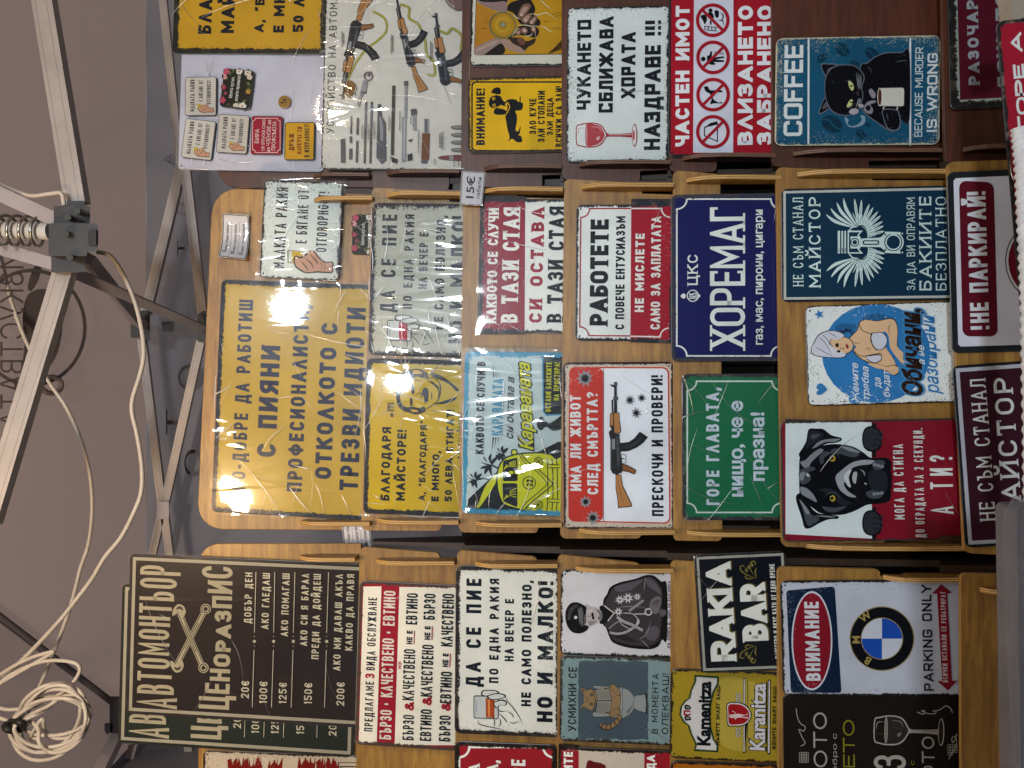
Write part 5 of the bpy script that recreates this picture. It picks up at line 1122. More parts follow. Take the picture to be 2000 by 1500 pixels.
for x, y0, y1 in ((1130, 210, 310), (1140, 225, 300), (1450, 230, 350), (1460, 235, 335), (1705, 275, 395), (1715, 290, 380), (1262, 820, 910), (1302, 815, 915), (1340, 800, 910), (1438, 760, 850), (1508, 730, 850), (1580, 770, 810), (1628, 850, 1000), (1765, 880, 960), (1775, 870, 975), (1785, 865, 970), (1735, 1040, 1080), (1222, 605, 640), (1560, -30, 0), (1775, -20, 10), (1860, 1060, 1090), (1890, 1060, 1085)):
    y = y0
    while y < y1: L_ = rnd.uniform(5, 12); s.line([(x, y), (x-1, y+L_)], 6, '#4c4a4c', sm=False); y += L_+3
s.done(); s.sleeve(amp=.0045)
# hands and medal
s = Sign(TR[2], [(917, 128), (921, -95), (1128, -95), (1124, 130)], 'yellow tin sign with two dark hands gripping a round gold medallion with roots', pcol='#cdcdc2', bcol='#241f1f', bcol2='#57493c', margin=.0045, amp=.006, specks=.6)
s.crop = 'B9'; s.part('hands_picture'); A = lambda f, c: s.blob(f, c); s.rp([(398, 940), (430, 10), (455, -760), (2060, -760), (2060, 925)], 40, '#17150f'); s.rp([(408, 928), (440, 18), (465, -740), (2050, -740), (2050, 912)], 34, '#b58a16'); s.poly([(440, 60), (790, 225), (770, 640), (408, 820)], '#b07a1e')
A([(440, 30), (700, 160), (860, 200), (960, 190), (960, 60), (1010, -60), (800, -200), (430, -120)], '#8a7470'); A([(480, 10), (700, 40), (900, 20), (960, 40), (900, -120), (500, -120)], '#221a18')
A([(412, 820), (600, 720), (780, 650), (870, 690), (880, 760), (760, 860), (600, 935), (420, 930)], '#94807a'); A([(580, 935), (640, 880), (720, 820), (860, 740), (930, 850), (870, 930), (720, 936)], '#241c18'); A([(430, 850), (600, 760), (780, 690), (800, 720), (620, 800), (440, 880)], '#ad948a')
A([(860, 690), (900, 670), (980, 680), (1040, 730), (1160, 790), (1250, 850), (1255, 890), (1210, 905), (1120, 885), (1000, 850), (920, 800)], '#a08478'); A([(960, 680), (1060, 620), (1180, 600), (1420, 640), (1500, 560), (1480, 480), (1330, 420), (1150, 460), (1100, 560), (1010, 600)], '#241a16')
A([(1000, 650), (1150, 640), (1300, 700), (1440, 650), (1420, 740), (1320, 800), (1260, 860), (1180, 800), (1060, 740)], '#33241d'); A([(1140, 640), (1230, 650), (1270, 730), (1220, 770), (1150, 720)], '#6a4636')
A([(960, 170), (1000, 60), (1130, 10), (1320, -40), (1400, 60), (1440, 160), (1420, 250), (1500, 330), (1530, 390), (1480, 450), (1300, 440), (1180, 400), (1120, 300), (1060, 220)], '#1f1714')
for f in ([(1150, 230), (1200, 120), (1260, 70), (1340, 70), (1360, 120), (1300, 220), (1240, 280), (1190, 300), (1145, 280)], [(1200, 330), (1260, 270), (1340, 230), (1380, 270), (1340, 340), (1290, 400), (1230, 390)], [(1330, 370), (1400, 300), (1450, 260), (1470, 310), (1440, 380), (1390, 420), (1340, 410)], [(1190, 510), (1230, 470), (1290, 480), (1310, 540), (1270, 580), (1210, 560)], [(1360, 480), (1410, 455), (1450, 490), (1440, 540), (1390, 550)], [(1105, 560), (1150, 510), (1190, 530), (1180, 600), (1130, 610)]): A(f, '#7c5c4c'); cx = sum(p[0] for p in f)/len(f); cy = sum(p[1] for p in f)/len(f); A([(cx+(p[0]-cx)*.6, cy+(p[1]-cy)*.55-6) for p in f], '#a8887a')
for c, r in (((1205, 255), 26), ((1275, 350), 26), ((1375, 388), 22), ((1262, 525), 26), ((1410, 500), 22)): s.circ(c, r, '#c2a8a2')
for a in ([(1060, 240), (1120, 300), (1200, 330)], [(1140, 440), (1260, 430), (1380, 450), (1500, 440)], [(1040, 620), (1090, 560), (1130, 500), (1190, 490)], [(1240, 600), (1310, 620), (1370, 600), (1390, 560)], [(1310, 250), (1400, 240), (1480, 260), (1600, 225), (1680, 250), (1800, 330)], [(1500, 440), (1600, 470), (1680, 530), (1740, 550)]): s.line(a, 16, '#d0c6a6', tp=2)
for a in ([(1540, 330), (1620, 370), (1700, 350)], [(1700, 270), (1800, 230), (1930, 200)], [(1770, 290), (1850, 270), (1900, 268)], [(1720, 490), (1830, 480), (1920, 540)], [(580, 380), (620, 384), (670, 360)], [(510, 490), (560, 485), (640, 495)], [(1600, 220), (1610, 180)]): s.line(a, 9, '#6a5216', tp=2)
s.circ((885, 432), 232, '#4a4c38'); s.ring((885, 432), 226, 9, '#8a8a6a'); s.circ((890, 434), 208, '#b8901c'); s.circ((890, 434), 195, '#6e4a10'); s.circ((890, 434), 188, '#ad8116')
for r, n_, c, rr in ((160, 22, '#c9a02a', 15), (110, 14, '#d2ae34', 24), (70, 10, '#c9a02a', 18)):
    for k in range(n_): a = k*2*math.pi/n_; s.circ((890+r*math.cos(a), 436+r*math.sin(a)), rr, c, n=10); s.circ((890+r*math.cos(a), 436+r*math.sin(a)), rr*.45, '#7c5c12', n=8)
s.circ((893, 436), 40, '#8c9a86'); s.ring((893, 436), 22, 6, '#5a6a58')
for k in range(24): s.line([(1640+k*13, 925-k*4), (1760+k*13, 880-k*16-(k % 3)*20)], 6, '#2a1c08', sm=False)
s.done(); s.sleeve(M_sleeve_tight, amp=.0015)
# dachshund
s = Sign(TR[2], [(913, 297), (914, 150), (1122, 149), (1122, 300)], 'yellow black framed warning tin sign with a black dachshund', pcol='#d0a818', bcol='#3a3028', bcol2='#5a4c3c', margin=.0055, amp=.006, specks=.5)
s.crop = 'A1'; s.part('dachshund_picture'); s.rp([(178, 1305), (178, 700), (1090, 700), (1090, 1308)], 40, INK); s.rp([(192, 1291), (192, 714), (1076, 714), (1076, 1294)], 30, '#d0a818'); K = '#14161a'
s.blob([(470, 985), (490, 940), (485, 870), (510, 855), (560, 858), (590, 880), (596, 835), (606, 838), (604, 880), (624, 890), (620, 935), (600, 952), (560, 956), (572, 1000), (570, 1060), (560, 1120), (585, 1130), (598, 1092), (604, 1100), (596, 1150), (584, 1165), (610, 1175), (614, 1222), (570, 1224), (530, 1196), (498, 1218), (508, 1180), (492, 1120), (480, 1050)], K)
s.blob([(330, 880), (345, 840), (385, 822), (430, 830), (448, 860), (470, 880), (482, 865), (492, 890), (470, 915), (430, 905), (400, 935), (360, 930), (335, 912)], K); s.blob([(352, 800), (368, 765), (410, 752), (432, 772), (430, 808), (405, 818), (375, 806)], K); s.blob([(372, 965), (390, 935), (450, 940), (482, 960), (470, 985), (420, 990), (385, 985)], K)
s.line([(470, 1000), (500, 950), (508, 920), (492, 880)], 7, '#d0a818'); s.line([(368, 945), (395, 925), (440, 915)], 7, '#d0a818', tp=2); s.line([(350, 812), (385, 818), (425, 815)], 7, '#d0a818', tp=2)
for c in ((372, 850), (376, 908)): s.circ(c, 14, '#d0a818'); s.circ((c[0]+2, c[1]), 8, K)
s.blob([(468, 905), (486, 880), (488, 905)], '#d0a818'); s.done()
s.T('ВНИМАНИЕ!', 291, 1250, 758, 74, INK, .22, 300); s.T('ЗЛО КУЧЕ', 735, 1156, 850, 60, INK, .2, 741); s.T('ЗЛИ СТОПАНИ', 806, 1225, 783, 60, INK, .2, 818); s.T('ЗЛИ ДЕЦА', 876, 1165, 843, 52, INK, .2, 888); s.T('ВСИЧКИ СА ЗЛИ!', 962, 1266, 740, 62, INK, .2, 970)
# cheers
s = Sign(TR[3], sq('A1', [(985, 1392), (1015, 53), (1877, 60), (1882, 1397)]), 'white worn tin sign with blocky distressed capitals and a red wine glass', off=.006, pcol='#d8e0e0', bcol='#1d1f22', bcol2='#37342f', margin=.0042, amp=.0105, specks=1.0)
s.crop = 'A1'
for t, xb, a, b, h, xe in (('ЧУКАНЕТО', 1204, 945, 170, 120, 1215), ('СБЛИЖАВА', 1394, 970, 143, 122, 1408), ('ХОРАТА', 1589, 845, 278, 122, 1596), ('НАЗДРАВЕ !!!', 1804, 1292, 167, 138, 1814)): s.T(t, xb, a, b, h, INK, .23, xe, rv=0, cl=True, sp=.13)
wineglass(s, '#9c2c3a', '#b0444e'); s.sleeve(M_sleeve_tight, amp=.0012)
# private property
s = Sign(TR[4], sq('A2', [(66, 1337), (75, -105), (1030, -100), (1030, 1352)]), 'red and white prohibition sign with four red ring pictograms', off=.006, pcol='#a01c2c', bcol='#22252c', bcol2='#22252c', margin=.0046, amp=0, specks=0, rough=.25)
s.crop = 'A2'; s.part('printed_panel'); s.poly([(281, 1316), (289, -76), (628, -74), (626, 1316)], '#cdd2e2'); s.done(); WB = '#dde2ea'
s.T('ЧАСТЕН ИМОТ', 246, 1262, 48, 120, WB, .26, 252, rv=.7, sp=.15); s.T('ВЛИЗАНЕТО', 795, 1248, 48, 130, WB, .26, 796, rv=.7, sp=.15); s.T('ЗАБРАНЕНО', 964, 1248, 48, 132, WB, .26, 964, rv=.7, sp=.15)
s.part('pictogram'); K = '#15171a'
s.line([(490, 1060), (490, 1220), (378, 1170), (378, 1100), (490, 1060)], 9, K, sm=False); s.poly([(378, 1098), (430, 1060), (490, 1046), (490, 1074), (430, 1090)], K)
s.blob([(375, 752), (405, 745), (420, 770), (440, 780), (490, 775), (528, 782), (528, 796), (478, 800), (450, 830), (460, 860), (500, 885), (528, 880), (528, 892), (460, 892), (428, 900), (432, 880), (440, 850), (425, 810), (390, 790)], K)
s.circ((368, 510), 20, K); s.rp([(400, 540), (400, 480), (420, 480), (432, 440), (446, 446), (440, 500), (545, 486), (552, 500), (470, 515), (548, 520), (548, 536), (450, 536), (470, 545), (470, 560), (430, 560)], 8, K); [s.ring((470+k*22, 455+k*3), 8, 4, K, n=10) for k in range(4)]
s.circ((430, 92), 18, K); s.blob([(345, 140), (385, 130), (400, 170), (380, 210), (365, 180)], K); s.blob([(400, 120), (440, 110), (460, 150), (430, 165)], K); s.blob([(465, 95), (500, 98), (498, 150), (475, 150)], K); s.line([(515, 110), (540, 140), (520, 190)], 12, K, tp=2); s.line([(495, 180), (535, 180), (540, 220)], 9, K, tp=2)
for k in range(4): s.line([(380+k*30, 228+k*5), (382+k*30, 258+k*3)], 8, K, sm=False)
s.line([(380, 228), (492, 240)], 5, K, sm=False); s.line([(380, 260), (488, 270)], 5, K, sm=False); s.line([(430, 180), (432, 215)], 14, K, sm=False)
for i, c in enumerate(((449, 177), (452, 497), (452, 818), (450, 1138))):
    s.ring(c, 131, 29, '#9c1c2c', n=48); d = (92, -92) if i else (92, 92); s.line([(c[0]-d[0], c[1]-d[1]), (c[0]+d[0], c[1]+d[1])], 25, '#9c1c2c', sm=False)
s.done()
# coffee cat
s = Sign(TR[5], [(1512, 283), (1517, 70), (1836.5, 73), (1836, 284)], 'teal tin sign with a black cat holding a white mug and coffee beans', off=.006, pcol='#16506e', bcol='#b9b59a', bcol2='#5c4a44', margin=.0026, amp=.0062, specks=.95, rad=.013)
s.under = '#8fb0ba'; s.crop = 'A2'; s.T('COFFEE', 1226, 1172, 388, 162, '#d3dadc', .19, rv=.13, rh=.22, sp=.1); s.part('divider'); s.poly([(1266, 1242), (1268, 318), (1284, 318), (1282, 1242)], '#d3dadc'); s.crop = 'A3'; s.part('divider'); s.poly([(659, 1068), (659, 280), (673, 281), (673, 1068)], '#d3dadc'); s.done()
s.T('BECAUSE MURDER', 759, 1002, 348, 58, '#c9d4d8', .13, 756, rv=.13, rh=.25, sp=.12); s.T('IS WRONG', 866, 962, 390, 76, '#d3dadc', .19, 863, rv=.13, rh=.25, sp=.14)
s.part('cat_picture'); BN = '#0f3348'; K = '#0c0d14'; LN = '#6a6e7c'
for cx, cy, a, b, an in ((92, 908, 82, 58, .5), (168, 365, 58, 42, .75), (387, 397, 60, 40, .6), (18, 425, 40, 28, -.6), (305, 984, 44, 28, .7), (355, 913, 22, 14, .4), (260, 470, 40, 20, .5), (-150, 425, 0, 0, 0)):
    if not a: continue
    R_ = lambda u, v: (cx+a*u*math.cos(an)-b*v*math.sin(an), cy+a*u*math.sin(an)+b*v*math.cos(an)); s.fill([s.P(R_(math.cos(t*math.pi/12), math.sin(t*math.pi/12))) for t in range(24)], BN); s.line([R_(-.95, .1), R_(-.4, -.22), R_(.1, .05), R_(.5, .2), R_(.96, -.05)], a*.13, '#16506e')
s.blob([(185, 860), (215, 880), (205, 905), (235, 925), (280, 912), (310, 880), (300, 850), (330, 850), (335, 890), (310, 920), (250, 935), (205, 920)], '#7f9ab0')
s.blob([(300, 482), (350, 460), (400, 420), (480, 388), (600, 384), (660, 388), (660, 880), (600, 880), (594, 930), (560, 962), (500, 955), (420, 900), (350, 850), (300, 780), (290, 640)], LN); s.blob([(304, 486), (352, 466), (402, 426), (482, 394), (600, 390), (657, 393), (657, 877), (596, 876), (588, 926), (556, 955), (502, 948), (424, 894), (354, 844), (306, 778), (296, 640)], K)
s.blob([(10, 478), (70, 468), (135, 478), (128, 560), (62, 585)], LN); s.blob([(16, 482), (70, 474), (130, 484), (122, 556), (64, 578)], K); s.blob([(60, 510), (120, 494), (116, 550), (72, 568)], '#55525c'); s.blob([(-6, 838), (25, 740), (55, 700), (84, 760), (70, 800)], LN); s.blob([(0, 830), (28, 744), (54, 708), (78, 760), (66, 794)], K); s.blob([(20, 800), (45, 750), (65, 756), (60, 785)], '#55525c')
s.blob([(38, 600), (62, 530), (110, 488), (190, 474), (262, 486), (318, 535), (330, 580), (312, 640), (320, 700), (305, 770), (270, 825), (210, 850), (140, 842), (80, 806), (44, 720)], LN); s.blob([(42, 602), (66, 534), (112, 493), (190, 479), (260, 491), (312, 538), (323, 580), (306, 640), (314, 700), (300, 766), (267, 819), (210, 844), (142, 836), (85, 801), (48, 718)], K)
for cy, d in ((628, 1), (756, -1)):
    s.blob([(212, cy-30*d), (226, cy-28*d), (246, cy-8*d), (252, cy+22*d), (238, cy+38*d), (218, cy+12*d)] if d > 0 else [(240, cy-26), (242, cy), (226, cy+24), (200, cy+30), (206, cy+6), (222, cy-20)], '#c2c684'); s.circ((234, cy+4*d), 11, K, 6); s.line([(196, cy-34*d), (222, cy-34*d), (250, cy-10*d)], 5, LN, tp=2)
s.blob([(268, 680), (286, 672), (290, 700), (276, 706)], '#3a3238')
for k in range(5): s.line([(270+k*9, 530+k*4), (276+k*7, 600), (284+k*4, 660)], 3, '#9a9ca4', tp=2); s.line([(262+k*9, 800-k*10), (274+k*6, 760-k*4), (288+k*3, 720)], 3, '#9a9ca4', tp=2)
s.blob([(360, 672), (378, 652), (410, 690), (402, 722), (380, 716)], '#8a8694'); s.blob([(215, 826), (235, 800), (275, 800), (284, 826), (250, 842)], '#a8a2ae'); s.blob([(282, 770), (300, 762), (322, 772), (318, 790), (290, 788)], '#a8a2ae'); s.blob([(322, 795), (350, 750), (400, 738), (412, 752), (370, 770), (390, 800), (380, 836), (340, 828)], '#8a8694'); s.blob([(335, 792), (360, 772), (374, 800), (355, 816)], K)
s.ring((518, 795), 52, 10, '#b8b6a6', 22); s.rp([(422, 782), (430, 645), (614, 640), (624, 655), (622, 775), (612, 787)], 12, '#3a3634'); s.rp([(428, 778), (436, 650), (610, 646), (618, 658), (616, 772), (608, 781)], 12, '#c9cac2'); s.circ((440, 714), 18, '#c9cac2', 68); s.circ((440, 714), 13, '#4c241c', 60); s.line([(436, 680), (434, 740)], 5, '#a8786a', tp=2)
s.blob([(455, 820), (480, 800), (560, 806), (582, 830), (594, 900), (575, 950), (530, 960), (488, 935), (468, 880)], LN); s.blob([(461, 822), (484, 806), (556, 811), (576, 834), (587, 900), (570, 945), (530, 953), (493, 930), (474, 878)], K)
for a in ([(490, 830), (495, 860), (505, 890)], [(525, 822), (530, 855)], [(560, 460), (600, 450), (650, 448)], [(480, 880), (495, 920)], [(350, 490), (370, 510), (380, 540)]): s.line(a, 4, LN, tp=2)
s.done()
s = Sign(TR[6], [(1856, 204), (1846, -160), (2380, -170), (2390, 200)], 'dark maroon tin sign with pale slanted slab capitals, lowest on the right rack', off=.006, pcol='#4c1222', bcol='#1f1c1c', bcol2='#3c382e', margin=.014, amp=.012, specks=.2)
s.part('printed_border'); strip_border(s, .010, .007, '#8a928c', 'tl'); s.done(); s.crop = 'A3'; s.T('РАЗОЧАРОВАНИЯ', 1170, 620, -560, 82, '#8c9298', .26, 1150, sf=.5, sp=.3); s.T('ДОШОТО', 1385, 660, -60, 82, '#8c9298', .24, 1370, sf=.5, sp=.2)
# ---------------- left rack
s = sav = Sign(TL[0], [(232, 1465), (237, 1149), (702, 1153), (689, 1466)], 'large black mechanic price sign standing behind, only its lower strip showing', off=.004, pcol='#222823', bcol='#24241f', bcol2='#33332e', margin=.005, amp=.006, specks=.25)
sfr = Sign(TL[0], [(247.5, 1405), (252, 1089), (717, 1094), (704, 1410)], 'large black mechanic price sign with crossed wrenches, in front of its twin', off=.010, pcol='#272121', bcol='#2c2727', bcol2='#3a3634', margin=.005, amp=.006, specks=.25)
d_avto(sfr); sfr.sleeve(M_sleeve_tight, ex=.006, amp=.001); s.ref = sfr; d_avto(s); s.sleeve(M_sleeve_tight, ex=.006, amp=.001)
s = Sign(TL[0], [(396, 1810), (397, 1470), (705, 1471), (705, 1810)], 'cream tin sign splashed with dark red at the edge of the left rack', pcol='#b3a591', bcol='#241e1e', bcol2='#3a302c', margin=.004, amp=.007, specks=.9)
s.crop = 'B8'; rnd = random.Random(2)
for x in (440, 520, 620, 720, 900, 960, 1260, 1340, 1460, 1560, 1620):
    s.part('red_splash'); h = rnd.uniform(180, 300); pts = [(x+rnd.uniform(-45, 45)+(k-4)*9, (230 if k % 2 else 300)+rnd.uniform(-20, 40)) for k in range(9)]; pts.sort(); s.poly(pts+[(x+40, 420+h*.3), (x-40, 420+h*.3)], '#6a1712')
s.part('printed_box'); s.line([(1650, 600), (1650, 290), (1900, 290)], 8, '#4a1a18', sm=False); s.line([(1680, 600), (1680, 335), (1900, 335)], 12, '#1f1a1a', sm=False); s.done()
s = Sign(TL[1], sq('Z8', [(35, 1352), (85, 265), (760, 272), (742, 1378)]), 'red and cream tin sign with rows of black and red slogans', off=.006, pcol='#931b2c', bcol='#4a3a34', bcol2='#5c4a40', margin=.0065, amp=.009, specks=.4)
s.crop = 'Z8'; s.part('printed_panel'); s.poly([(70, 1338), (102, 292), (222, 290), (190, 1346)], '#e4dfcf'); s.poly([(310, 1346), (342, 294), (790, 298), (775, 1348)], '#e4dfcf'); s.done(); RD = '#a01e30'
s.under = '#e4dfcf'; s.T('ПРЕДЛАГАМЕ', 162, 1258, 925, 56, INK, .2, 173, rv=.25, cl=True); s.T('3', 177, 905, 872, 64, RD, .3); s.T('ВИДА ОБСЛУЖВАНЕ', 180, 850, 365, 58, INK, .2, 191, rv=.25, cl=True)
s.under = '#931b2c'; s.T('БЪРЗО · КАЧЕСТВЕНО · ЕВТИНО', 286, 1310, 322, 78, '#d6cfc4', .2, 317, rv=.25, sp=.12); s.under = '#e4dfcf'; s.T('НО!', 355, 840, 790, 22, RD, .24)
for y, items in ((0, (('БЪРЗО', 436, 1315, 1148, 74, INK), ('&', 437, 1118, 1060, 62, RD), ('КАЧЕСТВЕНО', 441, 1050, 710, 76, INK), ('НЕ Е', 426, 675, 585, 38, INK), ('ЕВТИНО', 460, 545, 337, 74, INK))),
                 (1, (('ЕВТИНО', 553, 1320, 1110, 74, INK), ('&', 555, 1082, 1026, 62, RD), ('КАЧЕСТВЕНО', 562, 1025, 680, 76, INK), ('НЕ Е', 546, 645, 555, 38, INK), ('БЪРЗО', 577, 512, 340, 74, INK))),
                 (2, (('БЪРЗО', 679, 1322, 1150, 74, INK), ('&', 681, 1118, 1062, 62, RD), ('ЕВТИНО', 687, 1068, 858, 74, INK), ('НЕ Е', 666, 825, 735, 38, INK), ('КАЧЕСТВЕНО', 698, 690, 340, 76, INK)))):
    for t, xb, a, b, h, c in items: s.T(t, xb, a, b, h, c, .24, xb+4, sp=.1, rv=.25)
    n = items[3]; s.part('underline'); s.line([(n[1]+12, n[2]), (n[1]+16, n[3])], 6, RD, sm=False); s.done()
s.sleeve(M_sleeve_tight, amp=.001)
s = Sign(TL[2], [(887, 1770), (887, 1444), (1088, 1458), (1084, 1790)], 'red tin sign with white hollow corner frame, cut off below the white tumbler sign', off=.006, pcol='#94202a', bcol='#241c1a', bcol2='#4a3a34', margin=.009, amp=.006, specks=.2)
s.crop = 'B7'; s.part('printed_frame'); frame(s, 154, 1500, 920, 246, 82, 18, WHT); s.done(); s.T('АЩЕ МИНА', 320, 1000, 385, 90, WHT, .22, 318, sf=.6); s.T('ГРЕДА,', 470, 760, 345, 95, WHT, .2, 470, sf=.6); s.T('БЪДИ ДОБРЕ', 690, 1100, 350, 115, WHT, .2, 690, sf=.6)
# officer portrait
s = Sign(TL[3], sq('B4', [(134, 1226), (140, 294), (1400, 312), (1390, 1242)]), 'white tin sign with a grey photograph of an officer in a peaked cap', off=.006, pcol='#c6c6cc', bcol='#1a1715', bcol2='#6a4e2c', margin=.004, amp=.009, specks=.3)
s.crop = 'B4'; s.part('officer_picture'); K = '#141416'; U = '#3a3638'; U2 = '#55505a'; FC = '#a8a2a4'
s.blob([(600, 880), (630, 920), (670, 1030), (720, 1090), (880, 1140), (1100, 1156), (1200, 1120), (1240, 1050), (1292, 1040), (1292, 470), (1230, 420), (1150, 358), (1060, 352), (950, 390), (780, 430), (680, 480), (640, 560), (600, 640)], K); s.blob([(610, 870), (650, 920), (690, 1020), (740, 1070), (900, 1110), (1080, 1120), (1180, 1080), (1220, 1000), (1240, 560), (1200, 450), (1140, 380), (1060, 372), (960, 405), (790, 450), (700, 500), (660, 580), (620, 660)], U)
for b, c in (([(720, 480), (860, 440), (980, 410), (1040, 400), (960, 470), (880, 520), (760, 530)], U2), ([(1060, 390), (1130, 400), (1200, 480), (1230, 560), (1160, 520), (1080, 460)], U2), ([(700, 1010), (820, 1060), (960, 1080), (900, 1030), (780, 980)], '#2a2628'), ([(1060, 960), (1160, 900), (1210, 960), (1160, 1060), (1080, 1040)], U2), ([(760, 560), (900, 540), (1000, 560), (960, 700), (820, 720)], '#464246')): s.blob(b, c)
for a in ([(1040, 530), (1050, 440), (1060, 370)], [(1030, 700), (1100, 720), (1120, 620)], [(700, 640), (860, 600), (1040, 540)], [(980, 1040), (1060, 1000), (1120, 850)], [(1000, 1040), (1060, 1100), (1100, 1140)], [(760, 700), (900, 690), (1050, 700)]): s.line(a, 8, '#8a868c', tp=2)
s.blob([(560, 870), (580, 800), (560, 700), (600, 680), (650, 720), (700, 770), (650, 850), (610, 880)], '#17171a'); s.line([(610, 680), (660, 720), (720, 760), (650, 850)], 12, '#b8b4b4', sm=False)
s.blob([(390, 880), (385, 780), (395, 700), (440, 690), (520, 700), (575, 740), (590, 790), (575, 840), (520, 880), (450, 905)], FC); s.blob([(520, 720), (572, 745), (588, 790), (570, 840), (540, 820), (560, 780)], '#6a6466'); s.blob([(460, 890), (440, 930), (415, 915), (425, 890)], FC); s.blob([(405, 690), (410, 665), (445, 675), (440, 700)], FC)
s.blob([(388, 720), (402, 712), (412, 750), (416, 800), (412, 860), (400, 888), (390, 880)], '#5c5658'); s.blob([(404, 740), (412, 738), (416, 768), (406, 770)], '#1a181a'); s.blob([(404, 838), (412, 836), (415, 862), (405, 864)], '#1a181a'); s.blob([(440, 850), (500, 846), (530, 842), (500, 878), (455, 896)], '#827c7e'); s.line([(425, 742), (470, 738), (510, 748)], 10, '#c2bcbe', tp=2); s.line([(410, 800), (455, 795), (462, 812)], 9, '#6a6466', tp=2); s.blob([(470, 772), (490, 752), (498, 790), (504, 822), (486, 832), (478, 800)], '#1a181a'); s.line([(520, 770), (524, 810)], 7, '#4a4446', tp=2)
s.blob([(190, 820), (200, 720), (250, 655), (320, 645), (380, 672), (420, 705), (400, 780), (390, 880), (440, 905), (420, 950), (350, 982), (270, 970), (215, 910)], K); s.blob([(215, 800), (240, 710), (300, 670), (330, 680), (270, 740), (240, 830)], '#3a3a3e'); s.blob([(340, 720), (368, 700), (385, 780), (380, 880), (392, 900), (360, 890), (345, 800)], '#5c5c62'); s.circ((302, 808), 18, '#c6c2c0'); s.line([(325, 700), (340, 780), (345, 890)], 12, '#6a6a70', tp=2)
for c, r in (((780, 618), 46), ((870, 598), 54), ((970, 585), 36), ((765, 745), 44)): s.poly([(c[0]+r*(1.15 if k % 2 else .55)*math.cos(k*math.pi/8), c[1]+r*(1.15 if k % 2 else .55)*math.sin(k*math.pi/8)) for k in range(16)], '#c2bec2'); s.circ(c, r*.3, '#6a666c')
s.line([(880, 740), (960, 680), (1040, 620)], 26, '#8a868a', sm=False); s.line([(660, 930), (720, 880), (780, 840)], 16, '#7c787c', sm=False); s.line([(940, 770), (1060, 770)], 14, '#a8a4a8', sm=False)
s.ring((1090, 748), 34, 14, '#c0bcc0'); s.line([(670, 970), (760, 985), (860, 960), (960, 890), (980, 820)], 22, '#b4b0b4'); s.line([(750, 800), (820, 850), (920, 890), (1030, 950)], 26, '#b4b0b4'); s.line([(670, 970), (760, 985), (860, 960), (960, 890)], 6, '#5a565a'); s.line([(750, 800), (820, 850), (920, 890), (1030, 950)], 6, '#5a565a'); s.line([(820, 760), (920, 770), (990, 850), (960, 900)], 9, '#b4b0b4'); s.line([(770, 800), (800, 880), (900, 940)], 8, '#b4b0b4')
s.blob([(1100, 690), (1120, 620), (1180, 580), (1230, 600), (1220, 680), (1190, 760), (1140, 760)], '#6a6468'); [s.line([(1110+k*20, 690+k*10), (1150+k*16, 640), (1210+k*4, 600+k*12)], 6, '#2c282c', tp=2) for k in range(4)]; s.blob([(1200, 740), (1260, 720), (1285, 760), (1240, 800)], '#57525a'); s.done()
s.T('Н.В. БОРИСЪ III.- ЦАРЬ НА БЪЛГАРИТѢ'.replace('Ѣ', 'Ъ'), 1330, 1140, 412, 32, K, .17, 1326, sf=.5, sp=.14)
# cat on the throne
s = Sign(TL[3], sq('B5', [(140, 1178), (150, 140), (1560, 150), (1545, 1218)]), 'pale green and grey tin sign with a ginger cat reading on a toilet', off=.006, pcol='#9cb0aa', bcol='#3c2c1e', bcol2='#5c4630', margin=.005, amp=.011, specks=.5)
s.crop = 'B5'; s.part('cat_picture'); s.poly([(365, 1140)]+[(365+rnd.uniform(0, 14), 1140-k*58) for k in range(1, 16)]+[(385, 200)]+[(390+k*56, 190+rnd.uniform(-10, 14)) for k in range(1, 15)]+[(1222, 205)]+[(1222+rnd.uniform(-8, 10), 205+k*58) for k in range(1, 16)]+[(1228, 1158)]+[(1222-k*56, 1150+rnd.uniform(-14, 14)) for k in range(1, 15)], '#56646a')
LN = '#2c2622'; GG = '#b28a5c'; PT = '#b0aea6'
def ol(pts, col, k=.94): s.blob(pts, LN); cx = sum(p[0] for p in pts)/len(pts); cy = sum(p[1] for p in pts)/len(pts); s.blob([(cx+(p[0]-cx)*k, cy+(p[1]-cy)*k) for p in pts], col)
ol([(550, 870), (550, 830), (585, 820), (600, 780), (600, 530), (560, 520), (560, 488), (600, 492), (720, 500), (880, 530), (885, 860), (740, 872), (600, 878)], PT, .97)
ol([(870, 530), (900, 520), (960, 530), (1010, 570), (1050, 625), (1060, 690), (1050, 770), (1010, 840), (950, 878), (880, 876)], PT, .96); s.line([(905, 530), (915, 700), (900, 868)], 6, '#5c5a54'); ol([(1052, 640), (1080, 610), (1140, 605), (1190, 602), (1200, 700), (1200, 818), (1130, 808), (1080, 790), (1050, 760)], PT, .95); s.blob([(1185, 600), (1210, 610), (1212, 830), (1190, 822), (1200, 700)], LN)
s.blob([(960, 800), (1020, 740), (1040, 680), (1030, 760), (980, 840)], '#8a8880')
ol([(560, 560), (620, 540), (720, 520), (800, 500), (870, 560), (890, 640), (870, 780), (800, 830), (720, 830), (620, 790)], GG, .97)
ol([(395, 515), (430, 520), (480, 545), (530, 530), (560, 560), (580, 660), (570, 740), (545, 800), (500, 790), (460, 765), (395, 778), (410, 735), (440, 705), (432, 640), (440, 600), (410, 560)], GG, .95); s.blob([(408, 530), (435, 540), (450, 570), (425, 572)], '#7c5a44'); s.blob([(405, 765), (435, 740), (450, 745), (430, 765)], '#7c5a44')
for c in ((536, 602), (532, 716)): s.circ(c, 24, LN, 20); s.circ(c, 18, '#8a7c50', 15); s.circ(c, 9, '#0f0f0f')
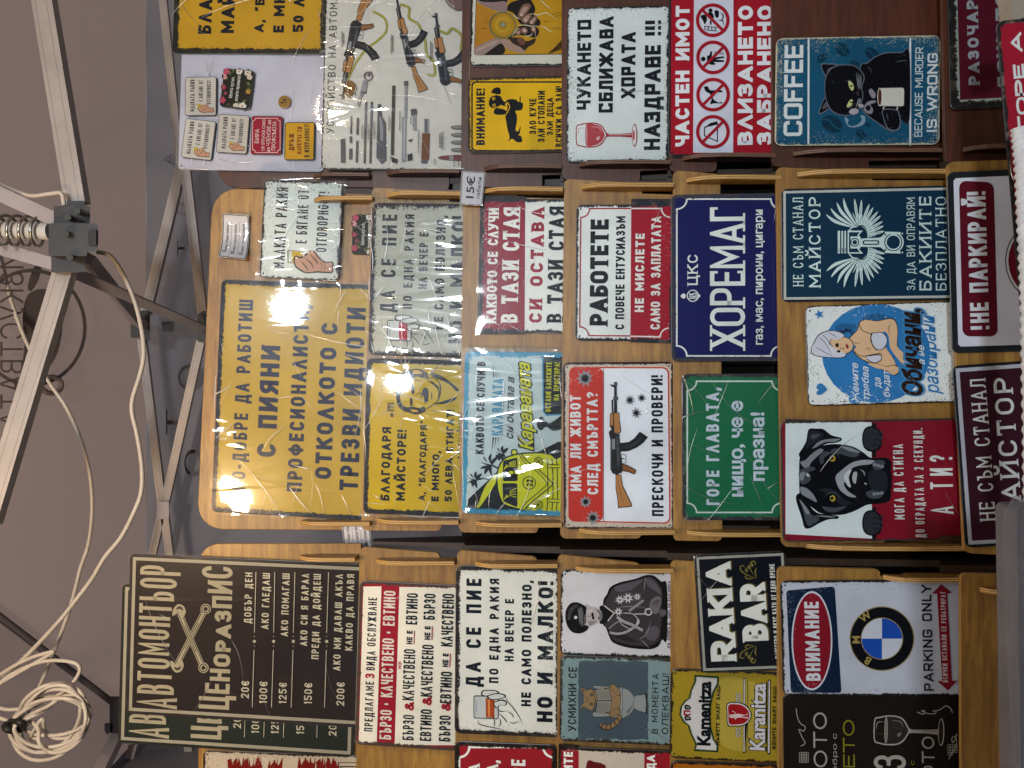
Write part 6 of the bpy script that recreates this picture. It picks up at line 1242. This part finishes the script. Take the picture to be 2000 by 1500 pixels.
for a in ([(450, 620), (480, 640), (500, 650)], [(448, 660), (490, 662)], [(452, 700), (482, 684), (500, 678)], [(460, 580), (490, 575)], [(470, 745), (500, 745)], [(790, 560), (850, 580)], [(780, 620), (860, 640)], [(790, 700), (860, 700)], [(785, 760), (850, 770)]): s.line(a, 8, '#6a4426', tp=2)
s.poly([(575, 535), (752, 525), (785, 670), (780, 680), (752, 820), (580, 815), (602, 672)], LN); s.poly([(583, 541), (747, 533), (777, 668), (608, 668)], '#a89f90'); s.poly([(608, 678), (777, 678), (748, 812), (588, 808)], '#a89f90')
for k in range(7): s.line([(610+k*22, 560+k*1), (618+k*22, 650)], 5, '#6a645a', sm=False); s.line([(618+k*20, 700), (606+k*20, 790)], 5, '#6a645a', sm=False)
for c in ((660, 525), (672, 815)): ol([(c[0]-24, c[1]), (c[0], c[1]-18), (c[0]+26, c[1]), (c[0], c[1]+20)], '#c2a884', .85)
ol([(760, 480), (790, 465), (825, 490), (880, 560), (885, 605), (850, 610), (800, 560), (765, 520)], GG, .9); ol([(745, 840), (770, 815), (850, 765), (880, 775), (878, 830), (820, 860), (770, 876)], GG, .9)
s.line([(880, 850), (850, 920), (800, 970), (740, 1000), (680, 995), (645, 960)], 62, LN); s.line([(878, 855), (848, 920), (800, 966), (740, 994), (684, 989), (650, 958)], 50, GG)
for p, q in (((835, 880), (880, 930)), ((800, 920), (835, 970)), ((760, 950), (775, 1020)), ((715, 960), (710, 1020)), ((680, 945), (650, 1000))): s.line([p, q], 14, '#5c3820', sm=False)
s.done(); s.T('УСМИХНИ СЕ', 345, 1045, 268, 100, INK, .14, 350, sp=.18, rv=.6); s.T('В МОМЕНТА', 1346, 1075, 345, 76, INK, .13, 1342, sp=.32, rv=.6); s.T('ОЛЕКВАШ!', 1472, 1082, 340, 80, INK, .13, 1470, sp=.28, rv=.6, cl=True); s.sleeve(amp=.0016)
s = Sign(TL[3], [(1090, 1760), (1090, 1455), (1320, 1470), (1318, 1760)], 'red and cream banded tin sign, cut off below the cat sign on the left rack', off=.008, pcol='#c2b6a6', bcol='#241a16', bcol2='#3c3028', margin=.006, amp=.007, specks=.3)
s.crop = 'B7'; s.part('printed_panel'); s.poly([(960, 1400), (962, 220), (1126, 235), (1124, 1400)], '#901c28'); s.poly([(1658, 1400), (1660, 270), (1930, 290), (1930, 1400)], '#901c28'); s.blob([(1190, 700), (1190, 380), (1260, 368), (1320, 382), (1350, 430), (1352, 700)], '#5c1a1c'); s.done(); s.T('МОЛИТЕ', 1078, 640, 285, 74, WHT, .24, 1078, cl=True); s.T('ЛЮБОВТА Е ВОДА', 1745, 1100, 312, 66, WHT, .24, 1745, cl=True)
# beer parody sign
s = Sign(TL[4], [(1307.6, 1476), (1310.5, 1302), (1533, 1318), (1531, 1496)], 'olive yellow worn tin sign with two beer label emblems on the left rack', off=.006, pcol='#9a8424', bcol='#2a2118', bcol2='#57422a', margin=.0042, amp=.0085, specks=.5)
s.crop = 'B6'; s.part('beer_emblem'); s.blob([(880, 300), (1400, 420), (1450, 900), (1300, 1250), (900, 1200), (820, 800)], '#a8963c', 6); K = '#0f1418'
arch = lambda d: [(520+d, 1265-d), (540+d, 1185), (470+d, 1040), (440+d, 935), (370+d*.9, 880-d*.4), (325+d, 790), (340+d*.9, 680), (400+d*.8, 600+d*.5), (450+d, 570), (470+d, 470), (525+d, 350), (530+d, 268+d), (835-d, 285+d), (838-d, 365), (775-d, 490), (735-d, 640), (725-d, 800), (735-d, 960), (780-d, 1120), (832-d, 1200), (828-d, 1282-d)]
s.poly(arch(-8), K); s.poly(arch(4), '#2c5a34'); s.poly(arch(17), '#a8a096'); s.poly(arch(24), '#c6c3c2')
s.rp([(375, 800), (375, 730), (465, 728), (470, 800)], 6, '#8e1c34'); s.poly([(400, 778), (400, 752), (462, 752), (462, 778)], '#c6c3c2')
for y in (690, 835): s.blob([(385, y), (400, y-35), (440, y-30), (470, y-10), (470, y+25), (430, y+30), (400, y+32)], K); s.line([(410, y-15), (450, y+10)], 6, '#b8b4b0', sm=False); s.line([(405, y+10), (455, y-8)], 5, '#b8b4b0', sm=False)
s.rp([(1165, 1300), (1168, 300), (1198, 300), (1196, 640), (1270, 760), (1220, 930), (1190, 1300)], 8, K); s.rp([(1172, 1280), (1176, 312), (1190, 312), (1186, 1280)], 5, '#c6c3c2'); s.rp([(1490, 1318), (1500, 318), (1536, 322), (1530, 1318)], 12, K); s.rp([(1498, 1300), (1508, 336), (1524, 336), (1518, 1300)], 8, '#c6c3c2')
s.line([(1212, 1290), (1232, 800), (1226, 330)], 8, K, sm=False); s.line([(1480, 1290), (1486, 330)], 8, K, sm=False)
s.blob([(955, 635), (1100, 620), (1190, 650), (1260, 720), (1280, 790), (1250, 880), (1170, 935), (1060, 945), (960, 930), (948, 780)], K, 4); s.blob([(965, 645), (1100, 634), (1184, 662), (1248, 726), (1266, 790), (1240, 870), (1166, 922), (1060, 932), (970, 918), (960, 780)], '#c6c3c2', 4); s.blob([(976, 660), (1100, 650), (1176, 676), (1234, 734), (1250, 790), (1228, 862), (1160, 908), (1060, 918), (980, 906), (972, 780)], '#94161c', 4)
s.blob([(980, 815), (1000, 782), (1030, 785), (1080, 775), (1140, 780), (1200, 790), (1226, 765), (1222, 790), (1150, 810), (1200, 820), (1226, 815), (1222, 838), (1150, 825), (1085, 830), (1065, 852), (1050, 830), (1020, 832)], '#c9b6b4'); s.line([(1050, 785), (1060, 760), (1020, 735)], 8, '#c9b6b4')
for y in (560, 1020):
    for d in (-30, 30): s.ring((1100, y+d), 26, 18, K); s.ring((1100, y+d), 26, 9, '#c6c3c2')
s.done(); s.F('Kamenitza', 720, 1200, 345, 170, K, 735, .045); s.F('Karanitza', 1458, 1270, 362, 210, K, 1462, .07); s.F('Karanitza', 1452, 1262, 370, 200, '#c2c0c4', 1456, .03)
s.T('МЪЖЕТЕ ЗНАЯТ ЗАЩО', 848, 1190, 390, 48, K, .22, 862, sp=.16); s.T('ЖЕНИТЕ ЗНАЯТ ЗАЩО', 1605, 1255, 410, 50, K, .22, 1605, sp=.16)
# rakia bar
s = Sign(TL[4], [(1370.5, 1312), (1353, 1082), (1536, 1076.5), (1548, 1312)], 'black tin sign with big cream RAKIA BAR lettering and gold scrolls, tilted in film', off=.013, pcol='#10141c', bcol='#2a2726', bcol2='#4a443c', margin=.0038, amp=.005, specks=.2)
s.part('printed_border'); strip_border(s, .0040, .0045, '#a8a69c'); s.done(); s.crop = 'B3'; c = '#e2e3da'
for q, dx, dy in (('#6a5c28', 9, -6), (c, 0, 0)): s.T('RAKIA', 500+dx, 785+dy, 130+dy, 170, q, .25, 472+dx, sf=.25, sp=.07, rv=.2); s.T('BAR', 716+dx, 650+dy, 270+dy, 172, q, .27, 698+dx, sf=.35, sp=.07, rv=.25)
s.T('КАЧЕСТВО И ВКУС КАТО ОТ ЕДНО ВРЕМЕ', 790, 770, 140, 34, c, .2, 764, sp=.14); gd = '#7c7238'
for cy, fy in ((180, 1), (740, -1)):
    s.part('scroll_ornament')
    for a in ([(640, cy+55*fy), (590, cy+40*fy), (540, cy+10*fy), (530, cy-20*fy), (550, cy-28*fy), (560, cy-8*fy)], [(636, cy+50*fy), (600, cy), (600, cy-45*fy), (622, cy-58*fy), (632, cy-38*fy), (616, cy-34*fy)], [(630, cy+52*fy), (580, cy+60*fy), (565, cy+45*fy), (580, cy+35*fy)], [(638, cy+50*fy), (630, cy+10*fy), (640, cy-15*fy)]): s.line(a, 9, gd, tp=2)
    for c0 in ((590, cy-5*fy), (575, cy+15*fy), (612, cy-20*fy)): s.blob([c0, (c0[0]-14, c0[1]-10*fy), (c0[0]-6, c0[1]-26*fy), (c0[0]+6, c0[1]-12*fy)], gd)
s.done(); s.sleeve(M_sleeve_tight, ex=.010, amp=.0012)
s = Sign(TL[4], [(1309, 1800), (1309, 1482), (1530, 1497), (1528, 1800)], 'orange tin sign with black edge, only a strip showing below the beer sign', off=.008, pcol='#9c5a18', bcol='#1c1613', bcol2='#3c2c1c', margin=.0052, amp=.008, specks=.4)
s.part('printed_panel'); s.crop = 'B3'; s.rp([(95, 2300), (95, 1475), (1000, 1500), (1000, 2300)], 20, '#a05c18'); s.done()
# parking sign
s = Sign(TL[5], [(1530, 1356), (1523, 1138), (1884, 1127), (1889, 1362)], 'white parking tin sign with a red oval, blue and white roundel and double arrow', off=.006, pcol='#b4bac8', bcol='#211d1b', bcol2='#3a322a', margin=.0040, amp=.0062, specks=.7)
s.crop = 'B3'; s.part('printed_panel'); s.rp([(868, 998), (836, 318), (1160, 290), (1205, 1000)], 20, '#0f2038'); s.circ((1008, 652), 136, '#c2c8d2', 330, 48); s.circ((1008, 652), 126, '#7c1626', 318, 48); s.done(); s.T('ВНИМАНИЕ', 1072, 918, 392, 96, '#c6cad2', .2, 1046, rv=.25, sp=.14)
s.crop = 'B2'; s.part('roundel_emblem'); c0 = (417, 638); s.circ(c0, 215, '#8a7a48', n=48); s.circ(c0, 209, '#0d1016', n=48); s.circ(c0, 141, '#8a7a48', n=48); s.circ(c0, 136, '#c0c6d4', n=48)
for a0 in (0, 2):
    s.poly([c0]+[(c0[0]+136*math.cos((a0*6+k)*math.pi/12+math.pi*1.5), c0[1]+136*math.sin((a0*6+k)*math.pi/12+math.pi*1.5)) for k in range(7)], '#1c4aa8')
s.done()
def rotT(ch, cx, cy, ang, h, col):
    vs, fs = font_mesh(ch, .02); mx = max(v[0] for v in vs); mn = min(v[0] for v in vs); k = h/.73; ca, sa = math.cos(ang), math.sin(ang)
    s.z += .00006; m = print_mat(s, col, s.under); b = len(s.mb.v); mi = s.mb.mi(m)
    for v in vs:
        lx = (v[0]-(mn+mx)/2)*k; ly = (v[1]-.365)*k; u, t = lx*ca-ly*sa, lx*sa+ly*ca
        q = s.P((cx-t, cy-u)); s.mb.v.append((q.x, q.y, s.z))
    for f in fs: s.mb.f.append(tuple(b+i for i in f)); s.mb.m.append(mi); s.mb.sm.append(False)
s.part('emblem_lettering'); rotT('B', 320, 785, .95, 52, '#a08e52'); rotT('M', 243, 645, 0, 52, '#a08e52'); rotT('W', 305, 490, -.95, 52, '#a08e52'); s.done()
s.T('PARKING ONLY', 770, 985, 278, 66, '#1c2026', .18, 735, rv=.16, rh=.3, sp=.2)
s.part('arrow'); s.poly([(855, 982), (785, 920), (817, 920), (783, 338), (748, 338), (810, 276), (884, 335), (850, 336), (882, 918), (920, 916)], '#7c1626'); s.done(); s.under = '#7c1626'; s.T('ВСИЧКИ ОСТАНАЛИ СЕ РЕПАТРИРАТ', 862, 928, 325, 34, '#c2bcc2', .17, 832, cl=True, sp=.2)
# wine sign
s = Sign(TL[5], [(1533, 1700), (1529, 1353), (1884, 1363), (1888, 1710)], 'dark brown chalkboard style tin sign with a wine glass, lower edge of the left rack', off=.009, pcol='#1c1613', bcol='#14100f', bcol2='#2a221c', margin=.003, amp=.004, specks=.3)
c = '#9a968e'; s.crop = 'B3'; s.T('ВИНОТО', 1105, 1880, 1130, 92, c, .13, 1118, rv=.6, sp=.2); s.crop = 'B2'; s.F('става по-добро с', 118, 1950, 1268, 30, c, 120); s.T('ВРЕМЕТО', 240, 1960, 1180, 78, '#7c7a22', .13, 236, rv=.6, sp=.16)
s.T('АЗ', 578, 1660, 1415, 215, c, .12, 578, rv=.6); s.F('ставам по-добра с', 636, 2000, 1450, 30, '#7c7a22', 636); s.T('ВИНОТО', 768, 1860, 1290, 84, c, .13, 768, rv=.6, sp=.2)
wineglass(s, c, '#2c2622', aff3(((1080, 1165), (1610, 1165), (1200, 1060)), ((362, 1245), (832, 1258), (470, 1150))), '#6a665e')
s.part('scroll_ornament')
aa = ([(650, 1125), (690, 1140), (700, 1118), (680, 1118), (720, 1135), (770, 1135), (770, 1115), (755, 1120), (800, 1110), (840, 1085), (870, 1100), (885, 1130)], [(860, 1440), (880, 1400), (910, 1350), (905, 1290), (880, 1300), (890, 1330), (915, 1270)])
s.line(aa[0], 6, c); s.part('scroll_ornament'); s.line(aa[1], 6, c)
s.part('grape_ornament')
for k in range(14): s.ring((860+(k % 4)*16, 1350+(k//4)*18), 9, 3, c, n=10)
s.crop = 'B3'; s.part('grape_ornament')
for k in range(16): s.ring((930+(k % 4)*15, 1400+(k//4)*17), 9, 3, c, n=10)
s.line([(900, 1100), (910, 1160), (930, 1200), (960, 1220), (950, 1250), (920, 1240), (940, 1290), (960, 1330), (930, 1350)], 5, c); s.done()

# ---------------- loose papers
def paper(plane, corners, off, curl, label, lines, name='price_card', film=True, wd=.0):
    pl = plane.off(off); P = [pl.at(*c) for c in corners]; o = (P[0]+P[1]+P[2]+P[3])/4; n = pl.n; root = empty(name, o, label, 'price card', 'paper price cards')
    mt = noisy('printed paper', '#c4bfbf', '#b8b2b4', 20, .45); ik = mat('paper ink', '#1c1a1c', .6)
    def S_(u, v, d=0): return P[0]*(1-u)*(1-v)+P[1]*u*(1-v)+P[2]*u*v+P[3]*(1-u)*v + n*(curl(u, v)+d) - o
    m = MB(); m.grid([[S_(i/12, j/12) for i in range(13)] for j in range(12, -1, -1)], mt); m.build('sheet', root)
    m = MB()
    for a, b in (((.02, .03), (.98, .03)), ((.02, .97), (.98, .97)), ((.02, .03), (.02, .97)), ((.98, .03), (.98, .97))):
        du, dv = (0, .014) if a[1] == b[1] else (.008, 0)
        for k in range(12):
            p = [a[i]+(b[i]-a[i])*k/12 for i in (0, 1)]; q = [a[i]+(b[i]-a[i])*(k+1)/12 for i in (0, 1)]
            m.face([S_(p[0]+du, p[1]+dv, .0004), S_(p[0]-du, p[1]-dv, .0004), S_(q[0]-du, q[1]-dv, .0004), S_(q[0]+du, q[1]+dv, .0004)], ik)
    m.build('printed_frame', root)
    for t, u0, u1, vb, h, bo in lines:
        m = MB()
        if t == '_':
            for k in range(10): a = u0+(u1-u0)*k/10; b = u0+(u1-u0)*(k+1)/10; m.face([S_(a, vb, .0004), S_(b, vb, .0004), S_(b, vb-h, .0004), S_(a, vb-h, .0004)], ik)
            m.build('rule', root); continue
        vs, fs = font_mesh(t, bo); mx = max(v[0] for v in vs); mn = min(v[0] for v in vs); mi = m.mi(ik)
        m.v = [tuple(S_(u0+(v[0]-mn)/(mx-mn)*(u1-u0), vb-v[1]/.73*h, .0005)) for v in vs]; m.f = list(fs); m.m = [mi]*len(fs); m.sm = [False]*len(fs); m.build('lettering', root)
    if film:
        m = MB(); m.grid([[S_(-.01+1.02*i/12, -.015+1.03*j/12, .0016+.0012*abs(math.sin(i*1.3+j*.8))) for i in range(13)] for j in range(12, -1, -1)], M_sleeve); m.build('plastic_sleeve', root)
LNS = [('5', .13, .165, .24, .15, .03), ('евро Мини табелки', .18, .80, .24, .10, .008), ('10', .10, .165, .54, .15, .03), ('евро малки табели', .18, .78, .54, .10, .008), ('15', .10, .165, .84, .15, .03), ('евро средни табели', .18, .80, .84, .10, .008), ('_', .06, .85, .35, .008, 0), ('_', .06, .85, .64, .008, 0)]
paper(TM[0], [(431, 503), (436.5, 418), (488, 421.5), (484.5, 509.5)], .003, lambda u, v: .012*(max(0, .45-u)/.45)**2+.006*(max(0, u-.6)/.4)**2, 'curled price list card taped on the middle rack beside the hand sign', LNS)
paper(TM[1], [(676, 1083), (668, 1014), (722, 1010), (729, 1076)], -.02, lambda u, v: .006*math.sin(u*3), 'price list card sticking out between the left and middle racks', [(t, .1+(a-.1)*1.0, .1+(b-.1)*1.15, v, h, bo) for t, a, b, v, h, bo in LNS])
paper(TM[1], [(898, 399), (902, 334), (948, 336.5), (942, 402)], .034, lambda u, v: 0, 'white 15 euro price tag between the middle and right racks', [('15€', .2, .86, .58, .34, .018), ('табели', .18, .84, .86, .17, .004)])

# ---------------- near stand at the bottom of the view
NP = Plane((0, 1.04, 0), (0, -1, 0))
s = Sign(NP, [(1996, 640), (1946, 46), (2250, 10), (2300, 600)], 'blurred bright red tin sign standing close in front, cut off by the picture edge', off=0, pcol='#a81e34', bcol='#2c2828', bcol2='#7c7060', margin=.0055, amp=.005, specks=.3, rad=.012, group=None)
s.crop = 'C9'; s.T('НАГОРЕ А', 332, 980, 190, 66, WHT, .24, 300, sp=.12); s.sleeve(M_sleeve_tight, ex=.003, amp=.002)
m = MB(); P = [at(p[0], p[1], 1.0) for p in ((1996, 250), (2003, 330), (2008, 440), (2013, 560), (2016, 700), (2019, 860), (2020, 1010), (2021, 1120))]; P = crom([tuple(p) for p in P], 26, False)
m.tube(P, [.0125*(1+.11*math.sin(i*1.55)) for i in range(len(P))], noisy('white cotton cord', '#cfd2d6', '#b8bcc2', 60, .9, bump=.4), 12); tag(m.build('rope', None, origin=P[0]), 'white twisted cord running along the near stand edge', 'rope')
m = MB(); q = roundpoly([tuple(at(x, y, 1.08)) for x, y in ((1974, -30), (2060, -30), (2060, 18), (1980, 40))], .004); m.prism(q, (0, .03, 0), noisy('cream card', '#a39a8d', '#90877a', 30, .8)); tag(m.build('cream_box', None, origin=q[0]), 'corner of a cream box above the near red sign', 'box')
mp = bpy.data.materials.new('cloudy plastic wrap'); mp.use_nodes = True; nt = mp.node_tree; b = nt.nodes['Principled BSDF']; b.inputs['Base Color'].default_value = s2l('#66646a'); b.inputs['Roughness'].default_value = .2
tr = nt.nodes.new('ShaderNodeBsdfTransparent'); mx = nt.nodes.new('ShaderNodeMixShader'); mx.inputs[0].default_value = .5; bn = nt.nodes.new('ShaderNodeTexNoise'); bn.inputs['Scale'].default_value = 26; bn.inputs['Distortion'].default_value = 1.5; bb = nt.nodes.new('ShaderNodeBump'); bb.inputs['Strength'].default_value = .7; bb.inputs['Distance'].default_value = .012; nt.links.new(bn.outputs[0], bb.inputs['Height']); nt.links.new(bb.outputs[0], b.inputs['Normal']); nt.links.new(tr.outputs[0], mx.inputs[1]); nt.links.new(b.outputs[0], mx.inputs[2]); nt.links.new(mx.outputs[0], nt.nodes['Material Output'].inputs[0])
pk = empty('wrapped_bundle', at(2010, 1250, .66), 'cloudy plastic wrapped bundle standing close in front at the lower corner', 'plastic bundle'); po = pk.location.copy()
rnd = random.Random(5); edge = [(1984, 968), (1972, 980), (1961, 1004), (1958, 1040), (1960, 1100), (1962, 1180), (1965, 1260), (1969, 1340), (1973, 1420), (1978, 1500), (1982, 1620), (1986, 1760), (1990, 1900)]  # edge runs on past the view so the bundle shades the left rack
m = MB(); rows = []
for i, (x, y) in enumerate(crom(edge, 4, False)):
    r = []
    for j in range(15):
        t = j/14; a = math.pi*t; r.append(at(x+(62 if t < .5 else 420)*(1-math.cos(a))*.9 - (0 if t < .5 else 322), y-(6 if i < 4 else 0)*t, .66) + Vector((0, -.022*math.sin(a)-.003*abs(math.sin(j*1.45+.12*math.sin(i*.7)))+rnd.uniform(-.0006, .0006)+.003*math.sin(i*.9+j*.5)*max(0, 1-i/14), 0)) - po)
    rows.append(r)
m.grid(rows, mp); m.build('plastic_wrap', pk)
m = MB(); q = roundpoly([tuple(at(x, y, .675)-po) for x, y in ((1986, 990), (2900, 980), (2900, 1890), (2000, 1890))], .006); m.prism(q, (0, .03, 0), noisy('grey bundle card', '#5c5a60', '#46444a', 12, .6)); m.build('shading_card_stack', pk)  # stack lengthened unseen below the view to keep lamp light off the lower-left boards
